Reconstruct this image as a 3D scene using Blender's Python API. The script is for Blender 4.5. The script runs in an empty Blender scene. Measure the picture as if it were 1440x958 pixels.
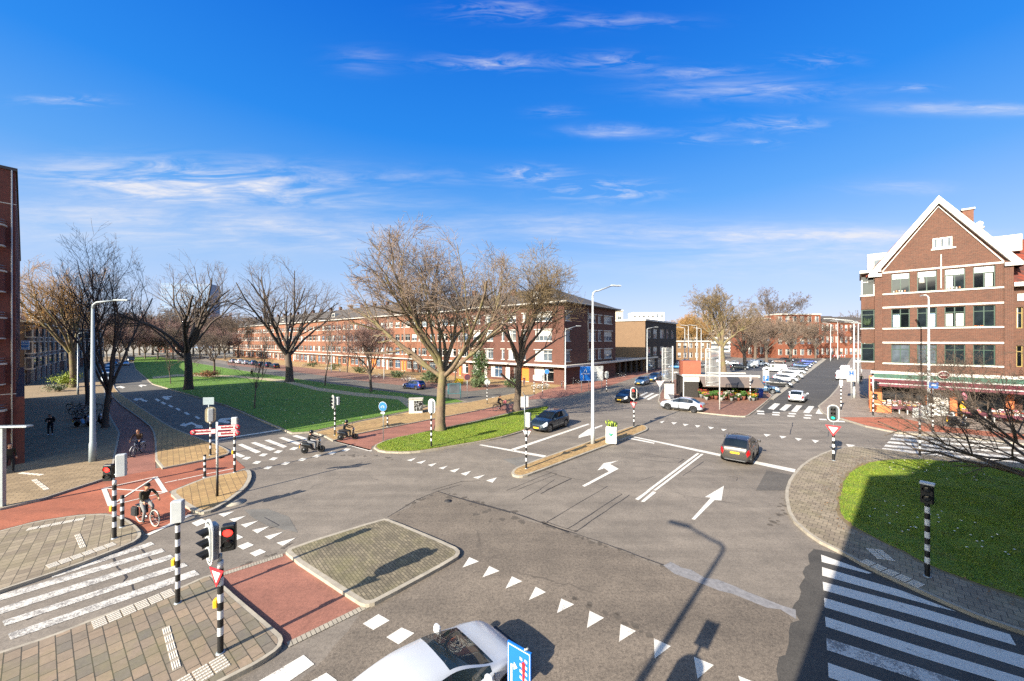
import bpy, math, random
import numpy as np
from mathutils import Vector, Matrix
S = bpy.context.scene
COL = S.collection
R = math.radians
# ---- camera model: level camera 8 m above the junction; G turns a picture point into a ground point
F, CH, CX, CY = 520.0, 8.0, 720.0, 479.0
def G(px, py, z=0.0):
    Y = (CH - z) * F / (py - CY)
    return ((px - CX) * Y / F, Y)
def HT(py, Y): return CH - (py - CY) * Y / F
def XP(px, Y): return (px - CX) * Y / F
def crop(ox, oy, s):
    return lambda *pts: [(ox + x / s, oy + y / s) for x, y in pts]

# ---- materials -------------------------------------------------------------
def lin(c):
    if isinstance(c, str):
        c = [int(c[i:i + 2], 16) / 255 for i in (0, 2, 4)]
    return tuple(x / 12.92 if x <= .04045 else ((x + .055) / 1.055) ** 2.4 for x in c)
def newmat(name):
    m = bpy.data.materials.new(name); m.use_nodes = True
    nt = m.node_tree; b = nt.nodes['Principled BSDF']
    return m, nt, b
def N(nt, t, **kw):
    n = nt.nodes.new(t)
    for k, v in kw.items():
        if k in n.inputs: n.inputs[k].default_value = v
        else: setattr(n, k, v)
    return n
def ramp(nt, fac, stops, interp='LINEAR'):
    r = nt.nodes.new('ShaderNodeValToRGB'); e = r.color_ramp.elements; r.color_ramp.interpolation = interp
    while len(e) < len(stops): e.new(.5)
    for i, (p, c) in enumerate(stops):
        e[i].position = p
        e[i].color = (c, c, c, 1) if isinstance(c, (int, float)) else (*c[:3], 1)
    nt.links.new(fac, r.inputs[0]); return r.outputs[0]
def mix(nt, fac, a, b, mode='MIX'):
    m = nt.nodes.new('ShaderNodeMix'); m.data_type = 'RGBA'; m.blend_type = mode
    for i, v in ((0, fac), (6, a), (7, b)):
        if hasattr(v, 'is_output'): nt.links.new(v, m.inputs[i])
        else: m.inputs[i].default_value = v if i == 0 else (*v[:3], 1)
    return m.outputs[2]
def noise(nt, vec, scale, detail=4, rough=.6, dist=0):
    n = N(nt, 'ShaderNodeTexNoise', Scale=scale, Detail=detail, Roughness=rough, Distortion=dist)
    nt.links.new(vec, n.inputs['Vector']); return n.outputs[0]
def objvec(nt, rot=0, scale=(1, 1, 1), kind='Object'):
    t = nt.nodes.new('ShaderNodeTexCoord'); m = nt.nodes.new('ShaderNodeMapping')
    m.inputs['Rotation'].default_value = (0, 0, rot); m.inputs['Scale'].default_value = scale
    nt.links.new(t.outputs[kind], m.inputs[0]); return m.outputs[0]
def bump(nt, b, h, strength=.3, dist=.02):
    n = N(nt, 'ShaderNodeBump', Strength=strength, Distance=dist)
    nt.links.new(h, n.inputs['Height']); nt.links.new(n.outputs[0], b.inputs['Normal'])
MC = {}
def M(name, col, rough=.6, var=.18, scale=4, metal=0, coat=0, spec=.5, emit=0, bmp=0):
    if name in MC: return MC[name]
    m, nt, b = newmat(name); c = lin(col)
    b.inputs['Roughness'].default_value = rough; b.inputs['Metallic'].default_value = metal
    b.inputs['Specular IOR Level'].default_value = spec
    if coat: b.inputs['Coat Weight'].default_value = coat; b.inputs['Coat Roughness'].default_value = .04
    if var:
        v = objvec(nt); n1 = noise(nt, v, scale, 5, .65)
        f = ramp(nt, n1, [(.28, 0), (.72, 1)])
        o = mix(nt, f, [x * (1 - var) for x in c], [min(1, x * (1 + var)) for x in c])
        nt.links.new(o, b.inputs['Base Color'])
        if bmp: bump(nt, b, n1, bmp, .02)
    else: b.inputs['Base Color'].default_value = (*c, 1)
    if emit:
        b.inputs['Emission Color'].default_value = (*c, 1); b.inputs['Emission Strength'].default_value = emit
    MC[name] = m; return m
def Mbrick(name, c1, c2, mortar, bw=.22, bh=.065, big=.25, rough=.85):
    m, nt, b = newmat(name)
    t = nt.nodes.new('ShaderNodeTexCoord'); s = nt.nodes.new('ShaderNodeSeparateXYZ'); nt.links.new(t.outputs['Object'], s.inputs[0])
    a = nt.nodes.new('ShaderNodeMath'); nt.links.new(s.outputs[0], a.inputs[0]); nt.links.new(s.outputs[1], a.inputs[1])
    c = nt.nodes.new('ShaderNodeCombineXYZ'); nt.links.new(a.outputs[0], c.inputs[0]); nt.links.new(s.outputs[2], c.inputs[1])
    br = N(nt, 'ShaderNodeTexBrick', Scale=1.0)
    for k, cc in (('Color1', c1), ('Color2', c2), ('Mortar', mortar)): br.inputs[k].default_value = (*[q * .62 for q in lin(cc)], 1)
    br.inputs['Mortar Size'].default_value = .007; br.inputs['Brick Width'].default_value = bw; br.inputs['Row Height'].default_value = bh
    nt.links.new(c.outputs[0], br.inputs['Vector'])
    n1 = noise(nt, t.outputs['Object'], .9, 5, .7); n2 = noise(nt, t.outputs['Object'], 7, 3, .7)
    o = mix(nt, ramp(nt, n1, [(.3, 1 - big), (.7, 1)]), (0, 0, 0), br.outputs[0])
    o = mix(nt, ramp(nt, n2, [(.35, .82), (.65, 1)]), (0, 0, 0), o)
    nt.links.new(o, b.inputs['Base Color']); b.inputs['Roughness'].default_value = rough
    bump(nt, b, br.outputs[1], -.25, .01); MC[name] = m; return m
def Mpave(name, c1, c2, mortar, bw=.3, bh=.3, rot=R(45), ms=.012, off=.5, var=.3, moss=0, bs=.5):
    m, nt, b = newmat(name); v = objvec(nt, rot)
    br = N(nt, 'ShaderNodeTexBrick', Scale=1.0); br.offset = off
    br.inputs['Color1'].default_value = (*lin(c1), 1); br.inputs['Color2'].default_value = (*lin(c2), 1); br.inputs['Mortar'].default_value = (*lin(mortar), 1)
    br.inputs['Mortar Size'].default_value = ms; br.inputs['Brick Width'].default_value = bw; br.inputs['Row Height'].default_value = bh
    br.inputs['Mortar Smooth'].default_value = .3
    nt.links.new(v, br.inputs['Vector'])
    n1 = noise(nt, v, .45, 8, .75); n2 = noise(nt, v, 9, 4, .7)
    o = mix(nt, ramp(nt, n1, [(.3, 1 - var), (.7, 1)]), (0, 0, 0), br.outputs[0])
    o = mix(nt, ramp(nt, n2, [(.3, .78), (.7, 1)]), (0, 0, 0), o)
    if moss:
        o = mix(nt, ramp(nt, noise(nt, v, .8, 5, .7), [(.45, 0), (.7, moss)]), o, lin('6d6a3c'))
    nt.links.new(o, b.inputs['Base Color']); b.inputs['Roughness'].default_value = .85
    bump(nt, b, br.outputs[1], -bs, .012); MC[name] = m; return m
def Masph(name, c, warm=0, crack=.6, grain=.35):
    m, nt, b = newmat(name); v = objvec(nt); c = lin(c)
    big = noise(nt, v, .16, 5, .65); med = noise(nt, v, 1.1, 6, .7); fine = noise(nt, v, 38, 3, .8)
    st = nt.nodes.new('ShaderNodeMapping'); st.inputs['Rotation'].default_value = (0, 0, R(-47)); st.inputs['Scale'].default_value = (.05, .8, 1); nt.links.new(v, st.inputs[0])
    streak = noise(nt, st.outputs[0], 1, 4, .6)
    o = mix(nt, ramp(nt, big, [(.3, 0), (.7, 1)]), [x * .80 for x in c], [x * 1.14 for x in c])
    o = mix(nt, ramp(nt, streak, [(.32, .76), (.62, 1)]), (0, 0, 0), o)
    st2 = nt.nodes.new('ShaderNodeMapping'); st2.inputs['Rotation'].default_value = (0, 0, R(44)); st2.inputs['Scale'].default_value = (.07, .9, 1); nt.links.new(v, st2.inputs[0])
    o = mix(nt, ramp(nt, noise(nt, st2.outputs[0], 1, 5, .65), [(.34, .84), (.6, 1)]), (0, 0, 0), o)
    o = mix(nt, ramp(nt, noise(nt, v, .3, 9, .72, .4), [(.54, 0), (.72, .42)]), o, [x * .5 for x in c])
    o = mix(nt, ramp(nt, med, [(.3, .74), (.65, 1)]), (0, 0, 0), o)
    o = mix(nt, ramp(nt, fine, [(.3, 1 - grain), (.55, 1)]), (0, 0, 0), o)
    o = mix(nt, ramp(nt, noise(nt, v, 11, 4, .8), [(.36, 1 - grain * .8), (.56, 1)]), (0, 0, 0), o)
    sp = N(nt, 'ShaderNodeTexVoronoi', Scale=26.0); nt.links.new(v, sp.inputs['Vector'])
    o = mix(nt, ramp(nt, sp.outputs['Distance'], [(.10, .55), (.2, 0)]), o, [x * 1.8 for x in c])
    vo = N(nt, 'ShaderNodeTexVoronoi', Scale=.22); vo.feature = 'DISTANCE_TO_EDGE'
    dn = nt.nodes.new('ShaderNodeTexNoise'); dn.inputs['Scale'].default_value = 1.2; dn.inputs['Detail'].default_value = 6; nt.links.new(v, dn.inputs['Vector'])
    ad = nt.nodes.new('ShaderNodeVectorMath'); ad.operation = 'MULTIPLY_ADD'; ad.inputs[1].default_value = (1.1, 1.1, 0); nt.links.new(dn.outputs['Color'], ad.inputs[0]); nt.links.new(v, ad.inputs[2])
    nt.links.new(ad.outputs[0], vo.inputs['Vector'])
    cr = ramp(nt, vo.outputs['Distance'], [(.0, 1), (.012, 0)])
    gate = ramp(nt, noise(nt, v, .12, 2), [(.52, 0), (.6, crack)])
    mm = nt.nodes.new('ShaderNodeMath'); mm.operation = 'MULTIPLY'; nt.links.new(cr, mm.inputs[0]); nt.links.new(gate, mm.inputs[1])
    o = mix(nt, mm.outputs[0], o, [x * .3 for x in c])
    sl = N(nt, 'ShaderNodeTexVoronoi', Scale=.33); nt.links.new(ad.outputs[0], sl.inputs['Vector'])
    o = mix(nt, ramp(nt, sl.outputs['Distance'], [(.05, .45), (.17, 0)]), o, [x * .45 for x in c])
    nt.links.new(o, b.inputs['Base Color']); b.inputs['Roughness'].default_value = .82
    bump(nt, b, fine, .35, .004); MC[name] = m; return m
def Mpaint(name, c, under, wear=.5):
    m, nt, b = newmat(name); v = objvec(nt); c = lin(c)
    n1 = noise(nt, v, 2.2, 8, .75); n2 = noise(nt, v, 24, 4, .8)
    a = nt.nodes.new('ShaderNodeMath'); a.operation = 'ADD'; nt.links.new(n1, a.inputs[0]); nt.links.new(n2, a.inputs[1])
    a2 = nt.nodes.new('ShaderNodeMath'); a2.operation = 'MULTIPLY'; a2.inputs[1].default_value = .5; nt.links.new(a.outputs[0], a2.inputs[0])
    w = ramp(nt, a2.outputs[0], [((1.22 - wear * .3) / 2, 0), ((1.36 - wear * .3) / 2, .85)])
    o = mix(nt, ramp(nt, n1, [(.3, .86), (.7, 1)]), (0, 0, 0), c)
    o = mix(nt, w, o, lin(under))
    nt.links.new(o, b.inputs['Base Color']); b.inputs['Roughness'].default_value = .6; MC[name] = m; return m
def Mgrass(name, c1, c2, c3):
    m, nt, b = newmat(name); v = objvec(nt)
    n1 = noise(nt, v, .35, 6, .7); n2 = noise(nt, v, 4, 6, .75); n3 = noise(nt, v, 45, 2, .8)
    o = mix(nt, ramp(nt, n1, [(.35, 0), (.65, 1)]), lin(c1), lin(c2))
    o = mix(nt, ramp(nt, n2, [(.42, 0), (.7, .85)]), o, lin(c3))
    o = mix(nt, ramp(nt, noise(nt, v, .9, 7, .75), [(.55, 0), (.72, .55)]), o, lin('6b5f38'))
    o = mix(nt, ramp(nt, n3, [(.3, .5), (.6, 1)]), (0, 0, 0), o)
    nt.links.new(o, b.inputs['Base Color']); b.inputs['Roughness'].default_value = .9
    bump(nt, b, n3, .8, .04); MC[name] = m; return m
def Mglass(name, c, rough=.04, spec=.7):
    m, nt, b = newmat(name); c = lin(c)
    v = objvec(nt); n = noise(nt, v, .7, 3)
    o = mix(nt, ramp(nt, n, [(.35, 0), (.65, 1)]), [x * .6 for x in c], [x * 1.3 for x in c])
    nt.links.new(o, b.inputs['Base Color'])
    b.inputs['Roughness'].default_value = rough; b.inputs['Specular IOR Level'].default_value = spec
    bump(nt, b, noise(nt, v, .9, 1), .05, .02); MC[name] = m; return m

# ---- mesh builder ----------------------------------------------------------
class MB:
    def __init__(s): s.v = []; s.f = []; s.m = []; s.s = []; s.mats = []
    def mi(s, mat):
        if mat not in s.mats: s.mats.append(mat)
        return s.mats.index(mat)
    def add(s, vs, fs, mat, smooth=False):
        b = len(s.v); i = s.mi(mat); s.v += [tuple(v) for v in vs]
        for f in fs: s.f.append([b + k for k in f]); s.m.append(i); s.s.append(smooth)
        return s
    def poly(s, pts, mat): return s.add(pts, [list(range(len(pts)))], mat)
    def box(s, c, d, mat, rz=0, bev=0):
        x, y, z = (k / 2 for k in d); ca, sa = math.cos(rz), math.sin(rz)
        if bev:
            e = min(bev, x * .9, y * .9)
            pl = [(-x + e, -y), (x - e, -y), (x, -y + e), (x, y - e), (x - e, y), (-x + e, y), (-x, y - e), (-x, -y + e)]
            n = 8; vs = []
            for zz, k in ((-z, 1), (z - min(bev, z), 1), (z, 0)):
                for (a, b2) in pl:
                    if not k: a *= (x - e * .6) / x; b2 *= (y - e * .6) / y
                    vs.append((c[0] + a * ca - b2 * sa, c[1] + a * sa + b2 * ca, c[2] + zz))
            fs = [[i, (i + 1) % n, n + (i + 1) % n, n + i] for i in range(n)] + [[n + i, n + (i + 1) % n, 2 * n + (i + 1) % n, 2 * n + i] for i in range(n)]
            fs += [list(range(n))[::-1], [2 * n + i for i in range(n)]]
            return s.add(vs, fs, mat)
        vs = [(c[0] + a * ca - b2 * sa, c[1] + a * sa + b2 * ca, c[2] + e) for e in (-z, z) for a, b2 in ((-x, -y), (x, -y), (x, y), (-x, y))]
        return s.add(vs, [[3, 2, 1, 0], [4, 5, 6, 7], [0, 1, 5, 4], [1, 2, 6, 5], [2, 3, 7, 6], [3, 0, 4, 7]], mat)
    def bx(s, x0, y0, z0, x1, y1, z1, mat): return s.box(((x0 + x1) / 2, (y0 + y1) / 2, (z0 + z1) / 2), (abs(x1 - x0), abs(y1 - y0), abs(z1 - z0)), mat)
    def tube(s, pts, rad, mat, n=8, cap=True, smooth=True):
        P = [Vector(p) for p in pts]; k = len(P)
        if not hasattr(rad, '__len__'): rad = [rad] * k
        vs = []; up = None
        for i, p in enumerate(P):
            d = (P[min(i + 1, k - 1)] - P[max(i - 1, 0)]).normalized()
            if up is None: up = Vector((0, 0, 1)) if abs(d.z) < .9 else Vector((1, 0, 0))
            u = d.cross(up).normalized(); w = u.cross(d).normalized(); up = w
            for j in range(n):
                a = 2 * math.pi * j / n; vs.append(p + u * (math.cos(a) * rad[i]) + w * (math.sin(a) * rad[i]))
        fs = [[i * n + j, i * n + (j + 1) % n, (i + 1) * n + (j + 1) % n, (i + 1) * n + j] for i in range(k - 1) for j in range(n)]
        if cap: fs += [list(range(n))[::-1], [(k - 1) * n + j for j in range(n)]]
        return s.add(vs, fs, mat, smooth)
    def lathe(s, prof, mat, n=16, c=(0, 0, 0), axis='z', smooth=True, cap=True):
        vs = []
        for r, h in prof:
            for j in range(n):
                a = 2 * math.pi * j / n; x, y = r * math.cos(a), r * math.sin(a)
                p = (x, y, h) if axis == 'z' else ((x, h, y) if axis == 'y' else (h, x, y))
                vs.append((p[0] + c[0], p[1] + c[1], p[2] + c[2]))
        k = len(prof)
        fs = [[i * n + j, i * n + (j + 1) % n, (i + 1) * n + (j + 1) % n, (i + 1) * n + j] for i in range(k - 1) for j in range(n)]
        if cap: fs += [list(range(n))[::-1], [(k - 1) * n + j for j in range(n)]]
        return s.add(vs, fs, mat, smooth)
    def prism(s, poly, z0, z1, mat, top=None):
        n = len(poly)
        if sum(poly[i][0] * poly[(i + 1) % n][1] - poly[(i + 1) % n][0] * poly[i][1] for i in range(n)) < 0: poly = poly[::-1]
        s.add([(x, y, z0) for x, y in poly] + [(x, y, z1) for x, y in poly], [[i, (i + 1) % n, n + (i + 1) % n, n + i] for i in range(n)] + [list(range(n))[::-1]], mat)
        return s.add([(x, y, z1) for x, y in poly], [list(range(n))], top or mat)
    def plate(s, poly, y0, y1, mat, face=None):
        """polygon in the local xz plane, thickened along y (front at y0)"""
        n = len(poly)
        if sum(poly[i][0] * poly[(i + 1) % n][1] - poly[(i + 1) % n][0] * poly[i][1] for i in range(n)) < 0: poly = poly[::-1]
        s.add([(x, y0, z) for x, z in poly] + [(x, y1, z) for x, z in poly], [[i, n + i, n + (i + 1) % n, (i + 1) % n] for i in range(n)] + [[n + i for i in range(n)][::-1]], mat)
        return s.add([(x, y0, z) for x, z in poly], [list(range(n))], face or mat)
    def facade(s, W, H, holes, mat, depth=.18, y=0, rev=None, x0=0, z0=0):
        xs = sorted({x0, x0 + W} | {h[0] for h in holes} | {h[2] for h in holes}); zs = sorted({z0, z0 + H} | {h[1] for h in holes} | {h[3] for h in holes})
        for a, b in zip(xs, xs[1:]):
            run = None
            for c, d in zip(zs, zs[1:]):
                mx, mz = (a + b) / 2, (c + d) / 2
                if any(h[0] < mx < h[2] and h[1] < mz < h[3] for h in holes): continue
                s.add([(a, y, c), (b, y, c), (b, y, d), (a, y, d)], [[0, 1, 2, 3]], mat)
        for (a, c, b, d) in [h[:4] for h in holes]:
            e = y + depth
            s.add([(a, y, c), (b, y, c), (b, y, d), (a, y, d), (a, e, c), (b, e, c), (b, e, d), (a, e, d)], [[0, 4, 5, 1], [1, 5, 6, 2], [2, 6, 7, 3], [3, 7, 4, 0]], rev or mat)
        return s
    def mesh(s, name):
        me = bpy.data.meshes.new(name); me.from_pydata(s.v, [], s.f)
        for m in s.mats: me.materials.append(m)
        me.polygons.foreach_set('material_index', s.m); me.polygons.foreach_set('use_smooth', s.s); me.update(); return me
    def build(s, name, parent=None, loc=None, rz=0):
        return obj(name, s.mesh(name), parent, loc, rz)
def obj(name, me, parent=None, loc=None, rz=0):
    o = bpy.data.objects.new(name, me); COL.objects.link(o)
    if parent: o.parent = parent
    if loc: o.location = loc
    o.rotation_euler.z = rz
    return o
def tag(o, label=None, cat=None, group=None, kind=None):
    if label: o['label'] = label
    if cat: o['category'] = cat
    if group: o['group'] = group
    if kind: o['kind'] = kind
    return o
def thing(name, label, cat, loc=(0, 0, 0), rz=0, group=None):
    if len(loc) == 2: loc = (*loc, 0)
    return tag(obj(name, None, None, loc, rz), label, cat, group)
def dup(root, loc=None, rz=None, label=None, group=None, scale=None):
    def rec(o, par):
        c = o.copy(); COL.objects.link(c); c.parent = par
        for k in KIDS(o): rec(k, c)
        return c
    c = rec(root, None)
    if loc: c.location = loc if len(loc) == 3 else (*loc, 0)
    if rz is not None: c.rotation_euler.z = rz
    if label: c['label'] = label
    if group: c['group'] = group
    if scale: c.scale = scale if hasattr(scale, '__len__') else (scale,) * 3
    return c
def KIDS(o):
    return [k for k in COL.objects if k.parent == o] if False else list(o.children)
def ang(dx, dy): return math.atan2(dy, dx)
def inset(poly, d):
    n = len(poly); out = []
    A = sum(poly[i][0] * poly[(i + 1) % n][1] - poly[(i + 1) % n][0] * poly[i][1] for i in range(n))
    sg = 1 if A > 0 else -1
    for i in range(n):
        a, b, c = Vector(poly[i - 1]), Vector(poly[i]), Vector(poly[(i + 1) % n])
        u, v = (b - a).normalized(), (c - b).normalized()
        n1, n2 = Vector((-u.y, u.x)) * sg, Vector((-v.y, v.x)) * sg
        m = (n1 + n2); m = m.normalized() if m.length > 1e-6 else n1
        k = d / max(.45, m.dot(n1)); out.append((b.x + m.x * k, b.y + m.y * k))
    return out
def chaikin(poly, it=1):
    for _ in range(it):
        q = []
        for i in range(len(poly)):
            a, b = poly[i], poly[(i + 1) % len(poly)]
            q += [(a[0] * .78 + b[0] * .22, a[1] * .78 + b[1] * .22), (a[0] * .22 + b[0] * .78, a[1] * .22 + b[1] * .78)]
        poly = q
    return poly

# ---- camera, light, sky ----------------------------------------------------
cam = bpy.data.cameras.new('camera'); co = bpy.data.objects.new('camera', cam); COL.objects.link(co)
cam.sensor_width = 36; cam.lens = 36 * F / 1440; cam.clip_start = .05; cam.clip_end = 4000
co.location = (0, 0, CH); co.rotation_euler = (R(90), 0, 0); S.camera = co
SUN_EL = R(27.5); SDX, SDY = .682, .731           # ground direction the shadows fall in
sun = bpy.data.lights.new('sun', 'SUN'); sun.energy = 5.0; sun.angle = R(.5); sun.color = (1, .905, .77)
so = bpy.data.objects.new('sun', sun); COL.objects.link(so); so.location = (-60, -60, 60)
so.rotation_euler = Vector((SDX * math.cos(SUN_EL), SDY * math.cos(SUN_EL), -math.sin(SUN_EL))).to_track_quat('-Z', 'Y').to_euler()
W = bpy.data.worlds.new('World'); S.world = W; W.use_nodes = True
nt = W.node_tree; bg = nt.nodes['Background']
sky = nt.nodes.new('ShaderNodeTexSky'); sky.sky_type = 'NISHITA'; sky.sun_disc = False
sky.sun_elevation = SUN_EL; sky.sun_rotation = math.atan2(-SDX, -SDY); sky.altitude = 0; sky.air_density = 1; sky.dust_density = .35; sky.ozone_density = 2.2
hs = N(nt, 'ShaderNodeHueSaturation', Saturation=1.3, Value=1.4); nt.links.new(sky.outputs[0], hs.inputs['Color']); SKYC = mix(nt, 1.0, hs.outputs[0], (1, .70, 1.02), 'MULTIPLY')
tc = nt.nodes.new('ShaderNodeTexCoord'); sp = nt.nodes.new('ShaderNodeSeparateXYZ'); nt.links.new(tc.outputs['Generated'], sp.inputs[0])
def mth(op, a, b=0, c=None):
    n = nt.nodes.new('ShaderNodeMath'); n.operation = op
    for i, v in enumerate((a, b) if c is None else (a, b, c)):
        if hasattr(v, 'is_output'): nt.links.new(v, n.inputs[i])
        else: n.inputs[i].default_value = v
    return n.outputs[0]
el = mth('ARCSINE', sp.outputs[2]); yy = mth('MAXIMUM', mth('ABSOLUTE', sp.outputs[1]), .05)
az = mth('DIVIDE', sp.outputs[0], yy); ev = mth('DIVIDE', sp.outputs[2], yy)      # position on the cloud layer, seen along +Y
cmb = nt.nodes.new('ShaderNodeCombineXYZ'); nt.links.new(az, cmb.inputs[0]); nt.links.new(ev, cmb.inputs[1])
def streaks(sx, sy, rot, sc, lo, hi, dist=.6, off=0):
    m = nt.nodes.new('ShaderNodeMapping'); m.inputs['Rotation'].default_value = (0, 0, rot); m.inputs['Scale'].default_value = (sx, sy, 1); m.inputs['Location'].default_value = (off, off * .37, 0)
    nt.links.new(cmb.outputs[0], m.inputs[0])
    return ramp(nt, noise(nt, m.outputs[0], sc, 9, .62, dist), [(lo, 0), (hi, 1)])
st1 = streaks(1.6, 9, R(-5), 2.2, .40, .78, .9, 3.1)
st2 = streaks(2.2, 11, R(7), 3.0, .44, .80, 1.1, 8.7)
st3 = streaks(1.0, 7, R(2), 1.6, .34, .80, .5, 1.3)
total = None
# cirrus patches: picture point, half width, half height, strength, which streak field
for (px, py, wx, wy, k, st) in [(300, 262, 150, 24, 2.3, st1), (180, 245, 160, 22, 1.1, st1), (90, 142, 60, 8, .7, st2), (150, 310, 260, 30, 1.1, st3), (420, 330, 260, 26, .95, st3),
        (690, 88, 75, 10, .9, st2), (700, 15, 60, 12, .8, st2), (860, 30, 90, 9, .5, st2), (860, 88, 50, 12, .7, st2), (510, 85, 40, 16, .45, st1),
        (1060, 128, 120, 14, .9, st1), (985, 103, 70, 8, .7, st2), (1090, 175, 70, 9, .8, st2), (865, 184, 60, 8, 1.0, st1), (980, 195, 40, 8, .6, st2), (1070, 203, 26, 6, .8, st2), (1150, 85, 50, 10, .5, st2),
        (1380, 152, 110, 8, 1.6, st3), (1285, 124, 30, 5, .6, st2), (850, 268, 65, 13, 1.7, st2), (745, 245, 45, 10, 1.4, st2), (780, 158, 32, 7, .6, st1),
        (1040, 345, 260, 24, 1.5, st3), (1100, 330, 190, 8, 2.0, st3), (800, 320, 120, 20, .8, st3), (1260, 265, 70, 10, .5, st1), (600, 250, 130, 14, .35, st1), (480, 285, 150, 9, .5, st1), (1100, 380, 260, 14, .5, st3)]:
    a0 = (px - CX) / F; e0 = (CY - py) / F; sx = wx / F; sy = wy / F
    dx = mth('DIVIDE', mth('SUBTRACT', az, a0), sx); dy = mth('DIVIDE', mth('SUBTRACT', ev, e0), sy)
    g = mth('EXPONENT', mth('MULTIPLY', mth('ADD', mth('MULTIPLY', dx, dx), mth('MULTIPLY', dy, dy)), -1.0))
    g = mth('MULTIPLY', mth('MULTIPLY', g, k), st)
    total = g if total is None else mth('ADD', total, g)
fine = streaks(3.5, 26, R(-3), 3.2, .30, .72, .8, 5.5)
cl = mth('MINIMUM', mth('MULTIPLY', total, mth('ADD', mth('MULTIPLY', fine, .75), .42)), .9)
CLOUD_L = 6.4; VEIL = (4.0, 4.9, 6.4)
elf = mth('DIVIDE', mth('MAXIMUM', el, 0.0), 1.5708)
grad = ramp(nt, elf, [(0, lin('cfe3f8')), (.07, lin('bedafa')), (.12, lin('a6d0fb')), (.21, lin('62b0fa')), (.31, lin('2492f7')), (.47, lin('0472e6')), (.58, lin('2379dd')), (.70, lin('6fa2e4')), (1, lin('8fb6e8'))])  # paler stops towards the zenith, above the frame, added to fill the shade
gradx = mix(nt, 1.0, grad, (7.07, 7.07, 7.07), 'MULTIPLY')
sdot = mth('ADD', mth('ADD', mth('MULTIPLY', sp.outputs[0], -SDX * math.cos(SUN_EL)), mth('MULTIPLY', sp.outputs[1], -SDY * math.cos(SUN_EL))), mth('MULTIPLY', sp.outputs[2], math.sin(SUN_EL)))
glow = mth('MINIMUM', mth('MAXIMUM', mth('MULTIPLY', mth('SUBTRACT', sdot, .40), 3.2), 0.0), 1.0)       # paler, brighter sky on the sun's side, boosted out of view for fill
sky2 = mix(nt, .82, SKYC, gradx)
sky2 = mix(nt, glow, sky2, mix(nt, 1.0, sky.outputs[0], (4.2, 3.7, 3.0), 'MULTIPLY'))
mc = mix(nt, cl, sky2, (CLOUD_L * .97, CLOUD_L * .97, CLOUD_L * 1.03))
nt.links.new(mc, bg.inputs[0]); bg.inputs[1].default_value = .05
S.view_settings.view_transform = 'Standard'; S.view_settings.look = 'None'; S.view_settings.gamma = 1; S.view_settings.exposure = 1.5
S.render.engine = 'CYCLES'; S.cycles.max_bounces = 6; S.cycles.diffuse_bounces = 3; S.cycles.transparent_max_bounces = 12
S.cycles.use_denoising = False; S.cycles.sample_clamp_indirect = 6
S.render.film_transparent = False
# ================= GROUND =================
random.seed(3)
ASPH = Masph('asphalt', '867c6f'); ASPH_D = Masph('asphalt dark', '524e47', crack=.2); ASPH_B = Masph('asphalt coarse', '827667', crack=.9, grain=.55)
ASPH_BLUE = Masph('asphalt smooth', '696459', crack=.1, grain=.2)
RED = Masph('red asphalt', 'ad6548', crack=.15, grain=.3); RED2 = Masph('red asphalt worn', 'a06a57', crack=.3, grain=.3)
PAVE = Mpave('concrete pavers', '988a74', '7d705e', '4c453a', .3, .3, R(45), .012, .5, .3, .25)
PAVE_BR = Mpave('mixed brown pavers', '94806a', '6e675c', '3f3a30', .42, .27, R(38), .013, .5, .35, .35)
PAVE_GR = Mpave('grey paving bricks', 'a08a69', '877355', '51473a', .42, .21, R(-40), .012, .5, .25)
PAVE_Y = Mpave('yellowish pavers', 'b3925f', '9a7b50', '5d4c36', .3, .3, R(47), .012, .5, .25, .2)
CLINK = Mpave('red paving bricks', '8c6450', '775443', '5a3f35', .42, .21, R(-40), .01, .5, .25)
KERB = M('kerb concrete', '8f8778', .85, .22, 3, bmp=.3)
WHITE = Mpaint('road paint', 'cdc8bc', '77706a', .5); WHITE_W = Mpaint('worn road paint', 'c8c3b8', '5f5b57', .95)
STAIN = M('asphalt pitting', '4d463d', .9, .3, 5); SEAM = M('bitumen seam', '34312e', .6, .3, 8)
GRASS = Mgrass('grass', '6a8214', '546f10', '80842c'); GRASS2 = Mgrass('grass park', '548014', '457014', '6a7a26')

def ground_sheet(name, poly, z, mat, kind='structure', down=None):
    mb = MB()
    if down is None: mb.poly([(x, y, z) for x, y in (poly if sum(poly[i][0] * poly[(i + 1) % len(poly)][1] - poly[(i + 1) % len(poly)][0] * poly[i][1] for i in range(len(poly))) > 0 else poly[::-1])], mat)
    else: mb.prism(poly, down, z, mat)
    return tag(mb.build(name), kind=kind)
def ragged(poly, amp=.07, step=.3):
    out = []
    for i in range(len(poly)):
        a, b = Vector(poly[i]), Vector(poly[(i + 1) % len(poly)]); n = max(1, int((b - a).length / step))
        for k in range(n):
            p = a.lerp(b, k / n); out.append((p.x + random.gauss(0, amp * .5), p.y + random.gauss(0, amp * .5)))
    return out
def GP(pts, z=0): return [G(x, y, z) for x, y in pts]

ground_sheet('ground', [(-2500, -400), (2500, -400), (2500, 3200), (-2500, 3200)], -.06, M('far ground', '8a8272', .9, .2, .02))
ground_sheet('road', [(-52, -14), (70, -14), (120, 60), (190, 220), (90, 260), (-10, 75), (-160, 190), (-210, 170), (-60, 45)], 0, ASPH)
# far right carriageway, darker
ground_sheet('road', GP([(1062, 583), (1152, 574), (1163, 562), (1176, 546), (1188, 524), (1197, 509), (1200, 499), (1165, 499), (1150, 508), (1085, 561)]), .004, ASPH_D)
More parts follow.
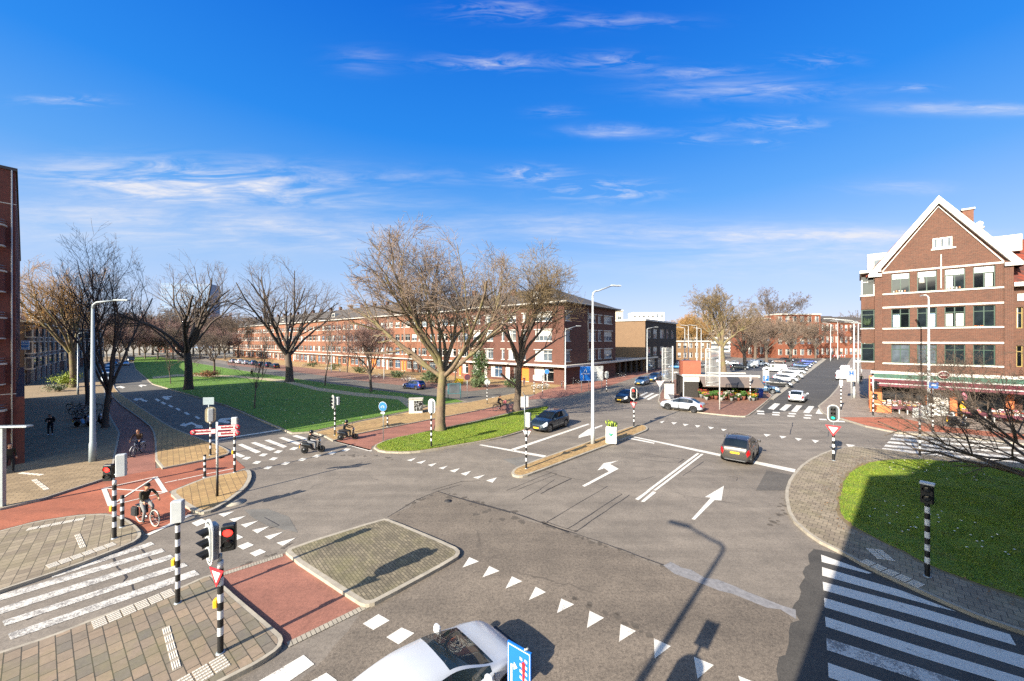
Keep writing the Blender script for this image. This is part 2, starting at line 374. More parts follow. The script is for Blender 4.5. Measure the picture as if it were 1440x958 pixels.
# left carriageway in smooth blue grey asphalt
ground_sheet('road', GP([(285, 618), (400, 611), (405, 607), (320, 571), (214, 540), (190, 519), (186, 510), (190, 500), (170, 500), (160, 512), (158, 525), (160, 539), (162, 549), (188, 567), (209, 581), (240, 601)]), .004, ASPH_BLUE)
# coarse asphalt band in the foreground, dark patch under the right zebra, light tar strip
c3 = crop(440, 680, 3.447); c4 = crop(760, 640, 3.014); c5 = crop(1080, 640, 3.014)
ground_sheet('road', ragged(GP([(545, 728), (616, 691), (700, 716), (800, 749), (932, 797), (1118, 862), (1108, 958), (1100, 1200), (500, 1500), (420, 958), (520, 850), (650, 782)]), .12, .35), .004, ASPH_B)
ground_sheet('road', ragged(GP(c5((190, 395), (330, 430), (660, 590), (1085, 760), (1500, 930), (1500, 2200), (-120, 2200), (30, 958), (110, 690), (150, 520))), .12, .35), .006, ASPH_D)
ground_sheet('road', ragged(GP(c4((518, 468), (545, 452), (700, 515), (1085, 655), (1085, 690), (900, 625), (700, 548), (560, 508))), .12, .35), .008, M('light tar patch', '757372', .7, .3, 6))

SOIL = M('bare soil', '6b5c40', .95, .35, 3)
def raised(name, px, mat, kerb=.11, it=1, z=.12, world=None):
    """kerbed pavement: a concrete kerb block with a paved sheet 4 mm above it"""
    p = chaikin(world or GP(px, z), it)
    mb = MB(); mb.prism(p, -.05, z, KERB); tag(mb.build('kerb'), kind='structure')
    q = inset(p, kerb); ground_sheet(name, q, z + .004, mat)
    return p
c1 = crop(0, 640, 3.013); c2 = crop(220, 640, 3.013)
raised('pavement', [(-120, 1000), (-60, 938), (0, 916), (70, 894), (133, 869), (206, 842), (246, 829), (297, 806), (306, 812), (316, 825), (386, 884), (399, 896), (394, 911), (363, 932), (330, 949), (300, 964), (200, 1030), (60, 1120)], PAVE_BR)
raised('pavement', [(400, 778), (408, 769), (538, 729), (548, 730), (640, 768), (648, 776), (642, 785), (530, 846), (516, 850), (506, 848)], Mpave('mossy cobbles', '8f836b', '6f6653', '4f4838', .21, .105, R(47), .012, .5, .45, .35, .6), .16)
raised('pavement', [(0, 746), (50, 733), (110, 724), (150, 722), (178, 729), (197, 744), (199, 754), (185, 764), (100, 797), (0, 830), (-120, 870), (-120, 780)], PAVE)
raised('pavement', [(237, 692), (256, 684), (289, 671), (329, 664), (345, 659), (353, 662), (354, 672), (346, 686), (322, 704), (300, 717), (283, 721), (270, 717), (253, 706)], PAVE_Y, .2)
# forecourt on the left (grey bricks), strip between cycle path and carriageway
far_l = [(-52, 56), (-90, 90), (-150, 142), (-190, 190), (-230, 185), (-120, 60), (-60, 10)]
K = GP([(0, 715), (56, 702), (143, 674), (158, 670), (161, 648), (169, 608), (156, 586), (149, 562), (146, 540), (147, 525)], .12)
raised('pavement', None, PAVE_GR, .11, 0, world=K + [(-96, 84), (-150, 135), (-180, 178), (-235, 185), (-125, 62), (-62, 5), (-42, 8)])
raised('pavement', [(161, 563), (209, 597), (217, 611), (219, 660), (260, 652), (300, 644), (325, 637), (318, 630), (292, 620), (262, 609), (240, 600), (209, 580), (188, 566), (162, 548), (159, 538), (157, 524), (154, 524), (152, 545)], PAVE_Y)
# cycle paths
c5c = crop(130, 560, 5.9875)
RP = [(-150, 758), (0, 716), (56, 703), (143, 675), (219, 659), (260, 653), (325, 638), (334, 649), (345, 658), (329, 664), (289, 671), (256, 684), (237, 692), (253, 706), (270, 718), (265, 727), (207, 753), (200, 744), (178, 729), (150, 722), (110, 724), (50, 733), (0, 746), (-150, 795)]
ground_sheet('cycle_path', GP(RP), .012, RED)
ground_sheet('cycle_path', GP([(150, 562), (162, 564), (209, 597), (217, 611), (219, 661), (158, 672), (161, 648), (169, 608), (156, 586)]), .016, RED2)
ground_sheet('cycle_path', GP([(147, 526), (156, 524), (153, 545), (162, 564), (150, 562), (146, 540)]), .016, RED2)
ground_sheet('cycle_path', GP([(300, 808), (399, 779), (506, 849), (512, 852), (402, 908), (393, 898)]), .010, RED2)
ground_sheet('cycle_path', GP([(466, 620), (500, 611), (544, 602), (680, 576), (732, 566), (727, 577), (680, 589), (607, 605), (544, 618), (523, 628), (521, 634)]), .012, RED2)
ground_sheet('cycle_path', GP([(735, 563), (765, 549), (830, 533), (900, 521), (955, 508), (1010, 497), (1012, 500), (960, 514), (905, 527), (850, 545), (790, 559)]), .012, RED2)
# block rows edging the red crossing
mb = MB()
for (a, b, n) in (((295, 814), (398, 781), 26), ((404, 908), (518, 852), 19)):
    A, B = Vector(G(*a)), Vector(G(*b)); u = (B - A) / n; w = Vector((-u.y, u.x)).normalized() * .22
    for i in range(n):
        p = A + u * (i + .06); q = A + u * (i + .94)
        mb.poly([(*(p - w * .5), .020), (*(q - w * .5), .020), (*(q + w * .5), .020), (*(p + w * .5), .020)], KERB)
tag(mb.build('kerb_blocks'), kind='structure')

# median islands, kiosk island, right corner, shop pavement
raised('pavement', [(719, 663), (727, 656), (827, 621), (890, 598), (906, 597), (912, 602), (908, 606), (840, 631), (745, 667), (732, 670), (721, 668)], PAVE_Y, .15)
raised('pavement', [(924, 561), (930, 572), (985, 580), (1046, 586), (1055, 583), (1081, 562), (1087, 555), (1060, 540), (1020, 528), (960, 528), (935, 540)], CLINK)
S_OUT = [(1103, 693), (1109, 726), (1143, 756), (1190, 779), (1219, 796), (1292, 829), (1332, 847), (1379, 867), (1440, 888), (1560, 925), (1760, 900), (1700, 690), (1500, 655), (1440, 652), (1400, 647), (1300, 640), (1242, 631), (1190, 627), (1160, 635), (1130, 650), (1110, 672)]
raised('pavement', S_OUT, PAVE, .14)
GS = chaikin(GP([(1180, 706), (1183, 726), (1206, 743), (1259, 769), (1312, 796), (1372, 819), (1440, 840), (1560, 880), (1640, 860), (1600, 690), (1480, 668), (1440, 659), (1312, 647), (1252, 646), (1213, 653), (1190, 670)], .14), 1)
ground_sheet('soil', ragged(inset(GS, -.14), .12), .1265, SOIL); ground_sheet('lawn', ragged(GS), .15, GRASS, down=.1)
T_OUT = GP([(1150, 571), (1155, 579), (1164, 585), (1181, 588), (1217, 599), (1262, 608), (1304, 611), (1360, 615), (1440, 624)], .12)
raised('pavement', None, Mpave('pink grey pavers', '9a8a7a', '84766a', '57504a', .3, .3, R(47), .012), .15, 0, world=T_OUT + [(62, 26), (90, 8), (110, 20), (60, 62), (240, 190), (200, 202)] + GP([(1200, 500), (1192, 512), (1185, 526), (1178, 545), (1166, 558)], .12))
ground_sheet('cycle_path', GP([(1181, 587), (1262, 587), (1315, 598), (1380, 606), (1440, 611), (1440, 619), (1356, 610), (1304, 607), (1260, 606.5), (1217, 598)], .12), .128, RED)
# parking between kiosk and main road, plaza beyond
ground_sheet('pavement', GP([(1086, 557), (1155, 506), (1162, 500), (1150, 496), (1030, 506), (1010, 528), (1060, 541)]), .006, Mpave('parking bricks', '77726c', '69645f', '4a4744', .42, .21, R(47), .01))
tag(MB().prism(GP([(1083, 561), (1088, 563), (1162, 506), (1157, 504)]), -.05, .10, KERB).build('kerb'), kind='structure')
ground_sheet('pavement', GP([(880, 520), (1012, 498), (1150, 494), (1300, 494), (1300, 488), (800, 488), (830, 512)]), .008, Mpave('plaza pavers', '9c8f80', '8a7d70', '5e564c', .3, .3, R(20)))
# park, terrace road, red brick bays and pavement before the terrace
MP = GP([(410, 609), (440, 607), (505, 592), (576, 578), (600, 571), (655, 565), (640, 561), (540, 550), (440, 536), (380, 527), (320, 518), (260, 508), (225, 502), (190, 502), (187, 510), (190, 519), (214, 540), (320, 571)], .12)
mb = MB(); mb.prism(MP, -.05, .12, KERB); tag(mb.build('kerb'), kind='structure')
ground_sheet('lawn', ragged(inset(MP, .2), .12, .6), .15, GRASS2, down=.1); ground_sheet('soil', inset(MP, .1), .124, SOIL)
ground_sheet('path', GP([(576, 575), (560, 562), (500, 557), (445, 549), (400, 538), (330, 530.5), (250, 529), (215, 533), (214, 530), (250, 526.5), (330, 528), (400, 534), (447, 545), (500, 552), (566, 558), (600, 570)], .155), .156, M('gravel path', '9c8c70', .9, .2, 3))
FP = GP([(441, 608), (505, 593), (577, 579), (602, 572), (657, 566), (735, 551), (740, 562), (680, 575.5), (544, 601.5), (500, 610.5), (468, 619.5), (456, 613)], .1)
mb = MB(); mb.prism(FP, -.05, .1, KERB); tag(mb.build('kerb'), kind='structure'); ground_sheet('pavement', inset(FP, .12), .104, PAVE_Y)
GN = chaikin(GP([(523, 627.5), (544, 618), (607, 605), (680, 590), (725, 579), (769, 570.5), (775, 573.5), (745, 603), (712, 613), (680, 620), (596, 634), (570, 636), (535, 635)], .12), 1)
mb = MB(); mb.prism(GN, -.05, .12, KERB); tag(mb.build('kerb'), kind='structure'); ground_sheet('lawn', ragged(inset(GN, .2)), .15, GRASS, down=.1); ground_sheet('soil', inset(GN, .1), .124, SOIL)
ground_sheet('road', GP([(735, 559), (660, 565), (640, 560.5), (540, 549.5), (440, 535.5), (380, 526.5), (320, 517.5), (225, 501.5), (225, 498), (320, 513), (380, 519), (440, 526), (530, 538), (600, 545), (660, 550), (722, 543)]), .006, ASPH_BLUE)
TU = (-.774, .633); TN = (.633, .774)           # along the terrace (going left), and away from the camera
TK = (9.3, 66.0)
def TP(s, n=0, z=None): return (TK[0] + TU[0] * s + TN[0] * n, TK[1] + TU[1] * s + TN[1] * n)
ground_sheet('pavement', GP([(722, 543.5), (660, 550.5), (600, 545.5), (530, 538.5), (440, 526.5), (380, 519.5), (320, 513.5), (320, 508), (400, 514), (500, 525), (560, 532), (640, 540), (720, 540)]), .008, CLINK)
ground_sheet('pavement', [TP(-3, .5), TP(-6, -3)] + GP([(735, 556), (722, 541), (640, 540), (560, 532), (500, 525), (400, 514), (320, 508), (300, 505)]) + [TP(190, .5)], .010, PAVE_Y)
# ---- road markings ---------------------------------------------------------
def mark(polys, z=.012, mat=None, name='road_marking'):
    mb = MB()
    for p in polys:
        q = GP(p, z)
        if sum(q[i][0] * q[(i + 1) % len(q)][1] - q[(i + 1) % len(q)][0] * q[i][1] for i in range(len(q))) < 0: q = q[::-1]
        mb.poly([(x, y, z) for x, y in q], mat or WHITE)
    return tag(mb.build(name), kind='structure')
# left zebra
mark([c1((214, 508), (640, 368), (656, 379), (222, 521)), c1((-90, 617), (685, 395), (699, 409), (-90, 643)), c1((-60, 666), (722, 422), (742, 436), (-60, 694)), c1((9, 703), (778, 456), (797, 470), (19, 725)), c1((32, 758), (824, 487), (846, 506), (45, 783))], mat=WHITE_W)
c6 = crop(220, 440, 3.833)
mark([c6((325, 728), (350, 722), (480, 772), (455, 780)), c6((437, 711), (462, 706), (565, 750), (535, 757)), c6((508, 701), (532, 696), (645, 735), (612, 743)), c6((582, 688), (608, 683), (705, 720), (683, 728)), c6((658, 674), (683, 670), (780, 703), (760, 712)), c6((730, 664), (755, 659), (860, 690), (842, 698)), c6((868, 656), (896, 653), (1000, 676), (975, 684)),
      c6((300, 765), (325, 760), (372, 778), (345, 787))], mat=WHITE)
mark([c6((x - 25, y + 6), (x - 2, y - 7), (x + 27, y - 5), (x + 4, y + 9)) for x, y in ((485, 783), (575, 765), (655, 748), (740, 731), (540, 806), (630, 786), (600, 834), (695, 811), (785, 790))] + [crop(440, 440, 3.833)((x - 25, y + 6), (x - 2, y - 7), (x + 27, y - 5), (x + 4, y + 9)) for x, y in ((20, 771), (102, 755), (178, 738))], mat=WHITE)
mark([crop(440, 440, 3.833)((100, 690), (112, 686), (314, 737), (318, 747), (300, 745))], mat=WHITE)
# blocks and sharks teeth beside the red crossing
mark([c2((x - 32, y + 4), (x + 12, y - 14), (x + 38, y - 2), (x - 8, y + 18)) for x, y in ((180, 284), (230, 304), (282, 326), (330, 350), (375, 383), (427, 412))])
mark([c2(*t) for t in ([(262, 250), (330, 238), (285, 262)], [(308, 272), (380, 257), (330, 284)], [(357, 295), (432, 278), (378, 307)], [(405, 318), (478, 302), (428, 332)], [(458, 345), (537, 325), (480, 358)], [(508, 372), (592, 350), (535, 385)])])
mark([c3(*t) for t in ([(725, 408), (758, 357), (805, 378)], [(822, 455), (855, 400), (905, 424)], [(933, 510), (965, 450), (1015, 474)], [(1047, 565), (1080, 500), (1130, 527)])]
     + [c4(*t) for t in ([(70, 670), (88, 608), (143, 633)], [(197, 733), (208, 660), (270, 690)], [(333, 792), (340, 716), (405, 746)], [(484, 862), (481, 777), (553, 810)], [(666, 948), (650, 855), (735, 890)], [(872, 1040), (838, 935), (925, 970)])]
     + [c3((242, 680), (318, 633), (372, 664), (293, 710)), c3((356, 745), (430, 698), (492, 725), (415, 780)), [(340, 972), (427, 921), (442, 934), (360, 990)], [(430, 962), (459, 946), (474, 957), (445, 975)], [(376, 1010), (440, 968), (470, 985), (400, 1030)]])
m4 = crop(440, 440, 3.833)
mark([m4(*t) for t in ([(505, 795), (530, 800), (558, 781)], [(555, 808), (585, 813), (613, 794)], [(618, 820), (640, 828), (670, 809)], [(677, 837), (702, 843), (728, 824)], [(735, 852), (765, 860), (793, 837)], [(796, 867), (825, 878), (853, 852)], [(862, 887), (890, 895), (928, 873)])]
     + [crop(660, 440, 3.833)(*t) for t in ([(90, 904), (125, 916), (150, 887)],)])
d6 = crop(880, 440, 3.833); d7 = crop(1060, 440, 3.83)
mark([d6(*t) for t in ([(245, 590), (277, 591), (258, 603)], [(307, 598), (340, 601), (318, 611)], [(372, 605), (404, 608), (385, 619)], [(443, 613), (477, 618), (455, 628)], [(513, 625), (545, 628), (525, 638)], [(182, 588), (210, 582), (195, 595)])]
     + [d7(*t) for t in ([(52, 652), (92, 656), (68, 668)], [(137, 662), (177, 667), (152, 678)], [(220, 673), (260, 679), (240, 690)], [(312, 683), (352, 689), (330, 702)], [(495, 707), (548, 713), (515, 726)], [(620, 726), (672, 733), (645, 744)])])
# stop lines, double line, arrows
mark([[(883, 613.4), (888, 613.2), (1119, 660), (1117, 664.5)], d6((112, 958), (384, 756), (399, 758), (132, 958)), d6((146, 958), (407, 760), (421, 761), (164, 958)),
      [(893, 702), (898, 703.5), (915, 690), (911, 689.5)], [(901, 705.5), (906, 706), (923, 692.5), (918, 691)]])
e5 = crop(660, 440, 3.833)
mark([e5((608, 932), (752, 855), (728, 838), (690, 850), (724, 811), (803, 797), (757, 815), (805, 841), (765, 862), (622, 938)),
      c4((640, 272), (655, 274), (738, 191), (767, 193), (778, 130), (697, 178), (722, 181)),
      e5((590, 662), (640, 628), (718, 604), (716, 611), (652, 636), (668, 655), (612, 669), (588, 676)),
      e5((222, 736), (640, 597), (648, 602), (238, 743)), e5((52, 713), (66, 710), (416, 770), (405, 780)), e5((860, 672), (1000, 700), (995, 706), (855, 678))])
mark([c6((258, 697), (262, 692), (672, 627), (680, 631))] + [c6((x - 16, y - 5), (x - 2, y - 8), (x + 18, y + 4), (x + 4, y + 8)) for x, y in ((5, 470), (37, 487), (75, 503), (115, 520), (163, 543), (220, 565))]
     + [c6((125, 607), (150, 592), (152, 600), (190, 588), (222, 604), (245, 606), (252, 622), (205, 620), (215, 612), (190, 600), (160, 608), (163, 613)), c6((330, 582), (345, 570), (408, 565), (410, 574), (370, 578), (400, 588), (385, 597), (335, 588)), c6((28, 455), (40, 449), (85, 449), (82, 455), (62, 456), (75, 464), (55, 470))], mat=WHITE)
f2 = crop(0, 440, 3.833)
mark([f2((715, 470), (735, 458), (738, 463), (762, 460), (780, 470), (798, 474), (790, 480), (768, 476), (755, 467), (740, 470), (742, 475)), f2((615, 402), (650, 394), (676, 402), (660, 408), (645, 402), (622, 405)), f2((745, 393), (760, 387), (792, 390), (785, 395), (768, 392), (765, 402))])
# box with crossed lines and centre line on the cycle path
def strip(a, b, w, z=.018):
    A, B = Vector(G(*a, z)), Vector(G(*b, z)); u = (B - A).normalized(); n = Vector((-u.y, u.x)) * w / 2
    return [(*(A - n), z), (*(B - n), z), (*(B + n), z), (*(A + n), z)]
mb = MB()
q = c5c((95, 758), (530, 662), (615, 792), (152, 905))
for k, (a, b, w) in enumerate(((q[0], q[1], .1), (q[1], q[2], .18), (q[2], q[3], .09), (q[3], q[0], .18), (q[0], q[2], .1), (q[1], q[3], .1))): mb.poly(strip(a, b, w, .018 + .003 * k), WHITE)
for a, b in (((610, 712), (715, 690)), ((722, 689), (945, 641)), ((960, 638), (1190, 592))): mb.poly(strip(c5c(a)[0], c5c(b)[0], .1), WHITE)
for a, b in (((1185, 586), (1262, 584)), ((1190, 589), (1216, 597))): mb.poly(strip(a, b, .12, .016), WHITE)
mb.poly(strip((268, 724), (207, 752.5), .22, .02), WHITE); mb.poly(strip((276, 721), (300, 716.5), .22, .02), WHITE)
tag(mb.build('road_marking'), kind='structure')
# right zebra, far zebras
mark([c5((225, 422), (440, 500), (425, 503), (228, 453)), c5((229, 475), (560, 572), (800, 664), (700, 640), (230, 511)), c5((232, 537), (640, 645), (1025, 760), (1052, 808), (640, 686), (235, 573)), c5((238, 605), (640, 722), (1085, 850), (1400, 940), (1420, 1005), (1085, 905), (640, 765), (240, 645)), c5((242, 685), (640, 810), (1085, 945), (1400, 1042), (1420, 1120), (1000, 966), (640, 855), (245, 727)), c5((254, 880), (640, 1012), (1085, 1160), (1050, 1230), (640, 1072), (257, 942))], z=.014)
mark([c5((247, 775), (640, 900), (1085, 1048), (1050, 1105), (640, 955), (250, 826))], z=.014, mat=WHITE_W)
h8 = crop(1200, 440, 3.833)
mark([h8((222 - 16 * i, 655 + 18.5 * i), (700 - 10 * i, 690 + 22 * i), (960, 706 + 26 * i), (960, 716 + 26 * i), (690 - 10 * i, 700 + 22 * i), (213 - 16 * i, 665 + 18.5 * i)) for i in range(5)])
mark([d7((75, 517), (112, 487), (142, 490), (108, 522)), d7((137, 523), (173, 493), (204, 495), (168, 528)), d7((200, 531), (230, 498), (262, 500), (230, 535)), d7((265, 537), (296, 502), (326, 504), (298, 541)), d7((332, 543), (352, 512), (364, 528), (372, 546))]
     + [d7((x - 20, y - 4), (x + 18, y - 2), (x + 22, y + 5), (x - 18, y + 3)) for x, y in ((35, 530), (38, 543), (120, 537), (118, 549), (207, 543), (200, 556), (293, 552), (287, 566), (372, 574), (470, 585))])
mark([e5(*t) for t in ([(120, 455), (250, 443), (252, 447), (125, 460)], [(110, 466), (250, 453), (252, 457), (115, 471)], [(105, 476), (245, 464), (247, 469), (108, 482)], [(300, 463), (322, 461), (320, 465), (298, 467)])] + [d6((75, 445), (110, 428), (122, 430), (85, 449)), d6((90, 458), (140, 432), (155, 434), (100, 464)), d6((110, 466), (165, 438), (182, 440), (125, 470))])
# seams, induction loops and old cuts in the asphalt
mb = MB()
for pts, w in ((c3((605, 38), (700, 70), (830, 105), (960, 140), (1110, 190), (1240, 235)), .17), (c4((0, 285), (150, 335), (330, 395), (520, 468)), .07), (c3((360, 165), (500, 80), (610, 36)), .06), (c3((610, 36), (720, 5)), .04),
               (c4((25, 285), (285, 132)), .05), (c4((115, 315), (345, 165)), .06), (c4((150, 325), (378, 170)), .06), (c4((25, 285), (150, 325)), .05), (c4((205, 112), (345, 165)), .03), (c4((0, 165), (125, 102)), .06), (c4((0, 145), (60, 105)), .04), (c4((60, 85), (205, 112)), .03), (c4((-80, 190), (0, 145)), .05),
               (c4((605, 88), (690, 28)), .05), (c4((420, 0), (610, 18), (580, 36)), .03), (c4((630, 70), (835, 95), (830, 110)), .025), (d6((0, 752), (210, 772), (310, 790), (280, 812)), .03), (d6((0, 780), (280, 812)), .03), (d7((195, 655), (210, 592)), .08), (d7((400, 668), (405, 640)), .06), (e5((400, 850), (550, 895), (410, 958)), .05), (e5((250, 958), (470, 870), (440, 862), (200, 958)), .04), (e5((900, 910), (1000, 880)), .03),
               (c1((600, 400), (650, 460)), .05), (c1((475, 430), (500, 480), (540, 520), (520, 545)), .07), (c1((320, 605), (280, 625), (110, 700)), .05), (c1((555, 540), (575, 590)), .05), (c2((455, 265), (520, 300), (480, 310)), .05), (m4((640, 958), (800, 910), (900, 905)), .06)):
    for (a, b) in zip(pts, pts[1:]):
        n = max(2, int((Vector(G(*a)) - Vector(G(*b))).length / .7)); pr = None
        for i in range(n + 1):
            t = i / n; p = Vector(G(a[0] + (b[0] - a[0]) * t, a[1] + (b[1] - a[1]) * t)) + Vector((random.uniform(-.025, .025), random.uniform(-.025, .025)))
            ww = w * random.uniform(.35, 1.0)
            if pr is not None:
                u = (p - pr[0]).normalized(); nn = Vector((-u.y, u.x)); z = .0085
                mb.poly([(*(pr[0] - nn * pr[1] / 2), z), (*(p - nn * ww / 2), z), (*(p + nn * ww / 2), z), (*(pr[0] + nn * pr[1] / 2), z)], SEAM)
            pr = (p, ww)
for pts, w in ((c3((600, 36), (830, 105), (1110, 190), (1240, 235)), .5), (c4((0, 290), (330, 400), (520, 470)), .35), (c3((340, 190), (500, 88), (610, 38)), .5), (c3((640, 60), (900, 170), (1000, 190)), .9), (c3((380, 200), (560, 330), (700, 400)), .35), (c4((100, 600), (330, 700), (540, 800)), .3), (c5((20, 300), (70, 200), (110, 120)), .5), (m4((120, 760), (300, 770), (480, 790)), .6), (c2((560, 380), (500, 420), (300, 490)), .25)):
    for (a, b) in zip(pts, pts[1:]):
        n = max(3, int((Vector(G(*a)) - Vector(G(*b))).length / .16)); pr = None
        for i in range(n + 1):
            if random.random() < .45: continue
            t = i / n; p = Vector(G(a[0] + (b[0] - a[0]) * t, a[1] + (b[1] - a[1]) * t)) + Vector((random.gauss(0, w * .3), random.gauss(0, w * .3)))
            r_ = random.uniform(.02, .10) * (1 + w); k = random.randint(5, 8); a0 = random.uniform(0, 6)
            mb.poly([(p.x + math.cos(a0 + 6.283 * q / k) * r_ * random.uniform(.5, 1.5), p.y + math.sin(a0 + 6.283 * q / k) * r_ * random.uniform(.5, 1.5), .0070 + .0000005 * len(mb.f)) for q in range(k)], STAIN)
tag(mb.build('road_seams'), kind='structure')
# tactile paving
TACT = M('tactile tile', 'c3bcae', .8, .12, 6); TACT_B = M('tactile base', '8d8373', .85, .15, 5)
mb = MB()
def tactile(a, b, n, depth, kind, z=.13):
    A, B = Vector(G(*a, z)), Vector(G(*b, z)); u = (B - A) / n; w = Vector((-u.y, u.x)).normalized() * depth
    if w.y < 0: w = -w
    for i in range(n):
        p = A + u * (i + .05); e = u * .9
        mb.poly([(*p, z), (*(p + e), z), (*(p + e + w), z), (*(p + w), z)], TACT_B)
        if kind == 'dots':
            for r in range(5):
                for c in range(5):
                    k = p + e * ((c + .5) / 5) + w * ((r + .5) / 5)
                    mb.box((k.x, k.y, z + .004), (.045, .045, .012), TACT, math.atan2(u.y, u.x))
        else:
            for c in range(4):
                for r in range(5):
                    k = p + e * ((c + .5) / 4) + w * ((r + .5) / 5)
                    mb.box((k.x, k.y, z + .004), (u.length * .12, depth * .15, .012), TACT, math.atan2(u.y, u.x))
tactile((131, 886), (248, 836), 6, .5, 'dots'); tactile((252, 979), (326, 935), 3, .55, 'dots')
tactile((242, 945), (256, 938), 1, 2.0, 'bars'); tactile((112, 772), (122, 769), 1, 1.7, 'bars')
tactile((68, 800), (165, 766), 6, .4, 'dots'); tactile((35, 747), (118, 731), 5, .3, 'dots')
tactile((62, 690), (71, 688), 1, 3.0, 'bars'); tactile((56, 669), (64, 667), 1, 1.8, 'bars')
A5 = c5((385, 452), (640, 566)); tactile(A5[0], A5[1], 5, .45, 'dots')
tactile(c5((462, 440))[0], c5((545, 452))[0], 2, .75, 'bars')
tag(mb.build('tactile_paving'), kind='structure')
# covers and stains
mb = MB()
for (px, py, r, m) in ((331, 707, .45, KERB), (630, 705, .2, SEAM)):
    x, y = G(px, py); mb.lathe([(r, 0), (r, .014)], m, 20, (x, y, 0))
tag(mb.build('manhole_covers'), kind='structure')

# grass blades and daisies
def inside(poly, X, Y):
    p = np.array(poly); r = np.zeros(len(X), bool); j = len(p) - 1
    for i in range(len(p)):
        c = ((p[i, 1] > Y) != (p[j, 1] > Y)) & (X < (p[j, 0] - p[i, 0]) * (Y - p[i, 1]) / (p[j, 1] - p[i, 1] + 1e-9) + p[i, 0]); r ^= c; j = i
    return r
def blades(poly, n, h, seed, z=.145, mat=None, w=.02, name='grass'):
    rg = np.random.default_rng(seed); p = np.array(poly); lo, hi = p.min(0), p.max(0)
    X = rg.uniform(lo[0], hi[0], n * 3); Y = rg.uniform(lo[1], hi[1], n * 3)
    k = inside(poly, X, Y); X, Y = X[k][:n], Y[k][:n]; n = len(X)
    cl = np.sin(X * 1.7 + np.sin(Y * 1.3) * 2) * np.sin(Y * 1.9 + np.sin(X * .9) * 2) * .35 + .75
    hh = h * rg.uniform(.5, 1.3, n) * cl; a = rg.uniform(0, 6.28, n); ln = hh * rg.uniform(.1, .9, n); b = rg.uniform(0, 6.28, n)
    V = np.zeros((n, 3, 3)); dx, dy = np.cos(a) * w * rg.uniform(.6, 1.6, n), np.sin(a) * w
    V[:, 0] = np.c_[X - dx, Y - dy, np.full(n, z)]; V[:, 1] = np.c_[X + dx, Y + dy, np.full(n, z)]; V[:, 2] = np.c_[X + np.cos(b) * ln, Y + np.sin(b) * ln, z + hh]
    return tag(obj(name, trimesh(name, V.reshape(-1, 3), 3, mat)), kind='stuff')
def trimesh(name, V, k, mat, smooth=False):
    me = bpy.data.meshes.new(name); n = len(V) // k
    me.vertices.add(len(V)); me.vertices.foreach_set('co', V.astype(np.float32).ravel())
    me.loops.add(len(V)); me.loops.foreach_set('vertex_index', np.arange(len(V), dtype=np.int32))
    me.polygons.add(n); me.polygons.foreach_set('loop_start', np.arange(0, len(V), k, dtype=np.int32))
    me.update(calc_edges=True); me.materials.append(mat); return me
BL = Mgrass('grass blades', '759012', '5a7a10', '959432'); BL.node_tree.nodes['Principled BSDF'].inputs['Roughness'].default_value = .6
blades(GS, 90000, .075, 1, mat=BL, w=.012); blades(inset(GN, .2), 60000, .07, 2, mat=BL, w=.014); BL2 = Mgrass('park grass blades', '5a8c18', '4a7c16', '7d8f34'); blades(inset(MP, .2), 90000, .09, 4, mat=BL2, w=.03)
rg = np.random.default_rng(5); X = rg.uniform(15, 45, 900); Y = rg.uniform(9, 27, 900); k = inside(GS, X, Y) & (np.sin(X * .8) + np.sin(Y * .9) > .4); mb = MB()
for x, y in zip(X[k][:150], Y[k][:150]): mb.lathe([(.02, 0), (.04, .012)], M('daisy white', 'f2f0e6', .7, 0), 6, (x, y, .2))
X = rg.uniform(-60, -5, 900); Y = rg.uniform(34, 75, 900); k = inside(MP, X, Y)
for x, y in zip(X[k][:160], Y[k][:160]): mb.lathe([(.04, 0), (.07, .012)], M('daisy white', 'f2f0e6', .7, 0), 6, (x, y, .23))
tag(mb.build('daisies'), kind='stuff')

# fallen leaves and litter along kerbs and lawns
rg = np.random.default_rng(9); pts = []
for poly, n, z, sp in ((GS, 900, .155, 1.2), (GN, 700, .155, 1.0), (MP, 900, .155, 3.0)):
    p = np.array(inset(poly, -.25)); q = np.roll(p, -1, 0); w = np.linalg.norm(q - p, axis=1); e = rg.choice(len(p), n, p=w / w.sum()); t_ = rg.random((n, 1))
    pts.append(np.c_[p[e] * (1 - t_) + q[e] * t_ + rg.normal(0, .35 * sp, (n, 2)), np.full(n, z + .03)])
P = np.concatenate(pts); n = len(P); A = rg.normal(0, 1, (n, 3)); A[:, 2] *= .25; A /= np.linalg.norm(A, axis=1, keepdims=True); B = np.cross(A, np.array([[0, 0, 1.]])) ; w = rg.uniform(.02, .05, (n, 1))
V = np.stack([P - A * w, P + B * w * .6, P + A * w, P - B * w * .6], 1); tag(obj('fallen_leaves', trimesh('fallen_leaves', V.reshape(-1, 3), 4, M('dead leaf', '7a5a34', .8, .4, 2))), kind='stuff')
# smoother asphalt repairs
ground_sheet('road', GP(c2((370, 232), (470, 228), (560, 262), (600, 330), (540, 318), (470, 300), (410, 268))), .0062, Masph('asphalt repair', '77736b', crack=.1, grain=.25))
ground_sheet('road', GP(e5((180, 790), (330, 770), (480, 800), (300, 850))), .0062, MC['asphalt repair'])
ground_sheet('road', GP(d6((760, 850), (900, 875), (880, 958), (700, 958))), .0062, Masph('asphalt repair dark', '6b655c', crack=.1, grain=.4))
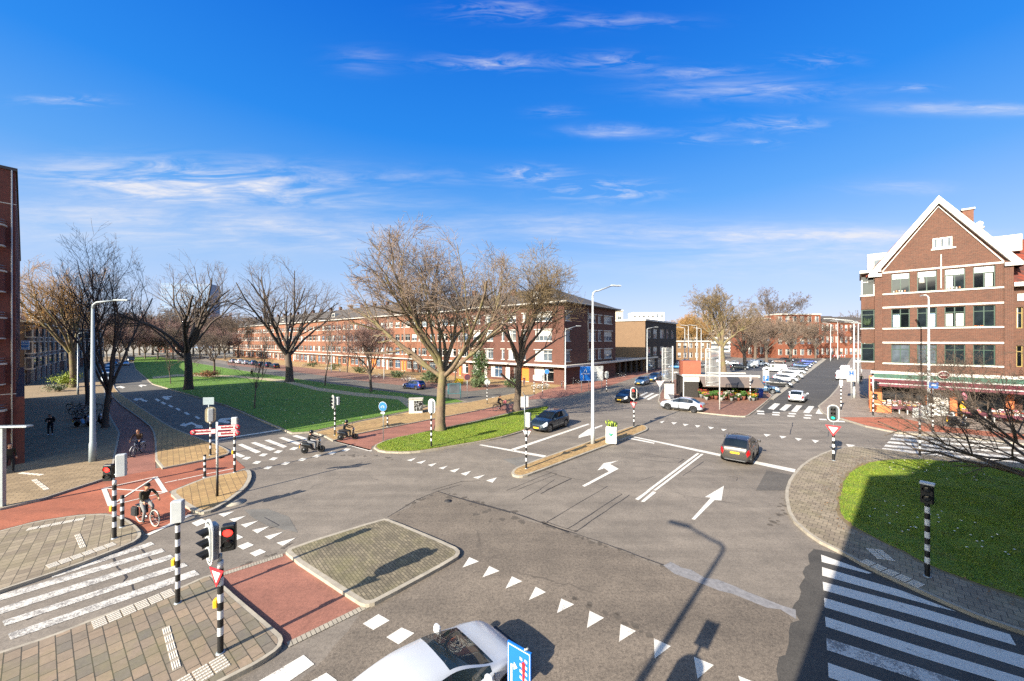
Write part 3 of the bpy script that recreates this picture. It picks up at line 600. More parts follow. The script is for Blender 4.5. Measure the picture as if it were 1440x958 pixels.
# ================= BUILDINGS =================
random.seed(11)
BR_OR = Mbrick('orange red brick', '9c5a38', '864b2f', '8d7a68', big=.2); BR_DK = Mbrick('dark red brick', '6b3a2b', '55301f', '6f6054', big=.3)
BR_GB = Mbrick('purple red brick', '78452f', '5c3425', '84725f', .24, .075, big=.22); BR_LB = Mbrick('deep red brick', '94493a', '7c3c30', '6a5247', big=.2)
BR_BK = Mbrick('brown black brick', '4a4036', '3b332b', '5c5348', big=.2); BR_TAN = Mbrick('tan brick', 'a88157', '94704b', '8d7a63', big=.15); BR_FAR = Mbrick('far red brick', 'a0502f', '8f472b', '9c7a62', big=.15)
BR_SH = Mbrick('brown row brick', '6a4a38', '594032', '6d5d50', big=.3)
ROOF = M('roof tiles grey', '3f3a35', .8, .3, 3, bmp=.6); ROOF_R = Mbrick('roof tiles red', 'a9482c', '5a3b34', '3c2a24', .3, .34, big=.35); FLAT = M('bitumen roof', '6d6a66', .8, .25, .6)
TRIM = M('white trim', 'b2aea5', .55, .08, 2); TRIM_G = M('grey stone trim', 'b9b2a4', .7, .15, 3); CONC = M('concrete', 'a39d92', .8, .2, 2)
FR_W = M('white window frame', 'bcbab4', .45, .05); FR_G = M('dark green window frame', '1f3a2c', .4, .1); FR_B = M('brown frame', '4a3a2c', .5, .1)
GL = [Mglass('glass dark', '1b2226'), Mglass('glass blue', '31475c', .03, .8), Mglass('glass grey', '4a5258', .05), Mglass('glass black', '0d1114', .05)]
CURT = M('curtain', 'a5a29a', .75, .1, 5); DOOR_O = M('orange door', 'c46a24', .5, .12); DOOR_D = M('dark door', '3a3430', .45, .15); DOOR_W = M('white door', 'd8d5cd', .5, .06)
WC = {}
def window(par, x, z, w, h, style='two', y=.14, frame=None, glass=None, curt=None, name='window', rz=0, top=.28):
    frame = frame or FR_W; gi = glass if glass is not None else random.choice((0, 0, 1, 2, 3))
    cu = curt if curt is not None else random.random() < .25
    w, h = round(w, 2), round(h, 2); key = (w, h, style, frame.name, gi, cu, top)
    if key not in WC:
        f = .075; mb = MB(); d = .07
        mb.bx(0, 0, 0, f, d, h, frame); mb.bx(w - f, 0, 0, w, d, h, frame); mb.bx(f, 0, 0, w - f, d, f, frame); mb.bx(f, 0, h - f, w - f, d, h, frame)
        cols = {'one': 1, 'two': 2, 'three': 3, 'door': 1, 'four': 4}[style]
        for i in range(1, cols): mb.bx(w * i / cols - f / 2, .004, f, w * i / cols + f / 2, d - .004, h - f, frame)
        if top and style != 'door': mb.bx(f, .008, h * (1 - top) - f / 2, w - f, d - .008, h * (1 - top) + f / 2, frame)
        fm = mb.mesh(name); mb = MB(); mb.bx(f * .5, .04, f * .5, w - f * .5, .06, h - f * .5, GL[gi] if style != 'door' else (DOOR_O, DOOR_D, DOOR_W, DOOR_D)[gi])
        pm = mb.mesh('pane'); cm = None
        if cu and style != 'door':
            mb = MB(); k = random.choice((0, 1, 2))
            if k == 0: mb.bx(f, .028, f, w * .33, .038, h - f, CURT)
            elif k == 1: mb.bx(f, .028, h * .45, w - f, .038, h - f, CURT)
            else: mb.bx(f, .028, f, w * .5, .038, h - f, CURT)
            cm = mb.mesh('curtain')
        WC[key] = (fm, pm, cm)
    fm, pm, cm = WC[key]
    ca, sa = math.cos(rz), math.sin(rz)
    o = obj(name, fm, par, (x - y * sa if rz else x, y * ca if rz else y, z), rz)
    obj('pane' if style != 'door' else 'door_panel', pm, o)
    if cm: obj('curtain', cm, o)
    return o
def win_side(par, x, y, z, w, h, style='two', **k):
    """window in a wall facing local +x at plane x (opening runs along +y)"""
    o = window(par, 0, z, w, h, style, y=0, **k); o.location = (x - k.get('y', .14), y, z); o.rotation_euler.z = R(90); return o
def side_facade(mb, x, y0, D, H, holes, mat, depth=.18, z0=0):
    """wall facing local +x; holes are (y0, z0, y1, z1)"""
    t = MB(); t.facade(D, H, holes, mat, depth, 0, None, 0, z0)
    for m in t.mats: mb.mi(m)
    mb.add([(x - b, y0 + a, c) for a, b, c in t.v], t.f, mat)
def gable_roof(mb, x0, x1, y0, y1, ze, zr, mat, hip0=0, hip1=0, th=.2):
    ym = (y0 + y1) / 2
    A, B, C, D = (x0, y0, ze), (x1, y0, ze), (x1, y1, ze), (x0, y1, ze); E, Fp = (x0 + hip0, ym, zr), (x1 - hip1, ym, zr)
    dn = lambda p: (p[0], p[1], p[2] - th)
    mb.add([A, B, C, D, E, Fp, dn(A), dn(B), dn(C), dn(D)], [[0, 1, 5, 4], [2, 3, 4, 5], [1, 2, 5], [3, 0, 4], [6, 7, 1, 0], [7, 8, 2, 1], [8, 9, 3, 2], [9, 6, 0, 3], [9, 8, 7, 6]], mat)
RZ_T = math.atan2(-TU[1], -TU[0])               # terrace: local x runs right along the facade

# ---- long brick terrace behind the park: twelve houses and a corner block -----
HW, EAVE, RIDGE, HD = 14.6, 14.7, 18.6, 10.0
def terrace_house(s_left, label, variant):
    t = thing('terrace_house', label, 'house', TP(s_left), RZ_T, 'brick houses of the long terrace')
    brick = (BR_OR, Mbrick('orange red brick b', 'a6613c', '915333', '907c69', big=.2) if 'orange red brick b' not in MC else MC['orange red brick b'])[variant % 2]
    ups = [(.7, 2.7, 'two'), (3.5, 4.4, 'one'), (5.2, 7.3, 'two'), (8.0, 10.1, 'two'), (10.8, 11.6, 'one'), (12.2, 14.1, 'three')]
    gr = [(.6, 2.9, .7, 2.8, 'two'), (3.3, 4.3, .05, 2.7, 'door'), (4.6, 5.5, .05, 2.7, 'door'), (6.0, 8.0, .7, 2.8, 'three'), (8.5, 10.4, .7, 2.8, 'two'), (10.9, 11.8, .05, 2.7, 'door'), (12.2, 14.1, .7, 2.8, 'two')]
    holes = [(a, c, b, d) for a, b, c, d, _ in gr]
    for z in (4.4, 7.9, 11.5): holes += [(a, z, b, z + (1.75 if z < 11 else 1.5)) for a, b, _ in ups]
    mb = MB(); mb.facade(HW, EAVE, holes, brick); mb.add([(0, HD, 0), (HW, HD, 0), (HW, HD, EAVE), (0, HD, EAVE)], [[1, 0, 3, 2]], brick)
    mb.add([(0, 0, 0), (0, HD, 0), (0, HD, EAVE), (0, 0, EAVE)], [[1, 0, 3, 2]], brick); mb.add([(HW, 0, 0), (HW, HD, 0), (HW, HD, EAVE), (HW, 0, EAVE)], [[0, 1, 2, 3]], brick)
    mb.build('wall', t)
    for a, b, c, d, st in gr: window(t, a, c, b - a, d - c, st, name='door' if st == 'door' else 'window')
    for z in (4.4, 7.9, 11.5):
        for a, b, st in ups: window(t, a, z, b - a, 1.75 if z < 11 else 1.5, st)
    for z in (4.4, 7.9, 11.5):
        for a, b, st in ups: MB().bx(a - .12, -.09, z - .13, b + .12, .01, z, TRIM).build('window_ledge', t)
    MB().box((HW / 2, -.35, 3.35), (HW, .75, .24), TRIM).build('canopy', t)
    r = MB(); gable_roof(r, 0, HW, -.55, HD, EAVE + .02, RIDGE, ROOF, 0, 0); ro = r.build('roof', t)
    MB().box((HW / 2, -.62, EAVE + .02), (HW, .22, .22), TRIM).build('gutter', t)
    for cx in (3.6, 11.1): MB().box((cx, HD / 2, RIDGE + .3), (1.1, .7, 1.6), BR_DK).build('chimney', ro)
    if variant % 3 == 1: MB().box((7.2, 1.7, 16.4), (2.2, 1.8, 1.2), TRIM).bx(6.3, .78, 16.0, 8.1, .81, 16.8, GL[0]).build('dormer', ro)
    for x in (4.9, 11.9): MB().tube([(x, -.06, 3.5), (x, -.06, EAVE)], .05, TRIM, 6).build('downpipe', t)
    return t
labs = ['terrace house joined to the dark corner block behind the leaning tree', 'terrace house with evergreen climber at its door and yellow bench', 'terrace house behind the biggest bare tree in the median', 'terrace house behind the parked blue car', 'terrace house behind the small brown bushy tree in the park',
        'terrace house left of the one behind the brown bushy tree, thin lamp post before it', 'terrace house facing the right half of the tall wide tree in the park', 'terrace house facing the left half of the tall wide tree in the park', 'terrace house behind the row of dark parked cars', 'terrace house third from the far left end of the long terrace', 'terrace house second from the far left end of the long terrace', 'terrace house at the far left end of the long terrace']
for i in range(12): terrace_house(24 + HW * (i + 1), labs[i], i)

# corner block
def corner_block():
    Wc, Dc, E = 24.0, 22.0, 14.9
    t = thing('corner_apartment_block', 'dark red brick corner block with hipped grey roof and white canopy along both sides', 'apartment block', TP(24), RZ_T)
    ups = [(1.0, 3.2, 'two'), (4.6, 6.9, 'three'), (9.2, 10.0, 'one'), (11.0, 13.0, 'two'), (14.6, 15.4, 'one'), (17.6, 21.4, 'four')]
    gr = [(1.0, 3.4, .7, 2.8, 'two'), (4.2, 5.2, .05, 2.7, 'door'), (6.2, 9.4, .5, 2.8, 'three'), (10.2, 11.4, .05, 2.7, 'door'), (12.4, 13.4, .05, 2.7, 'door'), (14.2, 16.2, .05, 2.9, 'door'), (17.4, 21.8, .4, 2.9, 'three')]
    rows = ((4.2, 2.0), (7.9, 2.1), (11.6, 1.6))
    holes = [(a, c, b, d) for a, b, c, d, _ in gr] + [(a, z, b, z + h) for z, h in rows for a, b, _ in ups]
    sw = [(.5, 2.3, 'one'), (9.4, 12.4, 'two'), (13.4, 15.0, 'one'), (16.2, 20.2, 'three')]
    sh = [(a, z, b, z + h) for z, h in rows for a, b, _ in sw]
    mb = MB(); mb.facade(Wc, E, holes, BR_OR if False else Mbrick('corner brick', '7d4432', '683627', '756253', big=.25))
    side_facade(mb, Wc, 0, Dc, E, sh, MC['corner brick'])
    mb.add([(0, 0, 0), (0, Dc, 0), (0, Dc, E), (0, 0, E)], [[1, 0, 3, 2]], BR_DK); mb.add([(0, Dc, 0), (Wc, Dc, 0), (Wc, Dc, E), (0, Dc, E)], [[1, 0, 3, 2]], BR_TAN)
    mb.build('wall', t)
    for a, b, c, d, st in gr: window(t, a, c, b - a, d - c, st, name='door' if st == 'door' else 'window', glass=0 if a == 14.2 else None)
    for z, h in rows:
        for a, b, st in ups: window(t, a, z, b - a, h, st, curt=True, glass=2)
        for a, b, st in sw: win_side(t, Wc, a, z, b - a, h, st, curt=True, glass=1)
    for z, h in rows:
        for a, b, _ in ups: MB().bx(a - .2, -.14, z + h + .02, b + .2, .01, z + h + .16, TRIM).build('lintel', t); MB().bx(a - .1, -.08, z - .12, b + .1, .01, z, TRIM).build('window_ledge', t)
        for a, b, _ in sw: MB().bx(Wc - .01, a - .2, z + h + .02, Wc + .14, b + .2, z + h + .16, TRIM).build('lintel', t); MB().bx(Wc - .01, a - .1, z - .12, Wc + .08, b + .1, z, TRIM).build('window_ledge', t)
    mb = MB(); mb.bx(0, -1.1, 3.25, Wc + 1.1, .05, 3.6, TRIM); mb.bx(Wc - .02, .06, 3.24, Wc + 1.1, 48, 3.59, TRIM_G); mb.build('canopy', t)
    mb = MB()
    for yy in (24, 27.5, 31, 34.5, 38, 41.5, 45): mb.bx(Wc - .4, yy, 0, Wc - .02, yy + 1.0, 3.22, BR_BK)
    mb.bx(Wc - 6, 23, 0, Wc - 5.6, 47, 3.22, M('arcade back', '8a5c48', .8, .2)); mb.bx(Wc - 6, 22.1, 3.23, Wc - .03, 47.8, 3.5, FLAT); mb.build('arcade', t)
    r = MB(); gable_roof(r, -.0, Wc + .9, -.9, Dc + .9, E + .02, E + 4.6, ROOF, 0, 11.0, .25)
    ro = r.build('roof', t)
    for x, y in ((6, 8), (14.5, 5.5)): MB().box((x, y, E + 3.6), (1.0, .7, 2.2), BR_DK).build('chimney', ro)
    MB().box((15.8, 3.2, E + 2.0), (1.5, 1.3, 1.5), TRIM).build('dormer', ro)
    mb = MB(); mb.bx(0, -1.02, E - .05, Wc + 1.0, -.88, E + .14, TRIM); mb.bx(Wc + .88, -.87, E - .05, Wc + 1.02, Dc + .9, E + .14, TRIM); mb.build('gutter', t)
    MB().tube([(Wc + .06, 8.9, 3.6), (Wc + .06, 8.9, E)], .06, TRIM, 6).build('downpipe', t)
    return t
corner_block()

# dark flat-roofed block with a tan end wall beyond the arcade
def flat_block():
    t = thing('flat_roofed_block', 'three storey brown black brick block with tan end wall and flat white edged roof', 'apartment block', TP(10.5, 39.5), RZ_T)
    Wb, Db, H = 11.0, 28.0, 13.2
    sw = [(.8, 4.4, 'two'), (6.2, 9.6, 'three'), (12.0, 16.0, 'three'), (18.0, 20.0, 'one'), (22.8, 25.2, 'one')]
    rows = ((3.9, 2.4), (8.6, 2.6))
    holes = [(a, z, b, z + h) for z, h in rows for a, b, _ in sw] + [(1, .2, 8, 3.0), (10, .2, 14, 3.0), (16, .2, 19, 3.0)]
    mb = MB(); side_facade(mb, Wb, 0, Db, H, holes, BR_BK)
    mb.add([(0, 0, 0), (Wb, 0, 0), (Wb, 0, H), (0, 0, H)], [[0, 1, 2, 3]], Mbrick('tan end wall', '9c7a58', '8a6a4a', '85745f', big=.15))
    mb.add([(0, 0, 0), (0, Db, 0), (0, Db, H), (0, 0, H)], [[1, 0, 3, 2]], BR_TAN); mb.add([(0, Db, 0), (Wb, Db, 0), (Wb, Db, H), (0, Db, H)], [[1, 0, 3, 2]], BR_TAN)
    mb.build('wall', t)
    for z, h in rows:
        for a, b, st in sw: win_side(t, Wb, a, z, b - a, h, st, curt=True, glass=1)
    for a, b, st in ((1, 8, 'four'), (10, 14, 'three'), (16, 19, 'two')): win_side(t, Wb, a, .2, b - a, 2.8, st, glass=2, name='shop_window')
    MB().bx(-.3, -.3, H, Wb + .3, Db + .3, H + .45, TRIM).bx(0, 0, H + .45, Wb, Db, H + .5, FLAT).build('roof', t)
flat_block()

# ---- gabled corner house on the right ---------------------------------------
GU = (.73, -.683); GN_ = (.683, .73); GB0 = (42.2, 43.0); RZ_G = math.atan2(GU[1], GU[0])
def gt(px): r = (px - CX) / F; return (r * GB0[1] - GB0[0]) / (GU[0] + .683 * r)
def gwp(t, n=0): return (GB0[0] + GU[0] * t + GN_[0] * n, GB0[1] + GU[1] * t + GN_[1] * n)
def gable_house():
    Wg, Dg, E, RG = 9.7, 14.0, 15.9, 23.4
    t = thing('gabled_corner_house', 'tall brick corner house with steep white edged gable above a shop terrace', 'house', (*GB0, 0), RZ_G)
    cols = [(gt(a), gt(b)) for a, b in ((1253.4, 1279.5), (1289.7, 1317.4), (1328.3, 1357.5), (1368.5, 1399.8))]
    rows = ((5.47, 2.1), (9.43, 2.15), (13.38, 2.2))
    holes = [(a, z, b, z + h) for z, h in rows for a, b in cols] + [(.6, .35, 3.9, 3.5), (4.5, .1, 5.6, 3.3), (6.2, .35, 9.2, 3.5)]
    mb = MB(); mb.facade(Wg, E, holes, BR_GB, .22)
    c = Wg / 2
    sl = []
    mb.add([(0, 0, E), (Wg, 0, E), (c, 0, RG - .4)], [[0, 1, 2]], BR_GB)
    mb.add([(0, 0, 0), (0, Dg, 0), (0, Dg, E), (0, 0, E)], [[1, 0, 3, 2]], BR_GB); mb.add([(Wg, 0, 0), (Wg, Dg, 0), (Wg, Dg, E), (Wg, 0, E)], [[0, 1, 2, 3]], BR_GB)
    mb.add([(0, Dg, 0), (Wg, Dg, 0), (Wg, Dg, E), (c, Dg, RG - .4), (0, Dg, E)], [[0, 4, 3, 2, 1]], BR_GB)
    for x0, x1 in ((-.02, .62), (Wg - .55, Wg + .02)): mb.bx(x0, -.16, 3.9, x1, .0, E, BR_GB)
    mb.build('wall', t)
    k = 0
    for ri, (z, h) in enumerate(rows):
        for ci, (a, b) in enumerate(cols):
            w = window(t, a, z, b - a, h, 'two', y=.13, frame=FR_G, glass=(2, 2, 0, 0)[ci] if ri == 0 else (0, 3)[(ri + ci) % 2], curt=False, top=.27 if ri < 2 else .3)
            ww = b - a
            if ri == 2: MB().bx(.08, .0, h * .72, ww - .08, .035, h - .08, M('white blind', 'c0c4c6', .6, .05)).build('blind', w)
            if (ri, ci) in ((2, 3), (2, 2), (1, 2)):
                m = MB(); x0 = .1 if (ri, ci) != (2, 3) else ww * .55
                m.bx(x0, .01, .1, x0 + ww * .34, .034, h * .66, CURT)
                if ri == 1: m.bx(ww * .56, .01, .1, ww - .1, .034, h * .66, CURT)
                m.build('curtain', w)
            if (ri, ci) in ((1, 0), (1, 1)): MB().bx(ww * (.1 if ci == 0 else .55), .01, .1, ww * (.45 if ci == 0 else .92), .034, h * .68, M('pale blue blind', '9db9d6', .4, .08)).build('blind', w)
            if (ri, ci) == (2, 1): MB().lathe([(.28, .9), (.15, 1.5)], CURT, 10, (.35, .015, 0)).build('lamp_shade', w)
            if (ri, ci) in ((2, 0), (2, 2)):
                m = MB()
                for q in range(5): m.box((.2 + ww * .15 * q, .02, .17 + .03 * (q % 3)), (.1, .02, .15 + .06 * (q % 2)), (CURT, M('ornament', 'b56a3a', .6), CURT)[q % 3])
                m.build('sill_ornaments', w)
    mb = MB()
    for z, h in rows:
        mb.bx(.5, -.1, z - .16, Wg - .45, .02, z - .002, TRIM); mb.bx(.45, -.06, z + h + .1, Wg - .4, .02, z + h + .28, TRIM)
    mb.bx(-.35, -.3, 4.2, Wg + 9, .03, 4.5, TRIM)
    mb.build('stone_bands', t)
    mb = MB()
    for i in range(3):
        x = gt(1314.5 + 9.6 * i) - .16; w = .42
        mb.bx(x, -.05, 17.9, x + w, .02, 19.0, TRIM); mb.bx(x + .12, -.06, 18.0, x + w - .12, -.045, 18.9, GL[2])
    x = gt(1309); mb.bx(x, -.1, 17.72, x + 1.75, .02, 17.88, TRIM); mb.bx(gt(1322.6), -.04, 13.6, gt(1322.6) + .08, .02, 17.2, TRIM); mb.build('attic_window', t)
    # white barge boards and roof
    import math as _m
    mb = MB(); s = (RG - E) / (c + .5)
    for sg in (-1, 1):
        x0 = c + sg * (c + .55); z0 = E - .25
        outer = [(x0, z0), (c, RG + .05), (c, RG - .75), (x0 - sg * .62, z0 - .05)] if sg < 0 else [(x0, z0), (c, RG + .05), (c, RG - .75), (x0 - sg * .62, z0 - .05)]
        mb.plate(outer, -.45, -.003, TRIM)
        ins = [(x0 - sg * .95, z0 + .02), (c, RG - .98), (c, RG - 1.08), (x0 - sg * 1.06, z0 + .02)]
        mb.plate(ins, -.12, -.002, TRIM)
        mb.bx(x0 - sg * .0, -.4, E - .55, x0 - sg * 1.1, .0, E - .2, TRIM)
    mb.build('barge_board', t)
    r = MB(); p = [(-.75, E - .3), (c, RG + .03), (Wg + .75, E - .3)]
    th = .22
    for (xa, za), (xb, zb) in ((p[0], p[1]), (p[1], p[2])):
        r.add([(xa, -.02, za), (xb, -.02, zb), (xb, Dg + .3, zb), (xa, Dg + .3, za), (xa, -.02, za - th), (xb, -.02, zb - th), (xb, Dg + .3, zb - th), (xa, Dg + .3, za - th)], [[0, 1, 2, 3], [7, 6, 5, 4], [0, 4, 5, 1], [2, 6, 7, 3], [0, 3, 7, 4], [1, 5, 6, 2]], ROOF_R)
    ro = r.build('roof', t)
    MB().box((c + 2.7, 5.2, 21.4), (.8, .8, 2.4), Mbrick('chimney brick', '9a6046', '7f4c38', '7d6a5a')).box((c + 2.7, 5.2, 22.7), (1.0, 1.0, .2), CONC).build('chimney', ro)
    MB().lathe([(.22, 18.6), (.22, 20.2), (.36, 20.25), (.36, 20.45), (.2, 20.5), (.3, 20.9), (.05, 21.1)], TRIM, 12, (Wg - 1.4, 4.4, 0)).build('flue', ro)
    MB().bx(Wg - 1.8, 3.4, 17.3, Wg + 1.2, 5.6, 19.0, TRIM).build('dormer', ro)
    MB().bx(-.6, 3, 16, 1.4, 6.5, 18.6, TRIM).bx(-.62, 3.4, 17.0, -.6, 4.2, 17.9, GL[2]).bx(.0, 2.98, 17.0, .9, 3.0, 17.8, GL[2]).build('dormer', ro)
    # bay on the street side
    b = MB(); x0 = -1.15
    for z0, z1 in ((4.55, 5.5), (7.7, 9.4), (11.7, 13.3), (15.6, 15.9)): b.bx(x0, .9, z0, 0, 6.5, z1, BR_GB)
    for z0 in (5.42, 9.35, 13.25): b.bx(x0 - .1, .8, z0, 0, 6.6, z0 + .12, TRIM)
    bay = b.build('bay', t)
    for i, (z, h) in enumerate(((5.55, 2.1), (9.5, 2.15), (13.38, 2.2))):
        w = window(bay, x0, z, 1.13, h, 'one', y=.92, frame=FR_G if i < 2 else FR_W, glass=0, curt=False)
        w2 = window(bay, x0 + .02, z, 5.5, h, 'four', y=0, frame=FR_G if i < 2 else FR_W, glass=1, curt=False); w2.rotation_euler.z = R(-90); w2.location = (x0 + .03, 6.45, z)
        pl = MB(); pr = random.Random(i)
        for q in range(26): pl.tube([(.5, -.01, .3), (.5 + pr.uniform(-.4, .4), -.02, .5 + pr.uniform(0, .8))], [.03, .05], M('window plant', '14290a', .7, .3), 5)
        if i == 1: pl.build('house_plant', w)
    MB().bx(-1.3, -.35, 15.9, .5, 7.0, 16.2, TRIM).build('cornice', t)
    # shop front: openings, pillars, sign fascia, awning
    for a, b2 in ((.6, 3.9), (6.2, 9.2)): window(t, a, .35, b2 - a, 3.15, 'three', y=.2, frame=FR_B, glass=3, curt=False, name='shop_window')
    window(t, 4.5, .1, 1.1, 3.2, 'door', y=.2, frame=FR_W, glass=2, curt=False, name='shop_door')
    OR = M('orange tiled pier', 'b4622f', .6, .18, 4)
    for xa, xb in ((-.5, .55), (5.65, 6.15), (9.25, 9.75), (3.95, 4.45)): MB().bx(xa, -.14, 0, xb, -.004, 3.9, OR).build('shop_pier', t)
    MB().bx(-.1, -.34, 3.72, Wg + 8.6, -.14, 4.18, M('green fascia', '1f4a3a', .5, .12)).build('shop_fascia', t)
    aw = MB(); MAR = M('burgundy awning', '5c222c', .7, .15)
    L0, L1 = -.4, Wg + 8.4
    for ya, za, yb, zb, m in ((-.34, 3.72, -.62, 3.6, TRIM), (-.62, 3.6, -1.52, 3.25, MAR), (-1.52, 3.25, -1.75, 3.16, TRIM), (-1.75, 3.16, -1.77, 2.92, MAR)):
        aw.add([(L0, ya, za), (L1, ya, za), (L1, yb, zb), (L0, yb, zb), (L0, ya, za - .03), (L1, ya, za - .03), (L1, yb, zb - .03), (L0, yb, zb - .03)], [[3, 2, 1, 0], [4, 5, 6, 7], [0, 1, 5, 4], [2, 3, 7, 6], [0, 4, 7, 3], [1, 2, 6, 5]], m)
    aw.build('awning', t)
    sg = MB(); x = gt(1326); sg.lathe([(.001, -.62), (.42, -.62), (.44, -.55), (.42, -.5), (.001, -.5)], TRIM, 20, (x, 0, 4.35), 'y'); sg.lathe([(.001, -.63), (.36, -.63), (.36, -.621), (.001, -.621)], M('dark red sign', '5f2a2c', .5), 20, (x, 0, 4.35), 'y'); sg.bx(x - .24, -.645, 4.28, x + .24, -.632, 4.4, TRIM); sg.build('round_shop_sign', t)
    return t
gable_house()
def wing():
    t = thing('brick_wing', 'brick wing with red and black tiled roof right of the gabled house', 'house', (*gwp(9.74, .5), 0), RZ_G)
    Ww, D, E = 16, 11, 13.6
    cols = [(.25, .65, 'one'), (1.6, 3.4, 'two'), (4.6, 6.4, 'two'), (8, 9.8, 'two'), (11, 12.8, 'two')]
    rows = ((5.4, 2.1), (9.2, 2.1)); holes = [(a, z, b, z + h) for z, h in rows for a, b, _ in cols] + [(.6, .3, 4.4, 3.4), (5.2, .3, 8.6, 3.4)]
    MB().facade(Ww, E, holes, BR_GB).bx(Ww, 0, 0, Ww + .2, D, E, BR_GB).bx(0, D, 0, Ww, D + .2, E, BR_GB).build('wall', t)
    for z, h in rows:
        for a, b, st in cols: window(t, a, z, b - a, h, st, frame=M('ochre frame', '7d6a34', .6) if st == 'one' else FR_G)
    for a, b in ((.6, 4.4), (5.2, 8.6)): window(t, a, .3, b - a, 3.1, 'three', frame=FR_B, glass=3, curt=False, name='shop_window')
    r = MB(); gable_roof(r, 0, Ww, -.4, D, E + .02, E + 5.2, ROOF_R); r.build('roof', t)
    MB().bx(0, -.75, E - .3, Ww, -.4, E + .1, TRIM).bx(.3, -.1, 11.9, 1.0, -.002, 12.6, TRIM).build('gutter', t)
wing()

# ---- brick flats on the left edge, with rounded balconies --------------------
def left_flats():
    C0 = (-31.55, 23.5); d = (.604, .797); Wl, Dl, H = 24.0, 44.0, 18.75
    t = thing('brick_flats', 'tall deep red brick flats with rounded balconies at the left edge', 'apartment block', (C0[0] - d[0] * Wl, C0[1] - d[1] * Wl, 0), math.atan2(d[1], d[0]))
    side = [(a, z, a + 1.8, z + 1.6) for z in (4.2, 7.1, 10.0, 12.9, 15.8) for a in (4, 9, 14, 19, 24, 29, 34, 39)]
    mb = MB(); hol = [(Wl - 5, z, Wl - 1.0, z + 1.55) for z in (3.75, 6.65, 9.5, 12.4, 15.3)]
    mb.facade(Wl, H, hol, BR_LB, 1.4); side_facade(mb, Wl, 0, Dl, H, side, BR_LB)
    mb.bx(0, 0, H - .01, Wl, Dl, H + .02, FLAT); mb.add([(0, 0, 0), (0, Dl, 0), (0, Dl, H), (0, 0, H)], [[1, 0, 3, 2]], BR_LB); mb.add([(0, Dl, 0), (Wl, Dl, 0), (Wl, Dl, H), (0, Dl, H)], [[1, 0, 3, 2]], BR_LB)
    for (a, z, b, z1) in hol: mb.add([(a, 1.4, z), (b, 1.4, z), (b, 1.4, z1), (a, 1.4, z1)], [[0, 1, 2, 3]], GL[0])
    mb.build('wall', t)
    for (a, z, b, z1) in side: win_side(t, Wl, a, z, b - a, z1 - z, 'two', glass=0)
    for z in (3.7, 6.6, 9.45, 12.35, 15.2):
        pts = []
        for i in range(13):
            a = R(180 * i / 12); pts.append((Wl - 3.2 - math.cos(a) * 2.85, -.02 - math.sin(a) ** .6 * .95 if 0 < i < 12 else 0))
        b = MB(); b.prism(pts, z - 1.28, z - .1, BR_LB); bo = b.build('balcony', t)
        MB().prism([(x + (.05 if x > Wl - 3.2 else -.05), y * 1.12) for x, y in pts], z - .1, z, TRIM_G).build('coping', bo)
        MB().prism([(x * 1, y * 1.05) for x, y in pts], z - 1.36, z - 1.282, TRIM).build('soffit', bo)
        m = MB()
        for k in (.15, .3): m.tube([(x, y * .8, z + k) for x, y in pts], .02, M('grey metal', '7d868c', .4, .05, 3, .6), 5)
        m.build('railing', bo)
    mb = MB(); mb.tube([(Wl - .14, -.06, 0), (Wl - .14, -.06, H)], .04, TRIM, 6); mb.build('downpipe', t)
    mb = MB()
    for z in (4.6, 16.6): mb.bx(Wl - .7, -.03, z, Wl + .03, .01, z + .05, TRIM_G)
    mb.bx(0, -.08, H, Wl + .08, .1, H + .18, M('roof edge', '3f3733', .6)); mb.bx(Wl - .1, .11, H, Wl + .08, Dl, H + .18, MC['roof edge']); mb.build('stone_bands', t)
    MB().bx(Wl + .002, 0, .1, Wl + .35, 44, 4.4, BR_LB).build('plinth', t)
left_flats()
s = thing('hanging_sign', 'small light blue and white sign sticking out from the brick flats', 'sign', (-39.75, 30.2, 7.25), R(20)); s.scale = (.45, .45, .5)
MB().bx(-.5, -.05, 0, .5, .05, 1.5, M('sign pale', 'dcecf6', .5, .03)).build('panel', s)
MB().bx(-.5, -.056, .98, .5, -.05, 1.08, M('sign blue', '3f9ad8', .5)).bx(-.5, -.056, .46, .5, -.05, .72, MC['sign blue']).build('blue_stripes', s)

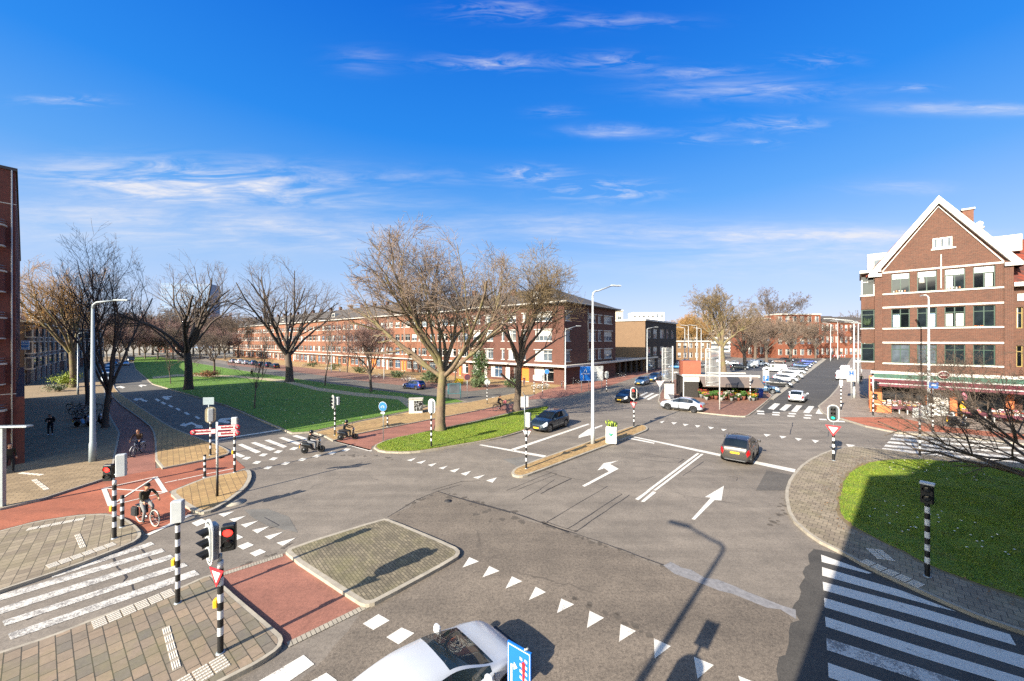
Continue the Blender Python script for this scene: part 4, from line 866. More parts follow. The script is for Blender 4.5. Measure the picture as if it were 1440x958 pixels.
# low curved row of flats beyond, in the shade
def left_row():
    dirs = [(-84.5, 64.0, 136, 20), (-99.0, 77.8, 135, 20), (-113.2, 92.0, 131, 22), (-127.8, 108.5, 126, 24)]
    labs = ['brown row of flats with white box bays nearest to the brick flats', 'second block of the brown row with white box bays, behind the left bare trunk', 'third block of the brown row with white box bays, behind the yellow lit tree', 'farthest block of the brown row with white box bays']
    for (x, y, a, w), lab in zip(dirs, labs):
        t = thing('row_of_flats', lab, 'apartment block', (x, y, 0), R(a), 'brown row of flats on the left road')
        H, D = 11.2, 10; n = max(3, int(w / 5.6)); p = w / n
        rows = ((3.7, 1.9), (6.3, 1.9)); holes = [(p * i + .9, z, p * i + 2.5, z + h) for z, h in rows for i in range(n)] + [(p * i + .6, .2, p * i + 2.6, 2.7) for i in range(n)]
        mb = MB(); mb.facade(w, H, holes, BR_SH, .3); mb.bx(0, D, 0, w, D + .1, H, BR_SH); mb.bx(-.1, 0, 0, 0, D, H, BR_SH); mb.bx(w, 0, 0, w + .1, D, H, BR_SH); mb.build('wall', t)
        for z, h in rows:
            for i in range(n): window(t, p * i + .9, z, 1.6, h, 'two', glass=(0, 2, 1)[i % 3])
        for i in range(n): window(t, p * i + .6, .2, 2.0, 2.5, 'door' if i % 2 else 'two', glass=1, name='door' if i % 2 else 'window')
        for i in range(n):
            for z0, z1 in ((8.5, 10.7), (5.6, 7.9), (2.9, 5.1)):
                b = MB(); b.bx(p * i + .6, -.95, z0, p * i + 3.0, -.002, z1, TRIM).bx(p * i + .8, -.97, z0 + .2, p * i + 2.8, -.95, z1 - .2, GL[0]).bx(p * i + .58, -.78, z0 + .25, p * i + .6, -.17, z1 - .25, GL[2]).build('box_bay', t)
            MB().bx(p * i + p - .3, -.4, 0, p * i + p + .05, -.002, 8.6, TRIM_G).build('pier', t)
        MB().bx(-.1, -.8, H, w + .1, D + .2, H + .35, TRIM_G).build('roof', t)
left_row()

# ---- the block the camera looks out of (only its shadow is in view) ----------
t = thing('corner_flats', 'brick flats behind the viewpoint throwing the big shadow over the right lawn', 'apartment block', (-1.75, -.65, 0))
MB().plate([(-1.85, 0), (34, 0), (34, 15.9), (1.8, 15.9)], -.0, -14, BR_LB).build('wall', t)
MB().add([(1.75, 0, 15.9), (34, 0, 15.9), (34, -14, 15.9), (1.75, -14, 15.9), (6.2, 0, 17.8), (34, 0, 17.8), (34, -7, 22.5), (6.2, -7, 20.5), (6.2, -14, 17.8), (34, -14, 17.8), (3.6, 0, 15.7), (3.6, -14, 15.7)],
         [[0, 1, 5, 4, 10], [4, 5, 6, 7], [7, 6, 9, 8], [8, 9, 2, 3, 11], [10, 4, 7, 8, 11], [1, 2, 9, 6, 5]], ROOF).build('roof', t)

# ---- far buildings -----------------------------------------------------------
def far_house(px0, px1, Y, ytop, floors, cols, brick, label, name='row_house', grp=None, roof=None, dY=0, trim=True, glass=None):
    x0, x1 = XP(px0, Y), XP(px1, Y + dY); w = math.hypot(x1 - x0, dY); H = HT(ytop, Y)
    t = thing(name, label, 'house' if 'house' in name else 'building', (x0, Y, 0), math.atan2(dY, x1 - x0), grp)
    fh = H / floors; p = w / cols
    holes = [(p * i + p * .22, fh * k + fh * .28, p * i + p * .78, fh * k + fh * .82) for k in range(floors) for i in range(cols)]
    mb = MB(); mb.facade(w, H, holes, brick, .15); mb.bx(0, 8, 0, w, 8.2, H, brick); mb.bx(-.01, .01, 0, .1, 8, H, brick); mb.bx(w - .1, .01, 0, w + .01, 8, H, brick); mb.build('wall', t)
    for a, z, b, z1 in holes: window(t, a, z, b - a, z1 - z, 'two', curt=True, glass=glass)
    m = MB()
    if trim:
        m.bx(-.1, -.3, H - .25, w + .1, 8.3, H + .25, TRIM if not roof else FR_B)
        m.build('roof', t)
    if roof:
        r = MB(); gable_roof(r, 0, w, -.35, 8.4, H + .26, H + 3, roof); r.build('roof', t)
    return t
g = 'red brick houses facing down the right road'
far_house(1042, 1092, 172, 448, 3, 6, BR_FAR, 'far red brick house behind the brown plaza trees, left of the taller one', grp=g)
far_house(1092, 1154, 168, 442, 4, 6, BR_FAR, 'taller far red brick house with small attic windows behind parked cars', grp=g, roof=None)
far_house(1154, 1180, 170, 453, 3, 4, BR_FAR, 'far red brick house with white framed windows just right of the taller one', grp=g, roof=ROOF)
far_house(1180, 1207, 172, 454, 3, 4, BR_FAR, 'far red brick house above the red and white barriers', grp=g, roof=ROOF)
far_house(1207, 1240, 174, 455, 3, 4, BR_FAR, 'far red brick house behind the row of lamp posts', grp=g, roof=ROOF)
far_house(858, 876, 142, 437, 4, 2, M('beige render', 'b5aa96', .8, .1), 'beige block peeping over the flat roofed brown block', 'office_block')
far_house(890, 934, 210, 440, 6, 7, M('white render', 'e2e2de', .7, .05), 'white flat roofed block far behind the brown block', 'office_block')
far_house(935, 1000, 150, 480, 2, 8, BR_TAN, 'low tan building behind the golden willow and lamp posts', 'low_building')
far_house(330, 348, 205, 462, 3, 2, M('cream render', 'c9bb9a', .8, .1), 'cream house beyond the far left end of the terrace', 'row_house')
far_house(222, 250, 250, 488, 2, 3, BR_FAR, 'small red brick building at the far end of the park', 'low_building', roof=ROOF_R)
far_house(40, 60, 150, 446, 5, 2, BR_TAN, 'tan block rising over the brown row of flats', 'apartment_block')
far_house(64, 92, 180, 456, 4, 3, BR_FAR, 'orange block behind the yellow lit tree at the left', 'apartment_block')
# high rise with white floor bands, distance haze painted into its bluish colours
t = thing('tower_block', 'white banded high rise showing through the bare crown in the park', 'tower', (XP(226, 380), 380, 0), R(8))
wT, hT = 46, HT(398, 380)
MB().bx(0, 0, 0, wT, 16, hT, M('tower hazed white', '6f8097', .8, .04)).build('wall', t)
fl = MB()
for k in range(18): fl.bx(.8, -.1, 4 + k * 3.6, wT * .62, -.003, 5.9 + k * 3.6, M('tower hazed glass', '5a7390', .7, .05))
fl.bx(wT * .66, -.1, 6, wT - .5, -.003, hT - 2, MC['tower hazed glass']); fl.build('window', t)
random.seed(21)
for i, (px, Y, yt, w) in enumerate(((300, 330, 462, 60), (318, 300, 470, 40), (968, 260, 468, 30), (1000, 300, 462, 40), (1236, 230, 456, 30), (560, 400, 455, 60))):
    H = HT(yt, Y); t = thing('distant_block', ['pale block on the skyline right of the high rise', 'lower pale block on the skyline behind the park trees', 'grey block on the skyline behind the golden willow', 'pale block on the skyline behind the tall plaza poplar', 'pale block on the skyline left of the gabled house', 'pale block hidden behind the terrace roofs'][i], 'building', (XP(px, Y), Y, 0), R(random.uniform(-10, 10)))
    MB().bx(0, 0, 0, w, 14, H, M('distant render %d' % (i % 3), ('b9b4aa', 'a39a90', 'c4c0b8')[i % 3], .8, .1)).build('wall', t)
    f = MB()
    for k in range(int(H / 3.2)): f.bx(.8, -.05, 1 + k * 3.2, w - .8, -.002, 2.6 + k * 3.2, GL[2])
    f.build('window', t); MB().bx(-.2, -.2, H, w + .2, 14.2, H + .5, FLAT).build('roof', t)
# ================= TREES AND PLANTS =================
def bark(name, c, c2=None, moss=None):
    m, nt, b = newmat(name); v = objvec(nt, 0, (3, 3, .7)); n = noise(nt, v, 3, 6, .7); c = lin(c)
    o = mix(nt, ramp(nt, n, [(.3, 0), (.7, 1)]), [x * .55 for x in c], [x * 1.25 for x in c])
    if moss: o = mix(nt, ramp(nt, noise(nt, objvec(nt), .8, 4), [(.45, 0), (.65, .6)]), o, lin(moss))
    nt.links.new(o, b.inputs['Base Color']); b.inputs['Roughness'].default_value = .9; bump(nt, b, n, .6, .03); return m
BK1 = bark('bark brown', '6a5a48', moss='6a6a38'); BK2 = bark('bark grey', '5b5045'); BK_D = bark('bark dark', '51463b')
TW1 = bark('twigs tan', '7d6b5b'); TW2 = bark('twigs brown', '66584c'); TW_D = bark('twigs dark', '54483c'); TW_P = bark('twigs pinkish', '7a6058'); TW_G = bark('twigs golden', '9c7844'); TW_Y = bark('twigs yellow brown', '786648')
def gen_tree(seed, H, ht, r0, limbs=8, spread=.9, up=.35, droop=0, kids=(7, 6, 5, 4), decay=(.55, .5, .48, .5), wob=.12, rmin=.007, forks=None, lean=(0, 0), twl=1.0, crown_w=None, coff=(0, 0)):
    rn = random.Random(seed); thick, thin = [], []
    nrm = lambda v: v / (v.length or 1)
    def rnd(k): return Vector((rn.gauss(0, k), rn.gauss(0, k), rn.gauss(0, k)))
    def branch(p, d, L, r, lev):
        n = max(3, int(L / (.8, .6, .5, .35, .3)[lev])); st = L / n; rc = r
        nk = kids[lev] if lev < len(kids) else 0
        slots = sorted(rn.uniform(.25 if lev == 0 else .12, .98) * n for _ in range(nk)); si = 0
        tp = .25 if lev < 2 else .45
        for i in range(n):
            if crown_w and ((p.x - ccx) / crown_w) ** 2 + ((p.y - ccy) / crown_w) ** 2 + ((p.z - cz) / ch) ** 2 > rn.uniform(.82, 1.12) and lev < 9 and p.z > cz - ch: break
            tro = up * (.06 if lev < 2 else .03)
            d = nrm(d + rnd(wob) + Vector((0, 0, tro - droop * (.0, .0, .05, .14, .2)[lev])))
            q = p + d * st; r1 = r * (1 - (1 - tp) * (i + 1) / n)
            (thick if lev < 2 else thin).append((p, q, max(rc, rmin), max(r1, rmin))); 
            while si < len(slots) and slots[si] <= i + 1:
                t = slots[si] / n; si += 1
                ax = nrm(rnd(1)); ax = nrm(ax - d * ax.dot(d)); a = rn.uniform(.45, .95) * (.9 if lev < 1 else 1.0)
                dd = nrm(d * math.cos(a) + ax * math.sin(a) + Vector((0, 0, up * .35 if lev < 2 else up * .12 - droop * .3)))
                branch(q, dd, L * decay[lev] * rn.uniform(.7, 1.25) * (1.1 - .5 * t) * (twl if lev >= 2 else 1), rc * rn.uniform(.42, .6), lev + 1)
            p, rc = q, r1
    cz = ht * .75 + (H - ht * .75) * .5; ch = (H - ht * .75) * .52; ccx, ccy = coff
    # trunk
    tr = []; p = Vector((0, 0, -.1)); d = nrm(Vector((lean[0], lean[1], 1))); n = 7
    for i in range(n):
        d = nrm(d + rnd(.03) + Vector((0, 0, .05))); q = p + d * ((ht + .1) / n); ra = r0 * (1.35 - .5 * (i / n) ** .4); rb = r0 * (1.35 - .5 * ((i + 1) / n) ** .4); tr.append((p, q, ra if i else r0 * 1.5, rb)); p = q
    a0 = rn.uniform(0, 6.28)
    for i in range(limbs):
        a = a0 + i * 2.399 + rn.gauss(0, .25); tl = spread * rn.uniform(.25, 1.05) if i else spread * .1
        dd = nrm(Vector((math.cos(a) * math.sin(tl), math.sin(a) * math.sin(tl), math.cos(tl))))
        L = (H - ht) * rn.uniform(.72, .92) / max(.55, math.cos(tl) + .22)
        branch(p + Vector((0, 0, -rn.uniform(0, ht * .12))), dd, min(L, (H - ht) * 1.05), r0 * rn.uniform(.40, .62), 0)
    for (zz, az_, el_, L, r) in (forks or []):
        branch(tr[min(n - 1, int(zz / ht * n))][0] + Vector((0, 0, .2)), Vector((math.cos(az_) * math.cos(el_), math.sin(az_) * math.cos(el_), math.sin(el_))), L, r, 0)
    return tr, thick, thin
def seg_mesh(name, segs, n, mat):
    if not segs: return None
    P0 = np.array([s[0][:] for s in segs]); P1 = np.array([s[1][:] for s in segs]); r0 = np.array([s[2] for s in segs])[:, None]; r1 = np.array([s[3] for s in segs])[:, None]
    D = P1 - P0; L = np.linalg.norm(D, axis=1, keepdims=True) + 1e-9; D = D / L; P1 = P1 + D * np.minimum(r1, .05) * .6
    up = np.where(np.abs(D[:, 2:3]) > .9, np.array([[1., 0, 0]]), np.array([[0, 0, 1.]])); U = np.cross(D, up); U /= np.linalg.norm(U, axis=1, keepdims=True); Wv = np.cross(D, U)
    k = len(segs); V = np.zeros((k, 2, n, 3))
    for j in range(n):
        a = 2 * math.pi * j / n; o = U * math.cos(a) + Wv * math.sin(a); V[:, 0, j] = P0 + o * r0; V[:, 1, j] = P1 + o * r1
    base = (np.arange(k) * 2 * n)[:, None, None]; fj = np.array([[j, (j + 1) % n, n + (j + 1) % n, n + j] for j in range(n)])[None]
    Fc = (base + fj).reshape(-1, 4)
    me = bpy.data.meshes.new(name); me.vertices.add(k * 2 * n); me.vertices.foreach_set('co', V.astype(np.float32).ravel())
    me.loops.add(Fc.size); me.loops.foreach_set('vertex_index', Fc.astype(np.int32).ravel())
    me.polygons.add(len(Fc)); me.polygons.foreach_set('loop_start', np.arange(0, Fc.size, 4, dtype=np.int32)); me.polygons.foreach_set('use_smooth', np.ones(len(Fc), bool))
    me.update(calc_edges=True); me.materials.append(mat); return me
def make_tree(name, label, loc, bk, tw, cat='tree', group=None, rz=0, **kw):
    tr, th, tn = gen_tree(**kw); t = thing(name, label, cat, loc, rz, group)
    obj('trunk', seg_mesh('trunk', tr, 14, bk), t)
    a = seg_mesh('limbs', th, 6, bk); c = obj('crown', a, t); b = seg_mesh('twigs', tn, 3, tw); obj('twigs', b, c)
    return t
n0 = len(COL.objects)
# the biggest tree in the median: long limb to the left, thin hanging tan shoots
T1 = make_tree('bare_tree', 'biggest bare tree, with fine tan shoots and one long left limb, on the grass median', (*G(619, 607), .1), BK1, TW1, seed=4, H=18.4, ht=5.2, r0=.40, limbs=13, spread=.98, up=.3, droop=.3, kids=(10, 9, 8), decay=(.55, .56, .62), rmin=.0115, wob=.09, crown_w=7.6, coff=(-.6, 0), forks=[(5.0, R(172), R(40), 12.5, .2), (4.0, R(20), R(35), 6, .15)])
make_tree('bare_tree', 'leaning dark trunked bare tree with drooping shoots, right of the biggest tree', (*G(727, 578), .1), BK_D, TW_Y, seed=9, H=19.5, crown_w=6.6, coff=(1.2, 0), ht=5.6, r0=.36, limbs=8, spread=.7, up=.3, droop=.35, kids=(8, 9, 8), decay=(.55, .56, .62), rmin=.012, lean=(.06, 0), forks=[(3.0, R(172), R(40), 8.5, .16), (5.4, R(10), R(38), 8, .16)])
make_tree('bare_tree', 'wide fan shaped bare tree on the sunny strip of lawn before the terrace', (*G(407, 538), .1), BK2, TW2, seed=15, H=24.5, crown_w=9.5, ht=5.5, r0=.62, limbs=10, spread=.85, up=.3, kids=(7, 6, 5), decay=(.52, .52, .55), rmin=.010, wob=.08)
make_tree('bare_tree', 'spreading bare tree with a thick dark trunk in the shaded park, high rise behind it', (*G(265, 549), .1), BK_D, TW2, seed=22, H=22.5, crown_w=8.8, ht=6.5, r0=.52, limbs=9, spread=.9, up=.28, kids=(7, 6, 5), decay=(.52, .52, .55), rmin=.010, wob=.09, forks=[(5, R(200), R(30), 11, .2)])
make_tree('bare_tree', 'tall upright bare tree with dark stems behind the grey lamp post', (*G(148, 603), .1), BK_D, TW_D, seed=31, H=19.5, crown_w=3.2, ht=3.2, r0=.21, limbs=7, spread=.30, up=.6, kids=(8, 7, 6), decay=(.5, .5, .55), rmin=.007, wob=.07)
make_tree('bare_tree', 'slim dark bare tree standing among parked bicycles on the forecourt', (*G(124, 571), .1), BK_D, TW_D, seed=37, H=21, crown_w=3.6, ht=4.5, r0=.21, limbs=6, spread=.30, up=.6, kids=(8, 7, 6), decay=(.5, .5, .55), rmin=.007, wob=.08)
make_tree('bare_tree', 'bare tree with a golden lit crown beside the brown row of flats', (*G(103, 546), .1), BK1, TW_G, seed=41, H=22.0, crown_w=8.5, ht=6.0, r0=.42, limbs=10, spread=.75, up=.35, kids=(9, 8, 6), decay=(.53, .53, .56), rmin=.013, wob=.09)
make_tree('bare_tree', 'dark branched bare tree on the right lawn, reaching in from the picture edge', (24.9, 15.9, .1), BK_D, TW_D, seed=52, H=8.8, ht=1.3, r0=.17, limbs=18, spread=1.45, up=.1, droop=.16, kids=(9, 8, 6, 4), crown_w=7.0, rmin=.0045, wob=.12)
# smaller trees
make_tree('small_tree', 'small bushy tree with reddish brown twigs in the park', (*G(522, 552), .1), BK2, TW_P, seed=61, H=12.5, ht=2.8, r0=.19, limbs=10, spread=.55, up=.5, kids=(10, 8, 7), decay=(.5, .5, .55), rmin=.013)
make_tree('small_tree', 'small weeping bare tree beside the park path', (*G(301, 529), .1), BK_D, TW2, seed=67, H=10, ht=3.5, r0=.2, limbs=8, spread=1.0, up=.2, droop=.4, kids=(7, 6, 5, 3), rmin=.014)
sap = make_tree('sapling', 'thin young tree on the shaded lawn, nearest to the left carriageway stop line', (*G(358, 576), .1), BK2, TW2, seed=71, H=7.5, ht=2.5, r0=.07, limbs=7, spread=.5, up=.6, kids=(6, 4, 3), decay=(.4, .45, .5), rmin=.008, cat='young tree')
for px, py, s, lab in ((240, 541, 1.0, 'thin young tree on the shaded lawn close to the left carriageway'), (457, 543, 1.6, 'thin young tree between the fan shaped tree and the brown bushy tree'), (488, 524, 1.9, 'slender young tree on the brick pavement before the terrace'), (369, 529, 1.5, 'slender young tree left of the fan shaped tree'), (640, 536, 1.7, 'slender young tree on the brick pavement behind the biggest tree')):
    dup(sap, (*G(px, py), .1), px, lab, scale=s)
# plaza trees on the right
make_tree('plaza_tree', 'tall upright plaza tree with a pale trunk behind the flower stall', (*G(1018, 527), 0), BK1, TW_Y, seed=81, H=22, ht=6.5, r0=.55, limbs=9, spread=.42, up=.55, kids=(8, 7, 5, 4), rmin=.016)
pt = make_tree('plaza_tree', 'broad plaza tree with tan twigs just right of the tall pale one', (*G(1048, 519), 0), BK2, TW1, seed=83, H=16, ht=4.5, r0=.45, limbs=9, spread=.9, up=.3, kids=(8, 7, 6, 4), rmin=.02)
for k, (px, py, s, lab) in enumerate(((1078, 511, 1.05, 'broad plaza tree in the middle of the group of tan crowns'), (1111, 509, 1.1, 'broad plaza tree rightmost of the group of tan crowns, before the red house'), (1062, 505, 1.2, 'broad plaza tree behind the white parked vans'), (1094, 503, 1.15, 'broad plaza tree behind the dark parked cars'))):
    dup(pt, G(px, py), 1.3 + k * 1.7, lab, scale=s)
make_tree('plaza_tree', 'tall open bare tree rising behind the plaza crowns', (*G(1090, 503), 0), BK2, TW2, seed=87, H=34, ht=13, r0=.5, limbs=9, spread=.85, up=.3, kids=(7, 6, 5, 4), rmin=.03)
make_tree('willow', 'golden willow behind the flower stall and white lamp posts', (*G(975, 506), 0), BK1, TW_G, seed=91, H=20, ht=4, r0=.4, limbs=12, spread=.85, up=.35, droop=.3, kids=(9, 8, 6, 5), rmin=.022)
make_tree('willow', 'second golden willow, left of the first and partly behind it', (*G(958, 503), 0), BK1, TW_G, seed=93, H=19, ht=4, r0=.4, limbs=11, spread=.8, up=.35, droop=.3, kids=(9, 8, 6, 5), rmin=.024)
# far trees: light copies
ft = make_tree('far_tree', 'far bare tree at the end of the park', (*G(335, 503), 0), BK2, TW2, seed=101, H=22, ht=6, r0=.4, limbs=9, spread=.6, up=.4, kids=(7, 6, 5, 3), rmin=.035, group='far trees at the end of the park')
ft2 = make_tree('far_tree', 'far reddish brown bare tree at the end of the park', (*G(235, 503), 0), BK2, TW_P, seed=103, H=19, ht=4, r0=.4, limbs=11, spread=.8, up=.35, kids=(8, 7, 5, 3), rmin=.04, group='far trees at the end of the park')
rr = random.Random(5)
for px, py, s, w in ((160, 505, 1, 0), (178, 502, 1.1, 1), (196, 500, 1.0, 1), (215, 499, 1.2, 0), (250, 499, 1.1, 1), (272, 498, 1.2, 0), (290, 500, 1.0, 1), (308, 499, 1.1, 0), (322, 497, 1.3, 1), (346, 499, 1.0, 0), (145, 503, 1.1, 1), (120, 503, 1.1, 0), (205, 496, 1.4, 1), (262, 494, 1.6, 0), (180, 494, 1.6, 1), (232, 497, 1.2, 0), (300, 494, 1.5, 1), (60, 500, 1.3, 1), (85, 500, 1.2, 0), (168, 508, .7, 1), (188, 506, .75, 0), (204, 505, .7, 1), (222, 505, .8, 1), (243, 506, .7, 0), (256, 504, .8, 1), (281, 505, .75, 1), (296, 507, .6, 0), (316, 506, .7, 1), (150, 509, .7, 0), (136, 508, .8, 1)):
    dup((ft, ft2)[w], G(px, py), rr.uniform(0, 6), ('far bare tree in the line of trees closing the park', 'far reddish brown bare tree in the line of trees closing the park')[w], 'far trees at the end of the park', s * rr.uniform(.85, 1.1))
for px, py, s, w, lab in ((1147, 505, .8, 0, 'far bare tree before the far red houses at the road bend'), (1190, 503, 1.0, 1, 'far bare tree behind the street lamps on the right road'), (1225, 501, 1.0, 1, 'far bare tree close to the gabled house bay'), (1216, 499, 1.2, 0, 'far bare tree at the end of the right pavement'), (1300, 505, 1.0, 0, 'bare tree hidden behind the gabled house'), (990, 500, 1.0, 0, 'far bare tree right of the golden willows')):
    dup((ft, ft2)[w], G(px, py), rr.uniform(0, 6), lab, 'far trees along the right road', s)
# evergreens, hedges, climbers
def leafy(name, label, loc, size, n, mat, seed, cat='bush', lw=.09, stem=True):
    rg = np.random.default_rng(seed); t = thing(name, label, cat, loc)
    cl = rg.normal(0, .45, (26, 3)); cl /= np.maximum(1, np.linalg.norm(cl, axis=1, keepdims=True)); c = cl[rg.integers(0, 26, n)] + rg.normal(0, .2, (n, 3))
    c[:, 2] = np.clip(c[:, 2], -.98, 1.2); P = c * np.array(size) / 2 + np.array([0, 0, size[2] / 2]); P[:, 2] = np.maximum(P[:, 2], .05)
    A = rg.normal(0, 1, (n, 3)); A /= np.linalg.norm(A, axis=1, keepdims=True); B = np.cross(A, rg.normal(0, 1, (n, 3))); B /= np.linalg.norm(B, axis=1, keepdims=True)
    w = lw * rg.uniform(.6, 1.4, (n, 1)); V = np.stack([P - A * w, P + B * w * .5, P + A * w, P - B * w * .5], 1)
    obj('foliage', trimesh('foliage', V.reshape(-1, 3), 4, mat), t)
    if stem:
        mb = MB(); pr = random.Random(seed)
        for q in range(5): mb.tube([(0, 0, 0), (pr.uniform(-.2, .2) * size[0], pr.uniform(-.2, .2) * size[1], size[2] * .6)], [.05, .02], BK2, 5)
        mb.build('stem', t)
    return t
LF1 = M('leaf dark green', '35491f', .55, .35, 2); LF2 = M('leaf yellow green', '7f8f22', .5, .3, 2); LF3 = M('leaf grey green', '50603a', .6, .3, 2); LF4 = M('leaf russet', '7a4a2c', .7, .3, 2)
leafy('shrub', 'yellow green shrub under the bare trees of the forecourt', (*G(95, 546), .1), (3.6, 3, 3), 2600, LF2, 1)
leafy('shrub', 'low dark shrub at the foot of the yellow green one', (*G(82, 552), .1), (3.4, 2, 1.1), 900, LF1, 2)
leafy('climber', 'evergreen climber growing up the terrace front by an orange door', (*G(676, 541), 0), (2.6, 2.0, 7.5), 2600, LF1, 3, lw=.14)
leafy('shrub', 'round evergreen bush at the foot of the terrace climber', (*G(672, 545), 0), (3.2, 2.6, 2.6), 1600, LF3, 4, lw=.13)
leafy('shrub', 'green garden bush behind the parked blue car', (*G(612, 538), 0), (5, 3, 2.8), 2200, LF3, 5, lw=.13)
leafy('shrub', 'russet hedge beside the park path', (*G(292, 532), .1), (5.5, 2.5, 1.5), 1800, LF4, 6, lw=.1)
for i, (px, py, s, lab) in enumerate(((560, 531, 2, 'low garden bush left of the blue car, at the terrace front'), (505, 525, 2.4, 'garden bush in a front yard near the middle of the terrace'), (470, 520, 2.2, 'garden bush in a front yard left of the middle of the terrace'), (440, 516, 2.6, 'garden bush by the fan shaped tree at the terrace front'), (720, 545, 1.8, 'small bush beside the corner block entrance'))):
    leafy('shrub', lab, G(px, py), (s * 1.5, s, s * .8), 700, (LF3, LF1)[i % 2], 20 + i, lw=.13)
# ================= VEHICLES =================
def pchip(pts):
    xs = [p[0] for p in pts]; ys = [p[1] for p in pts]; n = len(xs); h = [xs[i + 1] - xs[i] for i in range(n - 1)]; dl = [(ys[i + 1] - ys[i]) / h[i] for i in range(n - 1)]
    m = [dl[0]] + [0 if dl[i - 1] * dl[i] <= 0 else 2 * dl[i - 1] * dl[i] / (dl[i - 1] + dl[i]) for i in range(1, n - 1)] + [dl[-1]]
    def f(x):
        if x <= xs[0]: return ys[0]
        if x >= xs[-1]: return ys[-1]
        i = max(k for k in range(n - 1) if xs[k] <= x); t = (x - xs[i]) / h[i]
        return (2 * t ** 3 - 3 * t * t + 1) * ys[i] + (t ** 3 - 2 * t * t + t) * h[i] * m[i] + (-2 * t ** 3 + 3 * t * t) * ys[i + 1] + (t ** 3 - t * t) * h[i] * m[i + 1]
    return f
def paint(name, c, metal=.25, coat=.8): return M('car paint ' + name, c, .32, .03, 2, metal, coat)
PB = M('black plastic trim', '17181a', .55, .1, 8); TYRE = M('tyre rubber', '161616', .85, .15, 10); RIM = M('alloy rim', '8d9093', .3, .08, 4, .9); RIM_D = M('dark rim', '3a3c3f', .35, .08, 4, .8)
CG = Mglass('car glass', '10161a', .03, .8); TL = M('tail light red', '8e1216', .2, .1, 6, coat=.6); HL = M('head light', 'c9d2d8', .12, .1, 6, coat=.8); PLY = M('yellow number plate', 'e0b51e', .4, .03); CHR = M('chrome', 'b9bdc0', .12, .02, 3, 1.0)
m, nt_, b_ = newmat('clear car glass'); b_.inputs['Base Color'].default_value = (.03, .05, .06, 1); b_.inputs['Roughness'].default_value = .02; b_.inputs['Alpha'].default_value = .5; b_.inputs['Specular IOR Level'].default_value = .8; CG_CLEAR = m
CARS = {
 'hatch': dict(L=4.15, wl=.77, wr=3.30, r=.32, gc=.19, ws=(2.05, 3.12), rw=(.13, .55), sw=((.62, 1.10), (1.16, 1.98), (2.06, 2.98)),
    top=[(0, .72), (.05, .98), (.13, 1.05), (.55, 1.41), (1.3, 1.48), (2.05, 1.42), (3.12, 1.0), (3.75, .84), (4.05, .66), (4.15, .5)], belt=[(0, .62), (.08, .92), (1.5, .94), (3.1, .92), (3.75, .76), (4.05, .58), (4.15, .42)],
    wb=[(0, .60), (.08, .74), (.4, .85), (1.2, .88), (3.2, .875), (3.75, .80), (4.02, .62), (4.15, .42)], wt=[(0, .5), (.13, .60), (.55, .60), (1.3, .61), (2.05, .58), (3.12, .70), (3.75, .64), (4.05, .5), (4.15, .35)]),
 'suv': dict(L=4.45, wl=.86, wr=3.53, r=.35, gc=.24, ws=(2.25, 3.3), rw=(.12, .62), sw=((.72, 1.25), (1.32, 2.18), (2.26, 3.15)),
    top=[(0, .85), (.05, 1.08), (.12, 1.15), (.62, 1.54), (1.4, 1.63), (2.25, 1.56), (3.3, 1.12), (4.05, .98), (4.35, .80), (4.45, .6)], belt=[(0, .75), (.08, 1.02), (1.5, 1.05), (3.2, 1.02), (4.05, .88), (4.35, .70), (4.45, .5)],
    wb=[(0, .68), (.08, .80), (.4, .89), (1.2, .92), (3.4, .915), (4.05, .84), (4.33, .68), (4.45, .48)], wt=[(0, .58), (.12, .66), (.62, .64), (1.4, .66), (2.25, .63), (3.3, .76), (4.05, .70), (4.35, .55), (4.45, .4)]),
 'coupe': dict(L=4.6, wl=.88, wr=3.62, r=.36, gc=.22, ws=(2.45, 3.45), rw=(.38, 1.25), sw=((.95, 1.45), (1.52, 2.36), (2.43, 3.3)),
    top=[(0, .80), (.05, 1.0), (.38, 1.08), (1.25, 1.46), (1.9, 1.54), (2.45, 1.47), (3.45, 1.06), (4.2, .92), (4.5, .74), (4.6, .55)], belt=[(0, .7), (.1, .96), (1.5, 1.0), (3.4, .96), (4.2, .82), (4.5, .64), (4.6, .46)],
    wb=[(0, .66), (.1, .80), (.4, .89), (1.2, .92), (3.5, .91), (4.2, .83), (4.48, .66), (4.6, .46)], wt=[(0, .56), (.38, .66), (1.25, .60), (1.9, .63), (2.45, .60), (3.45, .74), (4.2, .68), (4.5, .52), (4.6, .38)]),
 'van': dict(L=5.1, wl=1.0, wr=4.1, r=.34, gc=.22, ws=(3.35, 4.2), rw=(.02, .06), sw=((2.55, 3.2), (3.28, 4.05)),
    top=[(0, 1.2), (.03, 1.75), (.15, 1.95), (2.0, 2.02), (3.35, 1.95), (4.2, 1.28), (4.8, 1.08), (5.02, .85), (5.1, .6)], belt=[(0, .9), (.1, 1.12), (2, 1.15), (4.15, 1.12), (4.8, .94), (5.02, .72), (5.1, .5)],
    wb=[(0, .84), (.08, .93), (.4, .96), (4.2, .95), (4.8, .86), (5.0, .70), (5.1, .5)], wt=[(0, .70), (.15, .78), (2.0, .80), (3.35, .77), (4.2, .80), (4.8, .72), (5.02, .55), (5.1, .4)]),
}
